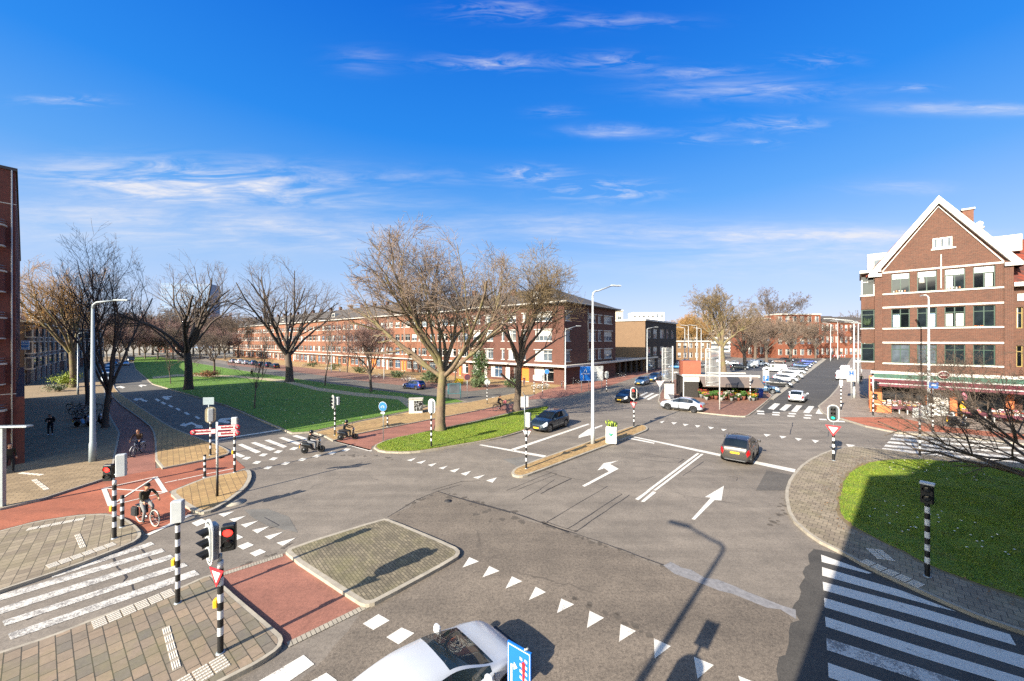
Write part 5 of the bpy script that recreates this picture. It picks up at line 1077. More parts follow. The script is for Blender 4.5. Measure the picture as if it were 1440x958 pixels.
def build_car(kind, label, loc, heading, body, cat='car', group=None, name='car', rim=None, clear=False, trim=False, detail=True):
    K = CARS[kind]; L = K['L']; f = {k: pchip(K[k]) for k in ('top', 'belt', 'wb', 'wt')}
    t = thing(name, label, cat, (*loc, 0) if len(loc) == 2 else loc, math.atan2(heading[1], heading[0]), group)
    xs = {0, .02, .05, .1, L - .1, L - .05, L - .02, L} | set(K['ws']) | set(K['rw']) | {a for s in K['sw'] for a in s}
    ra = K['r'] + .055
    for w in (K['wl'], K['wr']): xs |= {w + ra * math.cos(R(a)) for a in range(0, 181, 15)}
    xs |= {L * i / 40 for i in range(41)}
    xs = sorted(xs); q = [xs[0]]
    for x in xs[1:]:
        if x - q[-1] > .012: q.append(x)
    xs = q; NS = 6
    def section(x):
        zt, zb0, wb, wt = f['top'](x), f['belt'](x), f['wb'](x), f['wt'](x); zb0 = min(zb0, zt - .025)
        e = max(0, 1 - min(x, L - x) / .5); z0 = K['gc'] + .10 * e * e; zz = z0
        for w in (K['wl'], K['wr']):
            if abs(x - w) < ra: zz = max(zz, K['r'] + math.sqrt(ra * ra - (x - w) ** 2))
        zz = min(zz, zb0 - .05); P = []
        for k in range(NS):
            u = k / (NS - 1); z = zz + (zb0 - zz) * u; un = (z - z0) / max(.01, zb0 - z0)
            bul = wb * (.955 + .045 * math.sin(math.pi * min(1, un * .75 + .2))) - (.03 * max(0, un - .8) * 5 * .5)
            P.append((bul, z))
        gh = zt - zb0; w1 = P[-1][0] - .02
        P += [(w1 * .985, zb0 + min(.02, gh * .2)), (w1 + (wt + .03 - w1) * .55, zb0 + gh * .48), (wt + .035, zb0 + gh * .86), (wt - .02, zt - gh * .04 - .004), (wt * .6, zt + .006), (0, zt + .014)]
        return P
    secs = [section(x) for x in xs]; m = len(secs[0]); V = []
    for x, P in zip(xs, secs): V += [(x - L / 2, y, z) for y, z in P] + [(x - L / 2, -y, z) for y, z in P[-2::-1]]
    M2 = 2 * m - 1; parts = {}
    def put(part, face): parts.setdefault(part, []).append(face)
    for i in range(len(xs) - 1):
        xm = (xs[i] + xs[i + 1]) / 2
        for j in range(M2 - 1):
            a = i * M2 + j; face = [a, a + M2, a + M2 + 1, a + 1]; jj = j if j < m - 1 else M2 - 2 - j; left = j < m - 1
            p = 'body'
            if NS <= jj < NS + 2 and any(a0 < xm < a1 for a0, a1 in K['sw']): p = ('side_window', next(k for k, (a0, a1) in enumerate(K['sw']) if a0 < xm < a1), left)
            elif jj >= NS + 3 and K['ws'][0] < xm < K['ws'][1]: p = 'windshield'
            elif jj >= NS + 3 and K['rw'][0] < xm < K['rw'][1] and kind != 'van': p = 'rear_window'
            elif NS <= jj < NS + 2 and K['sw'][0][0] < xm < K['sw'][-1][1]: p = 'pillar'
            elif jj <= 0: p = 'trim'
            elif detail and 3 <= jj < NS and xm < (.24 if kind != 'van' else .1): p = ('tail_light', left)
            elif detail and 3 <= jj <= NS and L - .60 < xm < L - .15: p = ('headlight', left)
            put(p, face)
    n = len(xs)
    put('rear', list(range(M2))); put('nose', [(n - 1) * M2 + k for k in range(M2)][::-1])
    def emit(pname, groups, mats, parent, smooth=True):
        mb = MB(); mp = {}
        for g, mt in zip(groups, mats):
            for fc in parts.get(g, []):
                ids = []
                for v in fc:
                    if v not in mp: mp[v] = len(mb.v); mb.v.append(V[v])
                    ids.append(mp[v])
                mb.f.append(ids); mb.m.append(mb.mi(mt)); mb.s.append(smooth)
        return mb.build(pname, parent) if mb.f else None
    lower = PB if trim else body
    bo = emit('body', ['body', 'trim', 'pillar', 'rear', 'nose'], [body, PB, PB if kind != 'van' else body, body, PB], t)
    gl = CG_CLEAR if clear else CG
    emit('windshield', ['windshield'], [gl], t); emit('rear_window', ['rear_window'], [CG], t)
    for k in range(len(K['sw'])):
        for lf in (True, False): emit('side_window', [('side_window', k, lf)], [gl if clear else CG], t)
    for lf in (True, False): emit('tail_light', [('tail_light', lf)], [TL], t); emit('headlight', [('headlight', lf)], [HL], t)
    hx = L / 2
    # underside so that no light shows through, plates, grille, handles, mirrors, wipers
    mb = MB(); mb.box((0, 0, .36), (L - .5, 1.15, .22), PB); mb.bx(-hx + .25, -.45, .3, hx - .3, .45, .55, PB); mb.build('underbody', t)
    wbm = f['wb'](K['wl']);
    for sx in (K['wl'], K['wr']):
        for sg in (1, -1):
            w = MB(); wy = f['wb'](sx) - .11; r = K['r']
            prof = [(r * .62, -.085), (r * .95, -.095), (r, -.07), (r, .07), (r * .95, .095), (r * .64, .09)]
            w.lathe(prof, TYRE, 24, (0, 0, 0), 'y', cap=False)
            wo = w.build('wheel', t, (sx - hx, sg * wy, r)); rm = MB(); ri = rim or RIM
            if sg < 0: pass
            s = sg; rm.lathe([(.001, s * .05), (r * .62, s * .05), (r * .66, s * .085), (r * .6, s * .088)], PB, 20, (0, 0, 0), 'y', cap=False)
            for k in range(5):
                a = 2 * math.pi * k / 5; ca, sa = math.cos(a), math.sin(a); ca2, sa2 = math.cos(a + .28), math.sin(a + .28); ca1, sa1 = math.cos(a - .28), math.sin(a - .28); rr_ = r * .62
                rm.add([(-sa * .03, s * .088, ca * .03), (sa1 * rr_, s * .08, ca1 * rr_), (sa2 * rr_, s * .08, ca2 * rr_)], [[0, 1, 2]], ri)
            rm.lathe([(r * .57, s * .09), (r * .66, s * .094)], ri, 20, (0, 0, 0), 'y', cap=False); rm.lathe([(.001, s * .095), (.05, s * .09)], ri, 10, (0, 0, 0), 'y', cap=False)
            rm.build('rim', wo)
    if not detail: return t
    zb = f['belt'](.1)
    MB().bx(-hx - .012, -.26, zb - .30, -hx + .03, .26, zb - .19, PLY).build('number_plate', t)
    MB().bx(hx - .06, -.26, .40, hx + .012, .26, .51, PLY).build('number_plate', t)
    MB().bx(-hx - .01, -.62, .28, -hx + .05, .62, .44, PB).bx(-hx - .014, -.56, .30, -hx, .56, .34, RIM).build('rear_bumper_trim', t)
    MB().bx(hx - .10, -.50, .30, hx + .006, .50, .40, PB).bx(hx - .12, -.42, .54, hx + .004, .42, .62, PB).build('grille', t)
    for sg in (1, -1):
        mx = K['ws'][1] - .38 - hx; my = f['wb'](K['ws'][1] - .38)
        MB().box((mx, sg * (my + .08), f['belt'](K['ws'][1]) + .10), (.12, .22, .15), body, 0, .04).build('wing_mirror', t)
        d = MB()
        for k, (a0, a1) in enumerate(K['sw'][-2:]):
            xh = a0 + .14 - hx; yy = f['wb'](a0 + .14); d.bx(xh, sg * (yy - .015), f['belt'](a0) - .11, xh + .19, sg * (yy + .018), f['belt'](a0) - .08, body)
        d.build('door_handle', t)
        d = MB()
        for a0 in [s[0] - .035 for s in K['sw'][-2:]] + [K['sw'][-1][1] + .02]:
            pts = [(a0 - hx, sg * (y + .003), z) for y, z in section(a0)[1:NS]]
            d.tube(pts, .006, PB, 4, False)
        d.build('door_gap', t)
    if kind in ('suv', 'van', 'coupe') and trim:
        for sg in (1, -1): MB().tube([(K['rw'][1] + .2 - hx, sg * .6, f['top'](1) - .04), (1.0 - hx, sg * .62, f['top'](1.2) + .03), (K['ws'][0] - .1 - hx, sg * .6, f['top'](K['ws'][0]) - .0)], .018, CHR, 6).build('roof_rail', t)
    MB().tube([(K['rw'][1] + .12 - hx, 0, f['top'](K['rw'][1] + .12)), (K['rw'][1] - .05 - hx, 0, f['top'](K['rw'][1]) + .2)], .008, PB, 4).build('antenna', t)
    return t
P_WH = paint('white', 'bcc0c3', .05); P_SILV = paint('silver white', 'a9b0b8', .45); P_DK = paint('dark grey', '2b2f33', .5); P_GR = paint('grey brown', '45423e', .5); P_BL = paint('blue', '14306e', .35); P_BK = paint('black', '101214', .3)
P_SB = paint('steel blue', '4a6a85', .5); P_DB = paint('dark blue', '1e3a58', .45); P_CB = paint('petrol blue', '235a86', .4); P_BR = paint('brown', '4a382e', .4)
H1 = (.69, .724)
# the near hatchback with a see-through windscreen and an interior
near = build_car('hatch', 'silver white hatchback passing right below, cut by the lower picture edge', (-1.62, 7.82), (.715, .70), paint('near silver', 'b7babc', .0, .9), clear=True)
it = MB(); CL = M('seat cloth', '24262a', .9, .2, 9); BEI = M('dashboard top', '5d564a', .8, .15, 5)
def near_in():
    for sy in (-.37, .37):
        s = MB(); s.box((-.1, sy, .62), (.5, .48, .16), CL, 0, .06); s.box((-.42, sy, .92), (.16, .46, .56), CL, 0, .06); s.box((-.46, sy, 1.24), (.1, .26, .16), CL, 0, .04); s.build('seat', near)
    s = MB(); s.box((-1.15, 0, .75), (.2, 1.2, .6), CL, 0, .06); s.build('rear_seat', near)
    MB().add([(.52, -.68, .93), (.52, .68, .93), (1.0, .66, .985), (1.0, -.66, .985), (.52, -.68, .7), (.52, .68, .7)], [[0, 3, 2, 1], [0, 1, 5, 4]], BEI).build('dashboard', near)
    s = MB(); s.tube([(.36 + .06 * math.cos(R(a)), .37 + .18 * math.sin(R(a)), .92 + .17 * math.cos(R(a))) for a in range(0, 361, 20)], .016, PB, 6, False); s.bx(.36, .22, .90, .40, .52, .94, PB); s.build('steering_wheel', near)
    MB().tube([(1.02, .55, .99), (.93, .05, 1.035)], .012, PB, 5).tube([(1.02, -.02, 1.0), (.93, -.52, 1.03)], .012, PB, 5).build('wiper', near)
    MB().box((.02, 0, 1.33), (.04, .2, .07), PB).build('inner_mirror', near)
near_in()
build_car('suv', 'dark blue grey SUV coming towards the junction beside the grass median', (3.45, 33.7), (-.62, -.785), paint('anthracite blue', '1f2d3a', .5), trim=True)
build_car('suv', 'grey brown SUV driving away across the stop line in the middle of the junction', (15.75, 25.5), (.64, .768), P_GR, trim=True, rim=RIM_D)
build_car('hatch', 'white hatchback driving away over the far zebra on the right road', (37.8, 48.9), H1, P_WH)
build_car('coupe', 'silver coupe with dark rear window parked before the flower stall', (19.55, 42.5), (-.757, .653), P_SILV, rim=RIM_D)
build_car('coupe', 'black car coming towards the junction left of the silver coupe', (15.2, 48.9), (-.66, -.75), P_BK)
build_car('hatch', 'steel blue hatchback first in the queue behind the black car', (23.6, 67.0), (-.62, -.785), P_SB)
build_car('suv', 'dark blue car second in the queue behind the steel blue hatchback', (28.2, 73.2), (-.62, -.785), P_DB)
build_car('hatch', 'blue car third in the queue, partly behind the mesh banner', (32.6, 79.5), (-.62, -.785), P_CB)
build_car('hatch', 'petrol blue car with a yellow plate behind the red box on the flower stall', (38.0, 75.0), (.62, .785), P_CB)
build_car('hatch', 'bright blue car parked on the terrace road beside the shaded park', (*G(582, 547),), (-.86, .51), P_BL)
# left carriageway and its parked row
build_car('van', 'pale van with a dark windscreen parked first in the row on the left road', G(152, 539), (.72, -.69), paint('pale van', 'aeb4b6', .1), cat='van', name='van')
for i, (px, py, k, p, lab) in enumerate((((151), 529, 'suv', P_SB, 'pale blue car parked right behind the pale van'), (152, 523, 'hatch', P_DK, 'dark car third in the parked row on the left road'), (155, 518, 'suv', P_WH, 'white car fourth in the parked row on the left road'), (160, 514, 'hatch', P_DK, 'dark car fifth in the parked row on the left road'), (163, 510.5, 'hatch', P_BR, 'brown car last in the parked row on the left road'))):
    build_car(k, lab, G(px, py), (.74, -.67), p)
build_car('hatch', 'light car driving towards the viewer on the left carriageway', G(176, 514), (.76, -.65), P_SILV)
build_car('van', 'dark van following the light car on the left carriageway', G(183, 508.5), (.8, -.6), P_DK, cat='van', name='van')
# parked rows on the plaza beside the right road
cp = [('suv', P_SB, 1072, 552, 'steel blue SUV parked nearest to the flower stall'), ('hatch', P_BK, 1094, 544, 'black hatchback parked second from the flower stall'), ('hatch', P_SILV, 1104, 537, 'silver hatchback parked third from the flower stall'), ('suv', P_WH, 1111, 532, 'white SUV parked fourth from the flower stall'),
      ('hatch', P_WH, 1118, 526, 'white hatchback parked fifth from the flower stall'), ('hatch', P_DK, 1122, 522, 'dark grey hatchback parked sixth from the flower stall'), ('suv', P_DB, 1127, 518, 'dark blue SUV parked seventh from the flower stall'), ('hatch', P_BL, 1131, 515, 'blue hatchback parked eighth from the flower stall'), ('suv', P_BL, 1137, 511.5, 'blue SUV parked at the far end of the plaza row')]
for k, p, px, py, lab in cp: build_car(k, lab, G(px, py), (.80, -.60), p, group='cars parked beside the right road')
for i, (k, p, px, py, lab) in enumerate((('van', P_WH, 1052, 517, 'white van parked leftmost behind the plaza trees'), ('van', P_WH, 1068, 515, 'white van parked between two plaza trunks'), ('van', P_WH, 1089, 523, 'white van parked behind the black hatchback'), ('suv', P_DK, 1040, 520, 'dark car parked left of the white vans'), ('hatch', P_BR, 1095, 511, 'brown car parked in the second plaza row'), ('suv', P_BK, 1106, 509, 'black SUV parked in the second plaza row'), ('hatch', P_WH, 1030, 514, 'white car parked behind the tall pale trunk'), ('hatch', P_SILV, 1016, 511, 'silver car parked behind the mesh banners'), ('hatch', P_DK, 985, 517, 'dark car parked behind the flower stall roof'), ('suv', P_WH, 968, 512, 'white car parked below the golden willow'), ('hatch', P_CB, 951, 519, 'petrol blue car parked beside the low tan building'), ('suv', P_DK, 956, 513, 'dark car parked under the left golden willow'), ('hatch', P_SILV, 947, 514, 'silver car parked left of the lamp post cluster'))):
    build_car(k, lab, G(px, py), (.85, -.53) if i % 2 else (-.8, .6), p, cat='van' if k == 'van' else 'car', name='van' if k == 'van' else 'car', detail=Y < 0 if False else True)
build_car('van', 'white van parked on the right side of the right road, first of two', G(1184.5, 534), H1, P_WH, cat='van', name='van')
build_car('van', 'white van parked on the right side of the right road, farther of two', G(1189, 525), H1, paint('van white', 'c9cccd', .05), cat='van', name='van')
build_car('hatch', 'pale car driving away at the bend of the right road', G(1206, 511), H1, P_WH)
for i, (px, py, p, lab) in enumerate(((386, 518, P_BK, 'black car nearest in the row parked at the far terrace'), (375, 516.5, P_DB, 'dark blue car second in the row parked at the far terrace'), (365, 515, P_DK, 'dark grey car third in the row parked at the far terrace'), (355, 513.5, P_SB, 'steel blue car fourth in the row parked at the far terrace'), (345, 512.5, P_SILV, 'silver car fifth in the row parked at the far terrace'), (336, 511.5, P_WH, 'white car sixth in the row parked at the far terrace'), (327, 510.5, P_SILV, 'pale car at the far end of the row parked at the far terrace'))):
    build_car(('hatch', 'suv')[i % 2], lab, G(px, py), (-.77, .63), p, group='cars parked at the far terrace')
# ================= PEOPLE, BICYCLES, SCOOTERS =================
SKIN = M('skin', 'b98a6c', .6, .08, 6); SHOE = M('shoes', '1d1b1a', .7, .1); SHOE_W = M('white shoes', 'd8d6d0', .7, .05)
HAIRD = M('dark hair', '241a14', .7, .2, 20); HELM = M('black helmet', '0b0b0d', .3, .05, 4, coat=.5); GREYM = M('frame grey metal', '8c9196', .35, .1, 6, .8)
def cloth(n, c): return M('cloth ' + n, c, .9, .22, 6)
def skin_body(J, E, rad):
    me = bpy.data.meshes.new('tmp'); ks = list(J); me.from_pydata([J[k] for k in ks], [(ks.index(a), ks.index(b)) for a, b in E], [])
    o = bpy.data.objects.new('tmp', me); COL.objects.link(o); md = o.modifiers.new('s', 'SKIN'); md.use_smooth_shade = True
    sv = me.skin_vertices[0].data
    for i, k in enumerate(ks): r = rad[k]; sv[i].radius = r if isinstance(r, tuple) else (r, r); sv[i].use_root = k == 'pelvis'
    sb = o.modifiers.new('u', 'SUBSURF'); sb.levels = sb.render_levels = 2
    dg = bpy.context.evaluated_depsgraph_get(); r = bpy.data.meshes.new_from_object(o.evaluated_get(dg)); bpy.data.objects.remove(o); return r
def person(label, loc, rz, pose, top, legs, shoes=None, head='hair', hair=None, group=None, skin=None, extras=None, hands=True):
    """pose: dict of joint -> (x forward, y left, z up)"""
    t = thing('person', label, 'person', loc, rz, group); J = dict(pose); sk = skin or SKIN
    rad = dict(pelvis=.125, waist=.115, chest=(.15, .125), neck=.055, hipL=.092, hipR=.092, kneeL=.062, kneeR=.062, ankL=.042, ankR=.042, toeL=.038, toeR=.038, shL=.062, shR=.062, elL=.045, elR=.045, wrL=.03, wrR=.03, nb=.058)
    J['nb'] = tuple(Vector(J['chest']).lerp(Vector(J['neck']), .6))
    E = [('pelvis', 'waist'), ('waist', 'chest'), ('chest', 'nb'), ('nb', 'neck')]
    for s in 'LR': E += [('pelvis', 'hip' + s), ('hip' + s, 'knee' + s), ('knee' + s, 'ank' + s), ('ank' + s, 'toe' + s), ('chest', 'sh' + s), ('sh' + s, 'el' + s), ('el' + s, 'wr' + s)]
    me = skin_body({k: J[k] for k in rad}, E, rad)
    mats = [top, legs, shoes or SHOE, sk]; [me.materials.append(q) for q in mats]
    segs = [(a, b, 0) for a, b in (('waist', 'chest'), ('chest', 'shL'), ('chest', 'shR'), ('shL', 'elL'), ('shR', 'elR'), ('elL', 'wrL'), ('elR', 'wrR'), ('chest', 'nb'))] + [(a + s, b + s, c) for s in 'LR' for a, b, c in (('hip', 'knee', 1), ('knee', 'ank', 1), ('ank', 'toe', 2))] + [('pelvis', 'hipL', 1), ('pelvis', 'hipR', 1), ('nb', 'neck', 3)]
    for p in me.polygons:
        c = Vector(p.center); best = 9; bi = 0
        for a, b, mi in segs:
            A, B = Vector(J[a]), Vector(J[b]); d = B - A; u = max(0, min(1, (c - A).dot(d) / max(1e-6, d.dot(d)))); q = (c - A - d * u).length
            if q < best: best, bi = q, mi
        p.material_index = bi
    # head, hands are joined to the same continuous figure
    mb = MB(); mb.mats = mats[:]; mb.v = [tuple(v.co) for v in me.vertices]; mb.f = [list(p.vertices) for p in me.polygons]; mb.m = [p.material_index for p in me.polygons]; mb.s = [True] * len(mb.f)
    hd = Vector(J['head']); fw = Vector(J.get('face', (1, 0, 0))).normalized(); sd = Vector((0, 0, 1)).cross(fw).normalized(); upv = fw.cross(sd)
    prof = [(-.115, .03, .018), (-.095, .058, .02), (-.05, .073, .01), (0, .078, 0), (.05, .078, -.008), (.09, .06, -.012), (.115, .02, -.012)]
    vs = []; n = 14
    for h, r, off in prof:
        for j in range(n):
            a = 2 * math.pi * j / n; x = math.cos(a) * r * 1.2 + off; y = math.sin(a) * r
            if abs(h) < .06 and j == 0: x += .022 if h < .01 else 0
            vs.append(hd + fw * x + sd * y + upv * h)
    fs = [[i * n + j, i * n + (j + 1) % n, (i + 1) * n + (j + 1) % n, (i + 1) * n + j] for i in range(len(prof) - 1) for j in range(n)] + [list(range(n))[::-1], [(len(prof) - 1) * n + j for j in range(n)]]
    mb.add(vs, fs, sk, True); mb.tube([J['neck'], hd - upv * .08], [.052, .048], sk, 10)
    EYE = M('eye dark', '1b1512', .3, 0); LIP = M('lips', '8a4a40', .6, 0)
    for s in (-1, 1):
        c = hd + fw * .09 + sd * (.03 * s) + upv * .01; mb.box(c, (.012, .02, .012), EYE, math.atan2(fw.y, fw.x)); e = hd + sd * (.08 * s); mb.box(e, (.035, .014, .05), sk, math.atan2(fw.y, fw.x))
    mb.box(hd + fw * .085 - upv * .055, (.02, .04, .01), LIP, math.atan2(fw.y, fw.x))
    for s in 'LR':
        w, e = Vector(J['wr' + s]), Vector(J['el' + s]); d = (w - e).normalized(); up = Vector((0, 0, 1)); sx = d.cross(up); sx = sx.normalized() if sx.length > .1 else Vector((0, 1, 0)); nn = sx.cross(d).normalized()
        mb.tube([w - d * .02, w + d * .05, w + d * .09], [.028, .038, .034], sk, 8)
        for k in range(4):
            b = w + d * .085 + sx * (.026 - .0175 * k); L = (.06, .07, .066, .05)[k]; mb.tube([b, b + d * L * .5 - nn * .01, b + d * L * .75 - nn * .035], [.0095, .009, .007], sk, 5)
        b = w + d * .03 + sx * .034; mb.tube([b, b + d * .03 + sx * .025, b + d * .06 + sx * .022 - nn * .015], [.011, .0105, .008], sk, 5)
    obj('body', mb.mesh('body'), t)
    if head == 'hair':
        h = MB(); vs = []; pr = [(.0, .084, -.018), (.05, .087, -.018), (.09, .07, -.018), (.122, .03, -.014)]
        for hh, r, off in pr:
            for j in range(n):
                a = 2 * math.pi * j / n; ff = .62 if abs(math.cos(a) - 1) < .35 and hh < .06 else 1; vs.append(hd + fw * (math.cos(a) * r * 1.2 * ff + off) + sd * (math.sin(a) * r) + upv * hh)
        h.add(vs, [[i * n + j, i * n + (j + 1) % n, (i + 1) * n + (j + 1) % n, (i + 1) * n + j] for i in range(3) for j in range(n)] + [[3 * n + j for j in range(n)]], hair or HAIRD, True)
        h.tube([hd - fw * .07 + upv * .05, hd - fw * .085 - upv * .05, hd - fw * .07 - upv * .11], [.06, .058, .03], hair or HAIRD, 8); h.build('hair', t)
    elif head == 'helmet':
        h = MB(); h.lathe([(.09, -.10), (.125, -.06), (.135, .02), (.12, .09), (.07, .135), (.01, .15)], HELM, 14, hd); h.build('helmet', t)
        v = MB(); v.box(hd + fw * .115, (.05, .17, .09), CG, math.atan2(fw.y, fw.x)); v.build('visor', t)
    elif head == 'cap':
        h = MB(); h.lathe([(.092, .02), (.1, .06), (.08, .115), (.01, .13)], hair or HAIRD, 14, hd); h.box(hd + fw * .12 + upv * .03, (.1, .13, .015), hair or HAIRD, math.atan2(fw.y, fw.x)); h.build('cap', t)
    if extras: extras(t, J)
    return t
def backpack(mat):
    def f(t, J):
        c = Vector(J['chest']).lerp(Vector(J['waist']), .3) + Vector((-.2, 0, .02)); mb = MB(); mb.box(c, (.2, .32, .46), mat, 0, .08); mb.build('backpack', t)
    return f
STAND = dict(pelvis=(0, 0, .95), waist=(0, 0, 1.1), chest=(0.01, 0, 1.32), neck=(.01, 0, 1.5), head=(.05, 0, 1.63), hipL=(0, .1, .9), hipR=(0, -.1, .9), kneeL=(.12, .11, .5), kneeR=(-.04, -.11, .5), ankL=(.14, .11, .08), ankR=(-.2, -.11, .11), toeL=(.28, .12, .035), toeR=(-.08, -.12, .035),
    shL=(0, .2, 1.41), shR=(0, -.2, 1.41), elL=(-.1, .25, 1.14), elR=(.08, -.25, 1.14), wrL=(.02, .26, .92), wrR=(.24, -.24, .98))
PHONE = dict(STAND, elL=(.06, .26, 1.14), elR=(.06, -.26, 1.14), wrL=(.28, .08, 1.22), wrR=(.28, -.08, 1.22), head=(.08, 0, 1.62), face=(.9, 0, -.4), kneeR=(.03, -.11, .5), ankR=(-.02, -.12, .08), toeR=(.12, -.13, .035), kneeL=(.02, .1, .5), ankL=(0, .12, .08), toeL=(.14, .13, .035))
CYC = dict(pelvis=(-.22, 0, 1.0), waist=(-.18, 0, 1.14), chest=(-.08, 0, 1.36), neck=(-.03, 0, 1.53), head=(.02, 0, 1.66), hipL=(-.2, .1, .97), hipR=(-.2, -.1, .97), kneeL=(.18, .12, .78), kneeR=(.08, -.12, .6), ankL=(.05, .12, .42), ankR=(-.06, -.12, .2), toeL=(.18, .13, .37), toeR=(.08, -.13, .14),
    shL=(-.06, .2, 1.44), shR=(-.06, -.2, 1.44), elL=(.12, .28, 1.24), elR=(.12, -.28, 1.24), wrL=(.32, .25, 1.1), wrR=(.32, -.25, 1.1))
SCO = dict(pelvis=(-.28, 0, .82), waist=(-.27, 0, .97), chest=(-.2, 0, 1.2), neck=(-.16, 0, 1.38), head=(-.1, 0, 1.5), hipL=(-.25, .1, .8), hipR=(-.25, -.1, .8), kneeL=(.18, .17, .74), kneeR=(.18, -.17, .74), ankL=(.16, .15, .34), ankR=(.16, -.15, .34), toeL=(.3, .16, .30), toeR=(.3, -.16, .30),
    shL=(-.18, .2, 1.28), shR=(-.18, -.2, 1.28), elL=(.06, .29, 1.1), elR=(.06, -.29, 1.1), wrL=(.3, .26, 1.02), wrR=(.3, -.26, 1.02))
BIKE_BK = M('black bicycle paint', '17181a', .4, .05, 4, coat=.3); BIKE_W = M('white bicycle paint', 'c9c9c4', .4, .05, 4)
def bicycle(label, loc, rz, col, group=None, basket=None, lean=0, tint=None):
    t = thing('bicycle', label, 'bicycle', loc, rz, group); t.rotation_euler.x = lean
    r = .34
    for x in (-.55, .56):
        w = MB(); w.tube([(math.cos(R(a)) * r, 0, math.sin(R(a)) * r) for a in range(0, 361, 15)], .021, tint or TYRE, 6, False); wo = w.build('wheel', t, (x, 0, r + .02))
        s = MB(); s.tube([(math.cos(R(a)) * (r - .03), 0, math.sin(R(a)) * (r - .03)) for a in range(0, 361, 15)], .010, GREYM, 5, False)
        for k in range(12): a = R(30 * k); s.tube([(0, .02 * (-1) ** k, 0), (math.cos(a) * (r - .03), 0, math.sin(a) * (r - .03))], .003, GREYM, 3, False)
        s.build('spokes', wo)
    f = MB(); bb = (-.08, 0, .30); seat = (-.24, 0, .86); hd = (.38, 0, .92); hb = (.43, 0, .66)
    for a, b, k in ((bb, seat, .018), (bb, hb, .019), (seat, hd, .0), (bb, (-.55, 0, .36), .012), ((-.22, 0, .78), (-.55, 0, .36), .011), (hd, hb, .02), (hb, (.56, 0, .36), .016), ((-.2, 0, .7), (.41, 0, .8), .017)):
        if k: f.tube([a, b], k, col, 7)
    f.build('frame', t)
    MB().tube([(.35, 0, .92), (.34, 0, 1.08), (.34, .08, 1.12), (.26, .28, 1.08), (.12, .30, 1.05)], .012, GREYM, 6).tube([(.34, 0, 1.08), (.34, -.08, 1.12), (.26, -.28, 1.08), (.12, -.30, 1.05)], .012, GREYM, 6).build('handlebar', t)
    MB().box((-.28, 0, .93), (.27, .17, .07), PB, 0, .03).tube([(-.24, 0, .8), (-.25, 0, .92)], .013, GREYM, 6).build('saddle', t)
    MB().tube([(-.08, .05, .3), (.08, .09, .27)], .01, GREYM, 5).bx(.04, .09, .25, .14, .19, .28, PB).tube([(-.08, -.05, .3), (-.22, -.09, .33)], .01, GREYM, 5).bx(-.27, -.19, .32, -.17, -.09, .35, PB).lathe([(.09, -.02), (.09, .02)], GREYM, 14, (-.08, .0, .3), 'y').build('pedals', t)
    MB().bx(-.8, -.07, .74, -.33, .07, .76, col).tube([(-.75, .06, .74), (-.55, .05, .36)], .006, col, 4).tube([(-.75, -.06, .74), (-.55, -.05, .36)], .006, col, 4).build('carrier', t)
    m = MB()
    for x in (-.55, .56): m.tube([(x + math.cos(R(a)) * .385, 0, .36 + math.sin(R(a)) * .385) for a in range(20 if x > 0 else 40, 170, 15)], .018, col, 5)
    m.build('mudguard', t)
    if basket: 
        b = MB(); 
        if basket == 'bags':
            for s in (1, -1): b.box((-.58, s * .16, .55), (.42, .14, .36), cloth('black bag', '17181b'), 0, .05)
            b.build('pannier', t)
        else: b.box((.56, 0, .98), (.34, .44, .28), basket, 0, .03); b.build('crate', t)
    return t
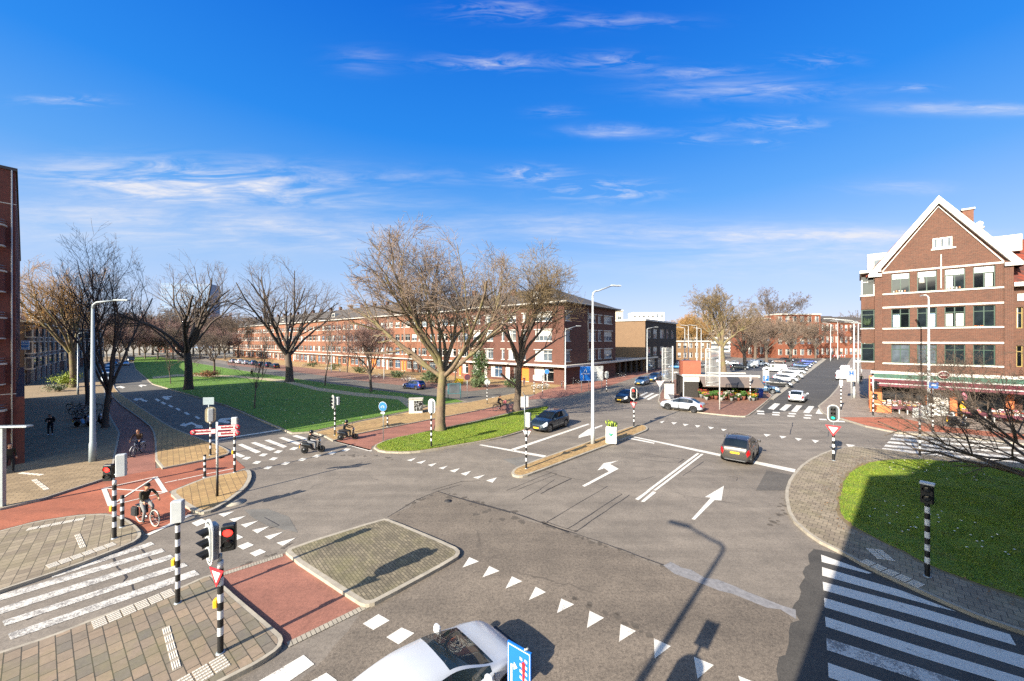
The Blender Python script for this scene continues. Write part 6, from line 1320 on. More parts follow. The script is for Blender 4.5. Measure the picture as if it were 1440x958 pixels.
def scooter(label, loc, rz, col, group=None):
    t = thing('motor_scooter', label, 'scooter', loc, rz, group)
    for x in (-.62, .66):
        w = MB(); w.lathe([(.13, -.045), (.22, -.055), (.245, 0), (.22, .055), (.13, .045)], TYRE, 20, (0, 0, 0), 'y', cap=False); wo = w.build('wheel', t, (x, 0, .245))
        MB().lathe([(.001, -.03), (.14, -.04), (.14, .04), (.001, .03)], RIM_D, 16, (0, 0, 0), 'y', cap=False).build('rim', wo)
    b = MB(); secs = [(-.95, .64, .76, .07), (-.8, .54, .79, .12), (-.5, .44, .79, .15), (-.2, .32, .75, .16), (-.02, .22, .60, .18), (.06, .2, .32, .16), (.3, .2, .30, .15), (.38, .22, .5, .17), (.44, .3, .9, .2), (.52, .5, 1.0, .13), (.58, .7, .98, .05)]
    vs = []; n = 10
    for x, z0, z1, hw in secs:
        for j in range(n):
            a = 2 * math.pi * j / n; vs.append((x, math.copysign(abs(math.cos(a)) ** .6, math.cos(a)) * hw, (z0 + z1) / 2 + math.copysign(abs(math.sin(a)) ** .6, math.sin(a)) * (z1 - z0) / 2))
    b.add(vs, [[i * n + j, (i + 1) * n + j, (i + 1) * n + (j + 1) % n, i * n + (j + 1) % n] for i in range(len(secs) - 1) for j in range(n)] + [list(range(n)), [(len(secs) - 1) * n + j for j in range(n)][::-1]], col, True); b.build('body', t)
    MB().box((-.48, 0, .82), (.72, .3, .1), PB, 0, .06).build('seat', t)
    MB().tube([(.5, 0, .9), (.42, 0, 1.05), (.36, .3, 1.04)], .018, PB, 6).tube([(.42, 0, 1.05), (.36, -.3, 1.04)], .018, PB, 6).build('handlebar', t)
    MB().lathe([(.01, -.08), (.09, -.04), (.1, .03), (.05, .06)], HL, 12, (.56, 0, .86), 'x').build('headlight', t)
    MB().tube([(.5, .07, .8), (.64, .07, .25)], .025, GREYM, 6).tube([(.5, -.07, .8), (.64, -.07, .25)], .025, GREYM, 6).build('fork', t)
    MB().box((-.95, 0, .68), (.05, .16, .08), TL, 0, .02).build('tail_light', t); MB().box((-1.0, 0, .5), (.03, .14, .16), PLY).build('number_plate', t)
    _a = 1
    MB().tube([(.4, .15, 1.04), (.38, .3, 1.22)], .008, PB, 4).box((.38, .31, 1.25), (.03, .13, .08), PB, 0, .01).tube([(.4, -.15, 1.04), (.38, -.3, 1.22)], .008, PB, 4).box((.38, -.31, 1.25), (.03, .13, .08), PB, 0, .01).build('mirror', t)
    for ch in t.children:
        if ch.name.startswith('wheel'): ch.location.x *= .84
        else:
            for v in ch.data.vertices: v.co.x *= .84
    return t
def rider(lab_p, lab_v, px, py, hx, hy, pose, vehicle, zoff=0, **kw):
    x, y = G(px, py); rz = math.atan2(hy, hx); v = vehicle(lab_v, (x, y, zoff), rz); person(lab_p, (x, y, zoff), rz, pose, **kw); return v
BLK = cloth('black', '0b0b0d'); NAVY = cloth('navy', '10141f'); OLV = cloth('olive jacket', '2a2719'); GRYC = cloth('light grey trousers', '777775'); JEAN = cloth('jeans', '1d2840'); CHAR = cloth('charcoal', '151517'); BRN = cloth('brown coat', '3a281c'); PALE = cloth('pale jacket', 'b5b4b0'); DKG = cloth('dark green', '2c3a2c')
rider('person in a dark cap and olive jacket cycling on the red cycle path', 'black city bicycle with a dark pannier bag ridden on the red cycle path', 207, 738, .93, -.36, CYC, lambda l, p, r: bicycle(l, p, r, BIKE_BK, basket='bags', tint=M('pale tyre', 'a9a69c', .8, .1)), .02, top=OLV, legs=GRYC, head='cap', hair=BLK)
rider('person in brown coat and jeans cycling towards the viewer out of the shade', 'grey bicycle coming out of the shade on the branching cycle path', 194, 640, .35, -.94, CYC, lambda l, p, r: bicycle(l, p, r, BIKE_W), .02, top=BRN, legs=JEAN, hair=M('reddish hair', '5f3322', .7, .2))
rider('person in a pale jacket cycling away along the left road', 'black bicycle ridden by the person in the pale jacket', 154, 569, -.5, .86, CYC, lambda l, p, r: bicycle(l, p, r, BIKE_BK), .02, top=PALE, legs=CHAR, head='hair')
rider('person in a black helmet and dark jacket with pale trousers on the nearer scooter', 'black scooter nearer of the two crossing the road', 440, 637, .95, .31, SCO, lambda l, p, r: scooter(l, p, r, M('scooter black', '0a0a0c', .3, .1, 4, coat=.5)), .0, top=cloth('dark olive', '1a1814'), legs=cloth('grey jeans', '66696d'), head='helmet')
rider('person in black with a helmet on the farther scooter entering the red path', 'dark grey scooter farther of the two, entering the red path', 489, 619, .95, .31, SCO, lambda l, p, r: scooter(l, p, r, M('scooter grey', '131417', .3, .1, 4, coat=.5)), .0, top=BLK, legs=CHAR, head='helmet')
rider('person in black cycling with a pinkish bag behind the leaning tree', 'black bicycle with a pink crate ridden behind the leaning tree', 703, 578, .9, .44, CYC, lambda l, p, r: bicycle(l, p, r, BIKE_BK, basket=M('pink crate', 'a65a5f', .6)), .02, top=BLK, legs=CHAR)
person('person in black with a backpack looking at a phone on the shaded forecourt', (*G(71, 612, .12), .124), R(-60), PHONE, BLK, NAVY, SHOE_W, extras=backpack(BLK))
person('person in an olive jacket walking beside the brick flats at the left edge', (*G(13, 665, .12), .124), R(-20), STAND, OLV, CHAR)
person('person in dark clothes walking on the sunny park path', (*G(354, 531, .15), .16), R(150), STAND, BLK, BLK)
person('person in dark clothes standing before the corner block entrance', (*G(737, 543), .01), R(-100), STAND, NAVY, JEAN)
person('person in dark green walking on the right pavement past the street lamps', (*G(1211, 540, .12), .124), R(40), STAND, DKG, CHAR)
person('person standing between the display tables of the shop terrace', (*gwp(4.2, -1.2), .124), R(-120), STAND, PALE, CHAR)
WIN = dict(STAND); WIN = {k: (v[0], v[1], v[2] - .55) for k, v in STAND.items()}; WIN.update(elL=(.25, .3, .62), elR=(.25, -.3, .62), wrL=(.45, .1, .58), wrR=(.45, -.12, .58))
wx, wy = gwp((gt(1368.5) + gt(1399.8)) / 2 - .3, .45)
person('person in an orange top leaning out of the upper window of the gabled house', (wx, wy, 8.9), math.atan2(-GN_[1], -GN_[0]), WIN, cloth('orange top', 'c4703c'), CHAR, hair=M('fair hair', '9a6a3c', .7, .2))
# parked two-wheelers
bp = bicycle('black bicycle parked by the slim dark tree on the forecourt', (*G(106, 577, .12), .124), R(10), BIKE_BK, 'bicycles parked on the forecourt')
for px, py, a, lab in ((112, 583, 20, 'black bicycle parked in the middle of the forecourt rack'), (120, 588, 5, 'black bicycle parked nearest to the forecourt rack end'), (108, 590, 160, 'black bicycle parked against the two in the forecourt rack'), (128, 578, 40, 'black bicycle leaning at the slim dark tree')):
    dup(bp, (*G(px, py, .12), .124), R(a), lab)
scooter('silver scooter parked beside the upright bare tree', (*G(117, 600, .12), .124), R(5), M('scooter silver', '8f9396', .3, .1, 4, .5)); scooter('dark scooter parked behind the silver one on the forecourt', (*G(133, 597, .12), .124), R(15), MC['scooter black'])
b2 = bicycle('white bicycle parked in the row at the terrace behind the blue car', (*G(575, 537), 0), R(60), BIKE_W, 'bicycles parked along the terrace')
rr = random.Random(8)
for px, py, lab in ((571, 537, 'white bicycle parked left end of the row behind the blue car'), (579, 537.5, 'white bicycle parked right end of the row behind the blue car'), (530, 532, 'white bicycle parked alone left of the blue car'), (478, 523, 'white bicycle parked by a front yard near the middle of the terrace'), (462, 521, 'white bicycle parked by a front yard left of the middle of the terrace'), (430, 516, 'white bicycle parked right of the fan shaped tree'), (755, 548, 'white bicycle parked at the corner block canopy'), (762, 547, 'white bicycle parked second at the corner block canopy'), (769, 546.5, 'white bicycle parked third at the corner block canopy'), (790, 545, 'white bicycle parked at the corner of the corner block')):
    dup(b2, G(px, py), rr.uniform(0, 3), lab)
b3 = bicycle('black bicycle parked under the arcade of the corner block, nearest', (*G(812, 540), 0), R(130), BIKE_BK, 'bicycles parked under the arcade')
for px, py, lab in ((818, 539, 'black bicycle parked under the arcade, second from the corner'), (806, 541, 'black bicycle parked at the arcade wall beside the corner'), (868, 533, 'black bicycle parked under the arcade behind the route board'), (876, 531, 'black bicycle parked under the arcade farther on'), (1117, 505, 'black bicycle parked before the far red houses, left end'), (1122, 504.5, 'black bicycle parked before the far red houses, second'), (1128, 504, 'black bicycle parked before the far red houses, third'), (1134, 503.6, 'black bicycle parked before the far red houses, right end')):
    dup(b3, G(px, py), rr.uniform(0, 3), lab)
scooter('black scooter parked among the crates of the shop terrace', (*G(1348, 600, .12), .124), R(-15), M('scooter glossy black', '141518', .25, .1, 4, coat=.6)); scooter('dark scooter with a white rear parked beside the glossy one', (*G(1337, 594, .12), .124), R(25), M('scooter pale', '9a9c9a', .4, .1))
# ================= STREET FURNITURE =================
BLKP = M('black pole paint', '141415', .5, .15, 6); WHP = M('white pole paint', 'bfc0be', .5, .1, 6); HOUS = M('signal housing black', '111213', .45, .08, 6); HGR = M('signal housing grey', '9ea2a2', .5, .1, 5); BOARD = M('backboard dark grey', '3c4144', .5, .1, 4)
LOFF = M('lamp off', '2a2c2c', .15, .1, 9); LRED = M('lamp red', 'ff2a22', .3, 0, emit=2.2); LGRN = M('lamp green', '18d090', .3, 0, emit=1.6); LAMB = M('lamp amber off', '2e2a22', .15, .1)
GALV = M('galvanised steel', '8e979a', .45, .12, 5, .5); LAMPW = M('lamp post pale', 'a2a5a3', .5, .08, 3); SRED = M('sign red', 'b5202a', .45, .04); SBLUE = M('sign blue paint', '1560ae', .4, .05); SWH = M('sign white', 'b6b6b1', .45, .03); BACK = M('sign back', 'a4a8a8', .5, .08, 4, .3); BUT = M('push button yellow', 'd6a01c', .5, .05)
BEIGE = M('backboard back beige', 'b3a684', .6, .1, 4)
def bands(t, h, r=.06, first=.45, step=.21, white_top=0):
    mb = MB(); z = 0; k = 0; mb.tube([(0, 0, -.05), (0, 0, .02)], r * 1.5, GALV, 14)
    while z < h:
        z1 = min(h, z + (first if k == 0 else step)); 
        if white_top and z > h - white_top: z1 = h; k = 1
        mb.tube([(0, 0, z), (0, 0, z1)], r, BLKP if k % 2 == 0 else WHP, 14, z1 >= h); z = z1; k += 1
    return mb.build('pole', t)
def head(t, z, face, n=3, on=None, board=False, off=(0, 0), col=None, hb=None, hh=None, bicycle=False):
    """signal head, lamps facing the world direction `face`"""
    a = math.atan2(face[1], face[0]); s = .27 if n == 3 else .29; H = s * n + .06; m = MB(); m.box((0, 0, 0), (.2, .3, H), col or HOUS, 0, .03)
    o = m.build('signal_head', t, (off[0], off[1], z), a); x = .1
    for k in range(n):
        zz = H / 2 - .03 - s * (k + .5); L = MB(); mat = LOFF
        if on is not None and k == on: mat = {0: LRED, n - 1: LGRN}[k]
        L.lathe([(.001, .012), (.07, .01), (.105, 0)], mat, 16, (x + .004, 0, zz), 'x'); lo = L.build('lamp', o)
        v = MB(); pts = []; q = 9
        for i in range(q):
            an = R(-25 + 230 * i / (q - 1)); c, sn = math.cos(an) * .115, math.sin(an) * .115
            pts += [(x, c, zz + sn), (x + (.24 if n == 3 else .10) * (.55 + .45 * max(0, math.sin(an))), c, zz + sn - (.03 if n == 3 else .0))]
        v.add(pts, [[2 * i, 2 * i + 2, 2 * i + 3, 2 * i + 1] for i in range(q - 1)], col if False else HOUS, True); v.build('visor', o)
    if board:
        b = MB(); w, h = .30, H / 2 + .13; out = []
        def stad(w):
            return [(math.cos(2 * math.pi * (i + .5) / 24) * w, math.sin(2 * math.pi * (i + .5) / 24) * w + (h - .30) * (1 if i < 12 else -1)) for i in range(24)]
        out = stad(w)
        N_ = len(out); A = [(x - .02, y, z_) for y, z_ in out]; B = [(x - .05, y, z_) for y, z_ in out]; C2 = [(x - .019, y, z_) for y, z_ in stad(w - .05)]
        b.add(A + B + C2, [[i, (i + 1) % N_, 2 * N_ + (i + 1) % N_, 2 * N_ + i] for i in range(N_)] + [[i, N_ + i, N_ + (i + 1) % N_, (i + 1) % N_] for i in range(N_)], SWH)
        b.add(C2, [list(range(N_))], BOARD); b.add(B, [list(range(N_))[::-1]], hb or BACK); b.build('backboard', o)
    if off != (0, 0): MB().tube([(0, 0, z - H * .42), (off[0], off[1], z - H * .42)], .03, GALV, 6).build('bracket', t)
    return o
def yieldsign(t, z, face, size=.55, off=.09):
    a = math.atan2(face[1], face[0]); o = MB(); f = .5 * size
    T = lambda k, x: [(x, -f * k, (f * .62) * k), (x, 0, -(f * 1.12) * k), (x, f * k, (f * .62) * k)]
    o.add(T(1, off) + T(1, off - .02), [[0, 1, 2], [5, 4, 3], [0, 3, 4, 1], [1, 4, 5, 2], [2, 5, 3, 0]], SRED); p = o.build('yield_sign', t, (0, 0, z), a)
    MB().add(T(.62, off + .004), [[0, 1, 2]], SWH).build('sign_face', p); MB().add(T(.97, off - .024), [[2, 1, 0]], BACK).build('sign_back', p); return p
def roundsign(t, z, face, r, front, rim=None, off=.07):
    a = math.atan2(face[1], face[0]); o = MB(); o.lathe([(.001, off - .012), (r, off - .012), (r, off), (.001, off)], rim or SWH, 24, (0, 0, 0), 'x', cap=False); p = o.build('round_sign', t, (0, 0, z), a)
    m = MB(); m.lathe([(r * .93, off + .003), (.001, off + .003)], front, 24, (0, 0, 0), 'x', cap=False); m.build('sign_face', p); m = MB(); m.lathe([(.001, off - .016), (r, off - .016)], BACK, 24, (0, 0, 0), 'x', cap=False); m.build('sign_back', p); return p
def button(t, z, face):
    MB().box((0, 0, 0), (.1, .13, .2), BUT, 0, .02).build('push_button', t, (face[0] * .1, face[1] * .1, z), math.atan2(face[1], face[0]))
def tl(label, px, py, z0=.12, name='traffic_light'):
    return thing(name, label, 'traffic light', (*G(px, py, z0), z0 + .004))
SD = (-.68, -.73)
t = tl('traffic light nearest the camera with a red pedestrian lamp, yield sign and yellow button', 310, 918); bands(t, 2.32, .065)
head(t, 2.83, (-.60, -.80), 3, None, True, (-.18, -.02), HGR); head(t, 2.92, (.42, -.90), 2, 0, False, (.20, .02), HOUS); yieldsign(t, 2.0, (-.35, -.94), .52, .1); button(t, 1.28, (-.9, -.3)); MB().tube([(0, 0, 2.3), (0, 0, 2.5)], .04, GALV, 8).build('pole_top', t)
t = tl('striped pole with a grey signal box seen from behind, at the left zebra', 250, 848); bands(t, 2.45, .06); head(t, 2.76, (-.35, .93), 2, 0, False, (0, 0), HGR); button(t, 1.25, (-.95, -.2))
t = tl('traffic light with a red lamp and grey box beside the red cycle path', 161, 757); bands(t, 2.3, .065); head(t, 2.62, (.25, -.97), 2, 0, False, (-.22, 0)); head(t, 2.9, (-.5, .86), 3, 0, False, (.22, .05), HGR); button(t, 1.2, (-.95, -.2))
t = tl('traffic light with a beige backboard seen from behind and a plate on a thin mast', 296, 640); bands(t, 2.3, .06); head(t, 2.75, (-.62, .78), 3, 0, True, (0, 0), HGR, BEIGE); MB().tube([(-.12, 0, 2.2), (-.12, 0, 3.95)], .03, GALV, 6).build('mast', t)
MB().box((0, 0, 0), (.68, .02, .5), M('plate back', '7e8c92', .45, .08, 4, .4)).build('plate', t, (-.1, -.04, 3.72), R(8))
t = tl('striped pole with a slim grey signal box at the tip of the small paved island', 330, 664); bands(t, 2.5, .06); head(t, 2.85, (-.3, .95), 3, 0, False, (0, 0), HGR); button(t, 1.2, (-.9, -.3))
t = tl('traffic light with grey backboard on the lawn edge behind the scooters', 471, 612); bands(t, 2.3, .06); head(t, 2.78, (-.75, -.66), 3, None, True, (-.1, 0), HGR); head(t, 2.85, (.6, .8), 2, 0, False, (.25, 0), HGR)
t = tl('striped pole with a white backed traffic light on the median grass tip', 606.5, 629); bands(t, 2.5, .06); head(t, 3.0, (.35, .94), 3, 0, True, (0, 0), HGR, SWH)
t = tl('tall striped pole with two pale signal boxes at the left tip of the long island', 740, 659); bands(t, 2.5, .06); MB().tube([(-.1, 0, 2.3), (-.1, 0, 4.5)], .03, GALV, 6).build('mast', t); MB().box((0, 0, 0), (.5, .03, .66), SWH, 0).build('plate', t, (-.1, .04, 4.1), R(15)); head(t, 3.0, (.5, .87), 3, 0, False, (.12, 0), HGR); yieldsign(t, 2.15, (.5, .87), .6)
t = tl('traffic light with red lamp and yield sign at the far end of the long island', 891.4, 600); bands(t, 1.8, .06); MB().tube([(0, 0, 1.8), (0, 0, 3.6)], .04, GALV, 8).build('pole_top', t); head(t, 3.05, (-.5, -.86), 3, 0, True); yieldsign(t, 2.05, (-.5, -.86), .62)
t = tl('traffic light showing green above a yield sign on the right corner pavement', 1172, 647.6); bands(t, 1.75, .07); MB().tube([(0, 0, 1.75), (0, 0, 3.6)], .04, GALV, 8).build('pole_top', t); head(t, 3.1, (-.72, -.69), 3, 2, True); yieldsign(t, 2.05, (-.72, -.69), .8, .1)
t = tl('striped pedestrian light with dark lamps on the shaded right lawn', 1304, 811); bands(t, 2.45, .065); h_ = head(t, 2.78, (-.80, -.60), 2, None); MB().box((0, 0, .33), (.28, .34, .05), SWH, 0).build('cap', h_)
t = tl('striped pole with two white signal boxes at the right zebra', 1293.4, 641.4); bands(t, 2.5, .06); head(t, 2.95, (.6, .8), 2, 0, False, (-.28, 0), SWH); head(t, 3.0, (.3, .95), 3, 0, False, (.26, 0), SWH)
t = tl('traffic light under a small blue sign before the shop terrace', 1312, 607); bands(t, 2.4, .06); MB().tube([(0, 0, 2.3), (0, 0, 4.3)], .035, GALV, 6).build('mast', t); head(t, 2.9, (-.7, -.7), 3, None, False, (-.2, 0)); MB().box((0, 0, 0), (.55, .03, .5), SBLUE).box((0, -.02, .02), (.3, .012, .12), SWH).build('blue_plate', t, (0, -.05, 4.0), R(-40))
t = tl('white topped traffic light at the left corner of the shop terrace', 1228, 585); bands(t, 4.2, .06, .45, .25, 1.9); head(t, 3.2, (.9, -.2), 3, None, False, (.22, 0)); head(t, 2.0, (.8, -.3), 2, None, False, (.22, 0))
t = tl('striped pole with a white box at the corner by the far zebra', 1182.7, 577); bands(t, 2.8, .06); head(t, 3.1, (.5, .86), 2, 0, False, (0, 0), SWH)
t = tl('striped pole at the right end of the flower stall awning', 1055, 564); bands(t, 3.0, .06); MB().bx(-.05, -.1, 2.6, .1, .1, 3.4, HGR).build('signal_head', t)
t = tl('striped pole partly behind the silver coupe', 943, 557); bands(t, 2.6, .06); head(t, 2.9, (-.6, .8), 2, 0)
t = tl('striped post on the footway before the corner block, left of a pair', 751, 555.5, .0); bands(t, 2.3, .06); head(t, 2.6, (.5, .86), 2, 0, False, (0, 0), HGR)
t = tl('striped post on the footway before the corner block, right of a pair', 763, 554.5, .0); bands(t, 2.3, .06); head(t, 2.6, (-.5, .86), 2, 0, False, (0, 0), HGR)
t = tl('striped post with a pale signal box beside the route boards', 853, 552, .0); bands(t, 2.0, .06); head(t, 2.7, (.5, .86), 3, 0, True, (0, 0), HGR, SWH)
# bollards
def bollard(label, px, py, h, z0=.12): t = thing('bollard', label, 'bollard', (*G(px, py, z0), z0 + .004)); bands(t, h, .065, .35, .17); MB().lathe([(.07, 0), (.06, .03), (.01, .045)], BLKP, 14, (0, 0, h)).build('cap', t)
bollard('black and white bollard close behind the traffic light by the red cycle path', 172, 741, 1.3); bollard('black and white bollard on the upper edge of the small paved island', 288, 671, 1.25); bollard('short black and white bollard on the footway beside the lawn', 545, 600, 1.0)
# near signal with lane sign (top only in view)
t = thing('traffic_light', 'near traffic light topped by a blue lane sign at the lower picture edge', 'traffic light', (.12, 4.52, 0)); bands(t, 2.5, .065); MB().tube([(0, 0, 2.4), (0, 0, 4.2)], .035, GALV, 8).build('mast', t); head(t, 2.95, (-.58, -.81), 3, 0, True)
sg = MB(); sg.bx(-.17, -.012, -.3, .17, .012, .3, SBLUE); so_ = sg.build('lane_sign', t, (-.03, -.05, 4.0), math.atan2(-.577, .817))
w = MB(); y = -.016
for x0, z0, x1, z1 in ((-.16, .275, .16, .285), (-.16, -.285, .16, -.275), (-.16, -.275, -.15, .275), (.15, -.275, .16, .275), (-.12, -.18, -.095, .05), (-.095, .03, -.055, .055)): w.bx(x0, y, z0, x1, -.0125, z1, SWH)
w.add([(-.07, y, .095), (-.02, y, .042), (-.075, y, -.005)], [[0, 2, 1]], SWH)
for k in range(7):
    for s in (0, 1): w.add([(.015 + .07 * s, y, .2 - .075 * k), (.05 + .07 * s, y, .19 - .075 * k), (.05 + .07 * s, y, .155 - .075 * k), (.015 + .07 * s, y, .165 - .075 * k)], [[0, 3, 2, 1]], SWH)
w.build('sign_marks', so_)
MB().add([(.045, y - .002, .14), (.07, y - .002, .165), (.095, y - .002, .14), (.082, y - .002, -.1), (.058, y - .002, -.1)], [[0, 4, 3, 2, 1]], SRED).build('red_wedge', so_)
MB().tube([(.12, .02, .3), (.12, -.06, .36), (.14, -.02, .36)], .012, SWH, 6).build('clamp', so_)
# direction signpost
t = thing('direction_signpost', 'white graffitied signpost with three red tipped direction boards', 'signpost', (*G(305.6, 698, .12), .124))
m = MB(); m.tube([(0, 0, 0), (0, 0, 1.45)], .055, BLKP, 12); m.tube([(0, 0, 1.45), (0, 0, 3.75)], .055, WHP, 12); m.build('pole', t)
m = MB(); pr = random.Random(4)
for k in range(16): a = pr.uniform(-2.6, -.4); z = 1.5 + .12 * k; m.tube([(math.cos(a) * .057, math.sin(a) * .057, z), (math.cos(a + .5) * .057, math.sin(a + .5) * .057, z + pr.uniform(-.1, .1))], .012, M('graffiti', '3a3440', .7, .2), 4)
m.build('graffiti', t)
def dboard(x0, x1, z, rz, tip):
    m = MB(); m.bx(x0, -.015, z - .1, x1, .015, z + .1, SWH); o = m.build('direction_board', t, (0, -.03, 0), rz); q = MB()
    for zz in (z + .102, z - .12): q.bx(x0, -.018, zz, x1, .018, zz + .018, SRED)
    q.lathe([(.001, -.024), (.12, -.024), (.12, .016), (.001, .016)], SRED, 16, (tip, 0, z), 'y'); q.lathe([(.001, -.032), (.06, -.032)], SWH, 12, (tip, 0, z), 'y', cap=True); q.build('red_tip', o)
    l = MB(); 
    for k in range(9): xx = min(x0, x1) + .12 + (abs(x1 - x0) - .3) * k / 9; l.bx(xx, -.02, z - .04, xx + .06, -.016, z + (.05 if k % 3 else .07), M('sign letter', '7a2028', .5, 0))
    l.build('lettering', o)
dboard(-1.0, -.06, 3.3, R(15), -1.0); dboard(.06, .9, 3.45, R(15), .9); dboard(.06, .9, 3.14, R(15), .9)
# small signs
t = thing('cycle_path_sign', 'round blue cycle sign on a grey post at the tip of the median grass', 'sign', (*G(539, 620, .12), .12)); MB().tube([(0, 0, 0), (0, 0, 3.0)], .03, GALV, 8).build('post', t); p = roundsign(t, 2.7, (-.3, -.95), .38, SBLUE)
m = MB()
for x in (-.11, .11): m.tube([(.078, x + .07 * math.cos(R(a)), -.04 + .07 * math.sin(R(a))) for a in range(0, 361, 40)], .012, SWH, 4, False)
m.tube([(.078, -.11, -.04), (.078, -.04, .08), (.078, .08, .08), (.078, .11, -.04)], .012, SWH, 4, False); m.build('bicycle_symbol', p); MB().box((0, 0, 0), (.03, .35, .16), SWH).build('plate', t, (-.02, -.05, 2.2), math.atan2(-.95, -.3))
t = thing('no_entry_sign', 'round dark sign on a thin post by the terrace road', 'sign', (*G(657, 560, .12), .1)); MB().tube([(0, 0, 0), (0, 0, 3.2)], .035, GALV, 8).build('post', t); roundsign(t, 2.9, (.2, -.97), .42, M('sign back dark', '4a2f3a', .5), SRED)
t = thing('round_sign', 'pale round sign seen from behind on a striped post near the red cycle path', 'sign', (*G(685, 568, .1), .1)); bands(t, 2.4, .05); roundsign(t, 2.7, (.2, .97), .36, SBLUE, BACK)
t = thing('yield_sign', 'white back of a yield sign left of the silver coupe', 'sign', (*G(928, 567, .12), .12)); MB().tube([(0, 0, 0), (0, 0, 2.9)], .035, GALV, 8).build('post', t); yieldsign(t, 2.5, (.3, .95), 1.0)
t = thing('blue_arrow_sign', 'round blue sign on a post before the corner block entrance', 'sign', (*G(769, 549), 0)); MB().tube([(0, 0, 0), (0, 0, 3.3)], .035, GALV, 8).build('post', t); roundsign(t, 3.0, (-.2, -.97), .4, SBLUE)
t = thing('parking_sign', 'blue and white parking sign beside the flower stall', 'sign', (*G(1077, 556, .1), .1)); MB().tube([(0, 0, 0), (0, 0, 3.6)], .04, GALV, 8).build('post', t); o = MB().bx(-.45, -.03, 2.0, .45, -.01, 3.6, SWH).build('panel', t); MB().bx(-.4, -.036, 2.05, .4, -.031, 2.85, SBLUE).build('blue_field', o); MB().bx(-.18, -.044, 2.15, -.06, -.037, 2.75, SWH).bx(-.06, -.044, 2.63, .16, -.037, 2.75, SWH).bx(-.06, -.044, 2.4, .16, -.037, 2.52, SWH).bx(.08, -.043, 2.52, .16, -.037, 2.63, SWH).build('letter', o)
t = thing('bus_stop_sign', 'white panel with a blue letter H before the right street lamps', 'sign', (*G(1197, 562, .12), .12)); MB().tube([(0, 0, 0), (0, 0, 3.9)], .04, LAMPW, 8).build('post', t); o = MB().bx(-.6, -.04, 2.4, .6, -.02, 4.0, SWH).build('panel', t); MB().bx(-.28, -.05, 3.2, -.12, -.041, 3.85, SBLUE).bx(.12, -.05, 3.2, .28, -.041, 3.85, SBLUE).bx(-.12, -.05, 3.45, .12, -.041, 3.6, SBLUE).build('letter', o)
# route boards
x, y = G(823, 551); t = thing('route_board', 'blue route board with white arrows beside the arcade', 'sign', (x, y, 0), R(10)); MB().tube([(-.6, .05, 0), (-.6, .05, 3.9)], .05, GALV, 8).build('post', t); MB().tube([(.6, .05, 0), (.6, .05, 3.9)], .05, GALV, 8).build('post', t)
o = MB().bx(-.85, -.03, 1.7, .85, .03, 4.0, SBLUE).build('panel', t); m = MB()
for a, b in (((-.3, 1.85), (-.3, 2.6)), ((-.3, 3.0), (.1, 3.6)), ((.2, 3.0), (.2, 3.4))): m.tube([(a[0], -.036, a[1]), (b[0], -.036, b[1])], .05, SWH, 4)
for z in (2.72, 2.84): m.bx(-.7, -.036, z, .7, -.031, z + .05, SWH)
m.bx(-.82, -.036, 3.94, .82, -.031, 3.97, SWH).bx(-.82, -.036, 1.73, .82, -.031, 1.76, SWH); m.build('arrows', o)
x, y = G(839, 549); t = thing('white_board', 'big white board on posts right of the blue route board', 'sign', (x, y, 0), R(10)); MB().tube([(-.8, .05, 0), (-.8, .05, 3.8)], .05, GALV, 8).build('post', t); MB().tube([(.9, .05, 0), (.9, .05, 3.8)], .05, GALV, 8).build('post', t); o = MB().bx(-1.1, -.04, 1.5, 1.1, .04, 3.9, SWH).build('panel', t); MB().bx(-.1, -.048, 2.0, .25, -.041, 2.15, HOUS).bx(-1.0, -.048, 1.56, 1.0, -.041, 1.66, BACK).build('mark', o)
# cabinet, notice board, planter
x, y = G(585, 580, .12); t = thing('electricity_cabinet', 'pale electricity cabinet with a dark speckled poster on the footway', 'cabinet', (x, y, .1), R(12)); MB().box((0, 0, .75), (1.45, .9, 1.5), M('cabinet paint', 'b9b7ab', .6, .1, 3), 0, .03).build('box', t); MB().box((0, 0, 1.54), (1.55, 1.0, .08), CONC).build('lid', t)
m = MB(); pr = random.Random(3); m.bx(-.18, -.462, .25, .68, -.452, 1.35, HOUS)
for k in range(60): cx, cz = pr.uniform(-.14, .62), pr.uniform(.3, 1.3); m.lathe([(.001, -.466 - k * .0001), (pr.uniform(.02, .05), -.464 - k * .0001)], BACK, 6, (cx, 0, cz), 'y', cap=False)
m.build('poster', t)
x, y = G(639, 561, .12); t = thing('notice_board', 'glazed blue green notice board on two posts by the terrace road', 'notice board', (x, y, .1), R(8)); MB().tube([(-.85, 0, 0), (-.85, 0, 2.1)], .05, M('teal post', '2c5f66', .5, .1), 8).build('post', t); MB().tube([(.85, 0, 0), (.85, 0, 2.1)], .05, MC['teal post'], 8).build('post', t); o = MB().bx(-.78, -.06, .7, .78, .06, 2.1, MC['teal post']).build('case', t); MB().bx(-.7, -.07, .78, .7, -.061, 2.02, GL[2]).build('pane', o)
x, y = G(860, 622, .12); t = thing('planter', 'white square planter with a green emblem on the long island', 'planter', (x, y, .124), R(-20)); MB().box((0, 0, .62), (.8, .8, 1.24), M('planter white', 'c9cac4', .5, .05), 0, .03).build('box', t); m = MB()
m.tube([(-.02, -.41, .5), (-.02, -.41, .62)], .04, M('emblem green', '3fae7a', .5, .05), 6); m.lathe([(.001, -.412), (.12, -.408)], MC['emblem green'], 10, (-.02, 0, .68), 'y'); m.lathe([(.001, -.414), (.07, -.408)], MC['emblem green'], 10, (.1, 0, .73), 'y'); m.lathe([(.001, -.414), (.07, -.408)], MC['emblem green'], 10, (-.13, 0, .73), 'y'); m.build('emblem', t); m = MB(); pr = random.Random(2)
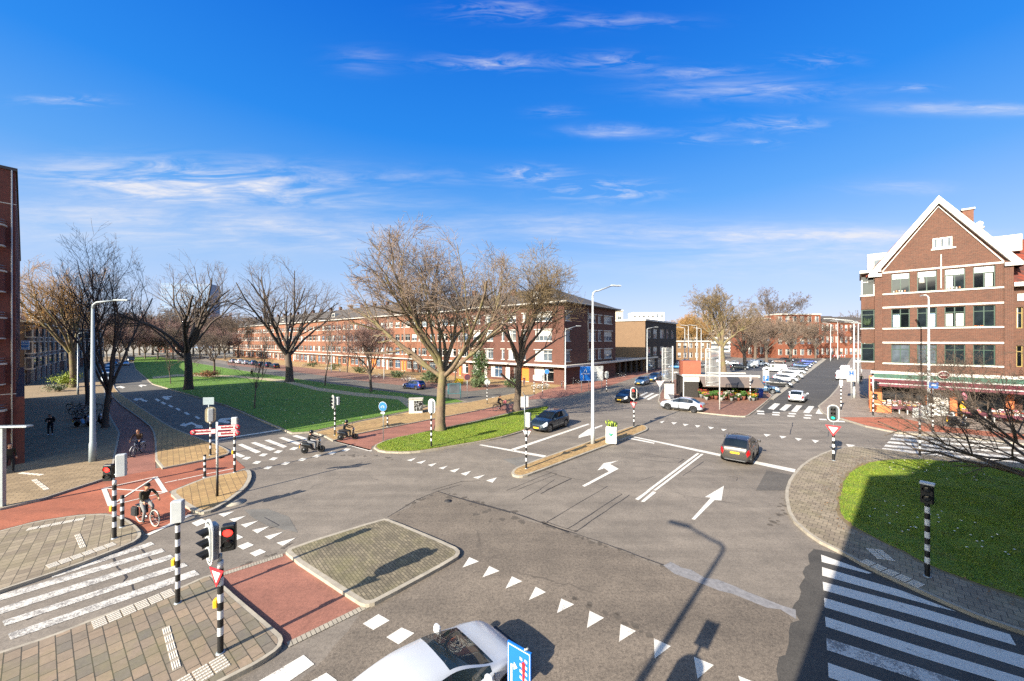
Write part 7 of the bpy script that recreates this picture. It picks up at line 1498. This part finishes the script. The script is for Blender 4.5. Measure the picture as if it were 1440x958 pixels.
for k in range(60): a, r_ = pr.uniform(0, 6.3), pr.uniform(0, .35); m.tube([(math.cos(a) * r_, math.sin(a) * r_, 1.2), (math.cos(a) * r_ * 1.3, math.sin(a) * r_ * 1.3, 1.3 + pr.uniform(.05, .35))], [.03, .05], (LF2, LF1)[k % 2], 4)
m.build('plants', t)
# ---- lamp posts
def lamp(label, base, h, arms, mat=None, r=(.13, .06), bend=.8, grp=None, name='street_lamp'):
    mat = mat or LAMPW; t = thing(name, label, 'street lamp', base, 0, grp); MB().tube([(0, 0, -.05), (0, 0, 1.2), (0, 0, 1.25), (0, 0, h - .4)], [r[0] * 1.3, r[0] * 1.2, r[0], r[1]], mat, 12).build('pole', t)
    for (dx, dy, rise, L) in arms:
        q = math.hypot(dx, dy); dx, dy = dx / q, dy / q
        p = [(0, 0, h - .45), (dx * .04, dy * .04, h - .2), (dx * .22, dy * .22, h - .04), (dx * .5, dy * .5, h), (dx * L, dy * L, h + rise)]
        a = MB(); a.tube(p, [r[1], r[1], r[1] * .95, r[1] * .9, r[1] * .75], mat, 10); ao = a.build('arm', t)
        m = MB(); m.box((0, 0, 0), (.9, .26, .09), mat, 0, .04); lo = m.build('lantern', t, (dx * (L + .35), dy * (L + .35), h + rise + .02), math.atan2(dy, dx)); MB().box((0, 0, -.05), (.6, .18, .02), M('lamp glass', 'b9c2c4', .2, .05)).build('lens', lo)
    return t
lamp('grey tapered street lamp with a curved arm before the left bare trees', (*G(130.5, 649, .12), .12), 10.4, [(1, .15, .12, 1.3)], M('lamp grey blue', '848d8f', .5, .08, 2), (.15, .075))
lamp('tall white street lamp with its arm to the right on the long island', (*G(833.5, 624, .12), .12), 11.7, [(.92, .3, .45, 1.7)], None, (.13, .065))
lamp('tall street lamp throwing its shadow on the gabled house front', (*G(1306, 592, .12), .12), 12.3, [(.5, .86, .1, .8)], None, (.13, .06))
lamp('street lamp at the corner of the corner block canopy', (*G(795, 548), 0), 9.9, [(.9, .4, .5, 2.2)], None, (.12, .06))
lamp('street lamp before the flat roofed brown block', (*G(910, 525), 0), 11.0, [(.95, .2, .3, 2.2)], None, (.13, .07))
for px, py, yt, lab in ((1201, 560, 452, 'first white street lamp on the right pavement, nearest to the far zebra'), (1207, 540, 453, 'second white street lamp on the right pavement'), (1211.5, 524, 455, 'third white street lamp on the right pavement'), (1216, 514, 456, 'fourth white street lamp on the right pavement')):
    b = G(px, py, .12); lamp(lab, (*b, .12), HT(yt, b[1]), [(-.9, .1, .25, 3.0)], None, (.13, .07), grp='white street lamps along the right road')
for px, py, yt, lab in ((963, 512, 461, 'white lamp post leftmost of the cluster before the golden willow'), (968, 511, 458, 'white lamp post second of the cluster before the golden willow'), (980, 514, 458, 'white lamp post third of the cluster, before the brown plaza trees'), (986, 509, 462, 'white lamp post rightmost of the cluster before the golden willow'), (1168, 508, 455, 'white lamp post at the road bend before the far red houses'), (1178, 506, 452, 'white lamp post at the road bend behind the barriers')):
    b = G(px, py); lamp(lab, (*b, 0), HT(yt, b[1]), [(-.9, .1, .2, 2.0)], None, (.14, .08), grp='white lamp posts on the plaza')
lamp('slim grey lamp post beside the golden lit tree', (*G(109.6, 555, .12), .12), 9.0, [(.8, .5, .1, .8)], GALV, (.09, .05))
lamp('thin white lamp post before the terrace left of the blue car', (*G(540, 534), 0), 9.0, [(-.3, -.9, .1, .7)], None, (.07, .045)); lamp('thin white lamp post before the terrace by the brown bushy tree', (*G(466, 523), 0), 9.5, [(-.3, -.9, .1, .7)], None, (.08, .05))
lamp('near street lamp beside the viewpoint, only its long shadow lies on the asphalt', (-4.65, .47, 0), 10.0, [(-.83, .56, .35, 1.6)], LAMPW, (.13, .07))
t = thing('flat_lamp', 'low grey post with a flat cantilevered top at the left picture edge', 'street lamp', (*G(4, 712, .12), .12)); MB().bx(-.07, -.07, 0, .07, .07, 3.75, GALV).build('post', t); MB().box((.35, .02, 3.79), (1.7, .3, .07), GALV, R(4), .02).build('top', t)
# ---- flower stall
ST = (23.9, 51.6); rzs = R(-10); t = thing('flower_stall', 'flower stall with taupe awnings, white fascia and a terracotta box on its roof', 'kiosk', (*ST, .124), rzs)
TAU = M('taupe awning', '5f544d', .8, .1, 3); CHA = M('charcoal awning', '26262b', .8, .1, 3)
m = MB(); m.bx(0, 3.6, 0, 9.2, 3.8, 2.9, M('stall dark wall', '2b2622', .8, .2)); m.bx(0, 0, 0, .15, 3.6, 2.9, MC['stall dark wall']); m.bx(9.05, 0, 0, 9.2, 3.6, 2.9, MC['stall dark wall']); m.build('wall', t)
MB().bx(-.2, -.2, 2.9, 9.5, 4.0, 3.02, FLAT).bx(-.25, -.3, 2.9, 9.6, -.2, 3.18, TRIM).bx(-.25, 4.0, 2.9, 9.6, 4.1, 3.18, TRIM).build('roof', t)
MB().bx(.0, .2, 3.03, 2.35, 2.2, 5.0, M('terracotta panel', '8f4f39', .7, .1, 2)).build('roof_box', t)
MB().bx(.0, -.36, 2.2, 2.0, -.305, 2.82, SWH).bx(.1, -.30, .0, 1.9, -.2, 2.18, M('stall shelf dark', '26231f', .8, .3)).bx(-.1, -.38, 0, .0, -.2, 2.9, SWH).build('side_panel', t)
for i, (a, b, mt) in enumerate(((1.9, 3.9, TAU), (3.93, 5.4, TAU), (5.43, 6.9, CHA), (6.93, 9.3, TAU))):
    w = MB(); w.add([(a, -.31, 2.95), (b, -.31, 2.95), (b, -2.1, 2.0), (a, -2.1, 2.0), (a, -2.12, 1.72), (b, -2.12, 1.72)], [[3, 2, 1, 0], [4, 5, 2, 3]], mt); w.add([(a, -.31, 2.92), (b, -.31, 2.92), (b, -2.09, 1.97), (a, -2.09, 1.97)], [[0, 1, 2, 3]], mt); w.build('awning', t)
MB().bx(2.2, 1.2, 0, 8.8, 2.2, .9, M('stall counter', '6d4f38', .7, .2)).build('counter', t)
FL = [M('bloom yellow', 'a88412', .6, .15, 9), M('bloom pink', '94404f', .6, .2, 9), M('bloom white', 'a9a498', .6, .1, 9), M('bloom red', '7f1c22', .6, .2, 9), M('bloom orange', '9c4f1c', .6, .2, 9), M('foliage fresh', '36571c', .6, .25, 5)]
POTS = [M('pot grey', '6c6c6a', .7, .1), M('pot white', '8f8d87', .6, .05), M('pot terracotta', '6e4030', .8, .15)]
def bouquet(fi, pi, seed, h=.45):
    t = thing('flower_bucket', 'x', 'flowers'); MB().lathe([(.12, 0), (.17, .34), (.165, .36), (.14, .35)], POTS[pi], 14).build('bucket', t); pr = random.Random(seed); m = MB()
    for k in range(46):
        a, q = pr.uniform(0, 6.3), pr.uniform(0, .33) ; p = Vector((math.cos(a) * q, math.sin(a) * q, .36 + h * pr.uniform(.5, 1)))
        m.tube([(p.x * .3, p.y * .3, .3), p], [.02, .012], FL[5], 3); m.lathe([(.01, -.03), (.055, .0), (.04, .035), (.005, .045)], FL[fi] if k % 4 else FL[5], 6, p)
    m.build('blooms', t); return t
protos = [bouquet(i, (0, 1, 2)[i % 3], 30 + i) for i in range(6)]; used = set(); rr = random.Random(12)
cn = ['yellow', 'pink', 'white', 'red', 'orange', 'leafy green']; k = 0
for row, (yy, n) in enumerate(((-.6, 9), (-1.5, 9), (-2.5, 5))):
    for i in range(n):
        fi = rr.randrange(6); lx, ly = 2.3 + i * (.78, .8, 1.35)[row] + rr.uniform(-.3, .3), yy + rr.uniform(-.35, .35); wx = ST[0] + lx * math.cos(rzs) - ly * math.sin(rzs); wy = ST[1] + lx * math.sin(rzs) + ly * math.cos(rzs)
        zz = .124; sc = (1.5, 1.3, 1.1)[row] * rr.uniform(.85, 1.2); lab = 'bucket of %s flowers in the %s row before the flower stall' % (cn[fi], ('back', 'middle', 'front')[row])
        if fi not in used: o = protos[fi]; used.add(fi); o.location = (wx, wy, zz); o.scale = (sc,) * 3; o['label'] = lab
        else: o = dup(protos[fi], (wx, wy, zz), rr.uniform(0, 6), lab, scale=sc)
        o['group'] = 'buckets of flowers before the flower stall'
for i in range(6):
    if i not in used:
        for ch in list(protos[i].children): bpy.data.objects.remove(ch)
        bpy.data.objects.remove(protos[i])
MB_NET, ntn, bn = newmat('banner mesh'); bn.inputs['Base Color'].default_value = (.25, .26, .25, 1); bn.inputs['Alpha'].default_value = .42; bn.inputs['Roughness'].default_value = .8
def banner(label, px, py, ztop, w, h, rz):
    x, y = G(px, py, .12); t = thing('banner_pole', label, 'banner', (x, y, .12), rz); MB().tube([(0, 0, 0), (0, 0, ztop)], .07, SWH, 10).build('pole', t); fr = MB(); z1 = ztop - .25; z0 = z1 - h
    for z in (z0, (z0 + z1) / 2, z1): fr.tube([(-.05, 0, z), (-w, 0, z)], .03, SWH, 6)
    fr.tube([(-w * .72, 0, z0), (-w * .72, 0, z1)], .03, SWH, 6); fr.tube([(-w, 0, z0), (-w, 0, z1)], .045, SWH, 6); fr.build('frame', t)
    q = MB(); n = 8
    for k in range(n): q.add([(-.07 - (w - .1) * k / n, .05 * math.sin(k), z0), (-.07 - (w - .1) * (k + 1) / n, .05 * math.sin(k + 1), z0), (-.07 - (w - .1) * (k + 1) / n, .05 * math.sin(k + 1.4), z1), (-.07 - (w - .1) * k / n, .05 * math.sin(k + .4), z1)], [[0, 1, 2, 3]], MB_NET, True)
    q.build('mesh_cloth', t); m = MB(); pr = random.Random(px)
    for z in np.arange(z0 + .4, z1, .9): m.tube([(-.2, -.06, z), (-w * .5, -.06, z + pr.uniform(-.15, .2)), (-w + .15, -.06, z + pr.uniform(-.1, .1))], .035, M('banner print', '9b9f9c', .7, .1), 4)
    m.build('banner_print', t)
banner('white pole with a grey mesh banner left of the terracotta box', 946, 559, 7.1, 1.55, 4.5, R(8)); banner('white pole with a grey mesh banner before the taupe awning', 1012, 576, 7.2, 1.6, 4.2, R(2))
x, y = G(941, 561, .12); t = thing('white_cabinet', 'white upright cabinet behind the silver coupe', 'cabinet', (x, y, .124), R(-5)); MB().box((0, 0, 1.1), (1.15, .5, 2.0), SWH, 0, .03).bx(-.6, -.27, 0, .6, .27, .1, BACK).build('body', t); MB().bx(-.65, -.3, 2.1, .65, .3, 2.2, HOUS).build('lid', t)
x, y = G(1067, 560, .12); t = thing('wheeled_bin', 'dark blue wheeled bin at the right end of the flower stall', 'bin', (x, y, .124), R(30)); MB().lathe([(.48, 0), (.6, 1.1)], M('bin blue', '1c3a8a', .5, .1), 4, (0, 0, .1)).build('bin', t); MB().box((0, 0, 1.26), (1.0, 1.0, .1), MC['bin blue'], R(45), .03).build('lid', t)
# plinth kerbs, barriers
for i, (px, py, lab) in enumerate(((1176, 503.5, 'red and white barrier before the far red house, left one'), (1184, 503.2, 'red and white barrier before the far red house, middle one'), (1192, 503, 'red and white barrier before the far red house, right one'))):
    x, y = G(px, py); t = thing('road_barrier', lab, 'barrier', (x, y, 0), 0, 'red and white barriers at the road bend')
    m = MB()
    for k in range(6): m.bx(-1.5 + k * .5, -.04, .7, -1.0 + k * .5, .04, 1.2, (SRED, SWH)[k % 2])
    m.build('striped_board', t); MB().bx(-1.3, -.3, 0, -1.2, .3, .7, GALV).build('foot', t); MB().bx(1.2, -.3, 0, 1.3, .3, .7, GALV).build('foot', t)
x, y = G(600, 540.5); t = thing('yellow_bench', 'yellow bench at the terrace front near the evergreen climber', 'bench', (*G(645, 540), 0), R(-38)); YE = M('bench yellow', 'c8a814', .5, .1); MB().bx(-1, -.25, .4, 1, .25, .5, YE).build('seat', t); MB().bx(-1, .2, .55, 1, .27, .95, YE).build('backrest', t)
for xx in (-.8, .8): MB().bx(xx - .05, -.22, 0, xx + .05, .22, .39, YE).build('leg', t)
# ---- shop terrace: tables with goods
def wg(tt, n): return gwp(tt, n)
CLO = [M('crate burgundy', '5a2432', .7, .15), M('goods pink', 'b06a78', .7, .25, 9), M('goods white', 'c9c4ba', .7, .15, 9), M('goods brown', '7a5538', .7, .3, 9), M('goods grey', '6f7478', .7, .2, 9), M('goods yellow', 'c89a1c', .7, .2, 9), M('goods red', '9a2e2c', .7, .25, 9)]
def table(label, tt, n, L):
    t = thing('display_table', label, 'table', (*wg(tt, n), .124), RZ_G, 'display tables of the shop terrace'); MB().bx(-L / 2, -.5, .68, L / 2, .5, .74, CLO[0]).bx(-L / 2, -.53, .45, L / 2, -.5, .74, CLO[0]).build('top', t)
    for sx in (-1, 1):
        for sy in (-1, 1): MB().bx(sx * (L / 2 - .12) - .04, sy * .42 - .04, 0, sx * (L / 2 - .12) + .04, sy * .42 + .04, .68, SWH).build('leg', t)
tabs = [('display table at the left end of the shop terrace', 1.2, -2.0, 1.5), ('display table second from the left before the shop', 3.1, -2.2, 1.6), ('display table in a second row close to the shop window', 2.2, -.9, 2.6), ('display table right of the shop door', 7.0, -1.6, 1.6), ('long display table before the right shop window', 9.3, -1.7, 2.4), ('display table before the wing next to the gabled house', 12.0, -1.8, 2.2), ('display table at the right end of the terrace', 14.6, -1.9, 2.0)]
rr = random.Random(33); proto = None; names = ['burgundy', 'pink', 'white', 'brown', 'grey', 'yellow', 'red']; protoc = {}
for ti, (lab, tt, n, L) in enumerate(tabs):
    table(lab, tt, n, L); nc = int(L / .42)
    for row in (0, 1):
        for c in range(nc):
            ci = rr.choice((1, 1, 2, 2, 3, 4, 6, 5)); px_ = wg(tt - L / 2 + .22 + c * .42, n - .22 + .45 * row); lab2 = 'crate of %s goods on the %s' % (names[ci], ('leftmost shop table', 'second shop table from the left', 'table close to the shop window', 'table right of the shop door', 'long table before the right window', 'table before the brick wing', 'rightmost shop table')[ti]); zt = .124 + .742 + row * .16
            if ci not in protoc:
                q = thing('goods_crate', lab2, 'crate', (*px_, zt), RZ_G); m = MB(); m.bx(-.18, -.2, 0, .18, .2, .16, (SWH, CLO[3], CLO[0])[ci % 3]); m.build('box', q); m = MB(); pr = random.Random(ci)
                for k in range(14): m.lathe([(.01, -.04), (.05, 0), (.03, .05), (.004, .07)], CLO[ci] if k % 3 else CLO[2], 6, (pr.uniform(-.13, .13), pr.uniform(-.15, .15), .18 + pr.uniform(0, .08)))
                m.build('goods', q); protoc[ci] = q
            else: q = dup(protoc[ci], (*px_, zt), None, lab2)
            q['group'] = 'crates of goods on the shop tables'
x, y = wg(-.55, -2.7); t = thing('terrace_screen', 'orange and glass wind screen at the left end of the shop terrace', 'screen', (*wg(-.4, -.2), .124), RZ_G); MB().bx(-.06, -2.9, 0, .06, -.2, .95, OR_ if False else MC['orange tiled pier']).build('base', t); MB().bx(-.02, -2.85, .95, .02, -.25, 2.2, CG_CLEAR).build('pane', t); MB().bx(-.05, -2.95, 0, .05, -2.9, 2.3, MC['orange tiled pier']).build('post', t)
t = thing('terrace_wall', 'low orange wall along the front of the shop terrace', 'low wall', (*wg(-.3, -3.0), .124), RZ_G); MB().bx(0, -.08, 0, 1.5, .08, .85, MC['orange tiled pier']).build('wall', t); MB().bx(-.02, -.1, .85, 1.52, .1, .9, TRIM_G).build('coping', t)
t = thing('ice_cream_flag', 'pink and yellow inflatable advert standing before the shop', 'advert', (*wg(6.4, -1.5), .124), RZ_G); MB().lathe([(.16, 0), (.2, .7), (.28, 1.2), (.12, 1.7)], CLO[5], 12).build('yellow_part', t); MB().lathe([(.1, 1.7), (.26, 2.0), (.2, 2.4), (.02, 2.6)], CLO[1], 12).build('pink_part', t)
t = thing('white_freezer', 'white chest freezer beside the shop door', 'freezer', (*wg(4.9, -.9), .124), RZ_G); MB().box((0, 0, .45), (1.1, .6, .9), SWH, 0, .04).build('body', t); MB().box((0, 0, .94), (1.14, .64, .06), BACK, 0, .02).build('lid', t)
t = thing('yellow_container', 'yellow oval container at the right end of the shop terrace', 'container', (*wg(11.4, -2.6), .124), RZ_G); MB().lathe([(.3, .0), (.5, .25), (.5, .7), (.3, .95), (.05, 1.0)], CLO[5], 16).build('body', t); MB().lathe([(.51, .45), (.51, .5)], HOUS, 16).build('band', t)
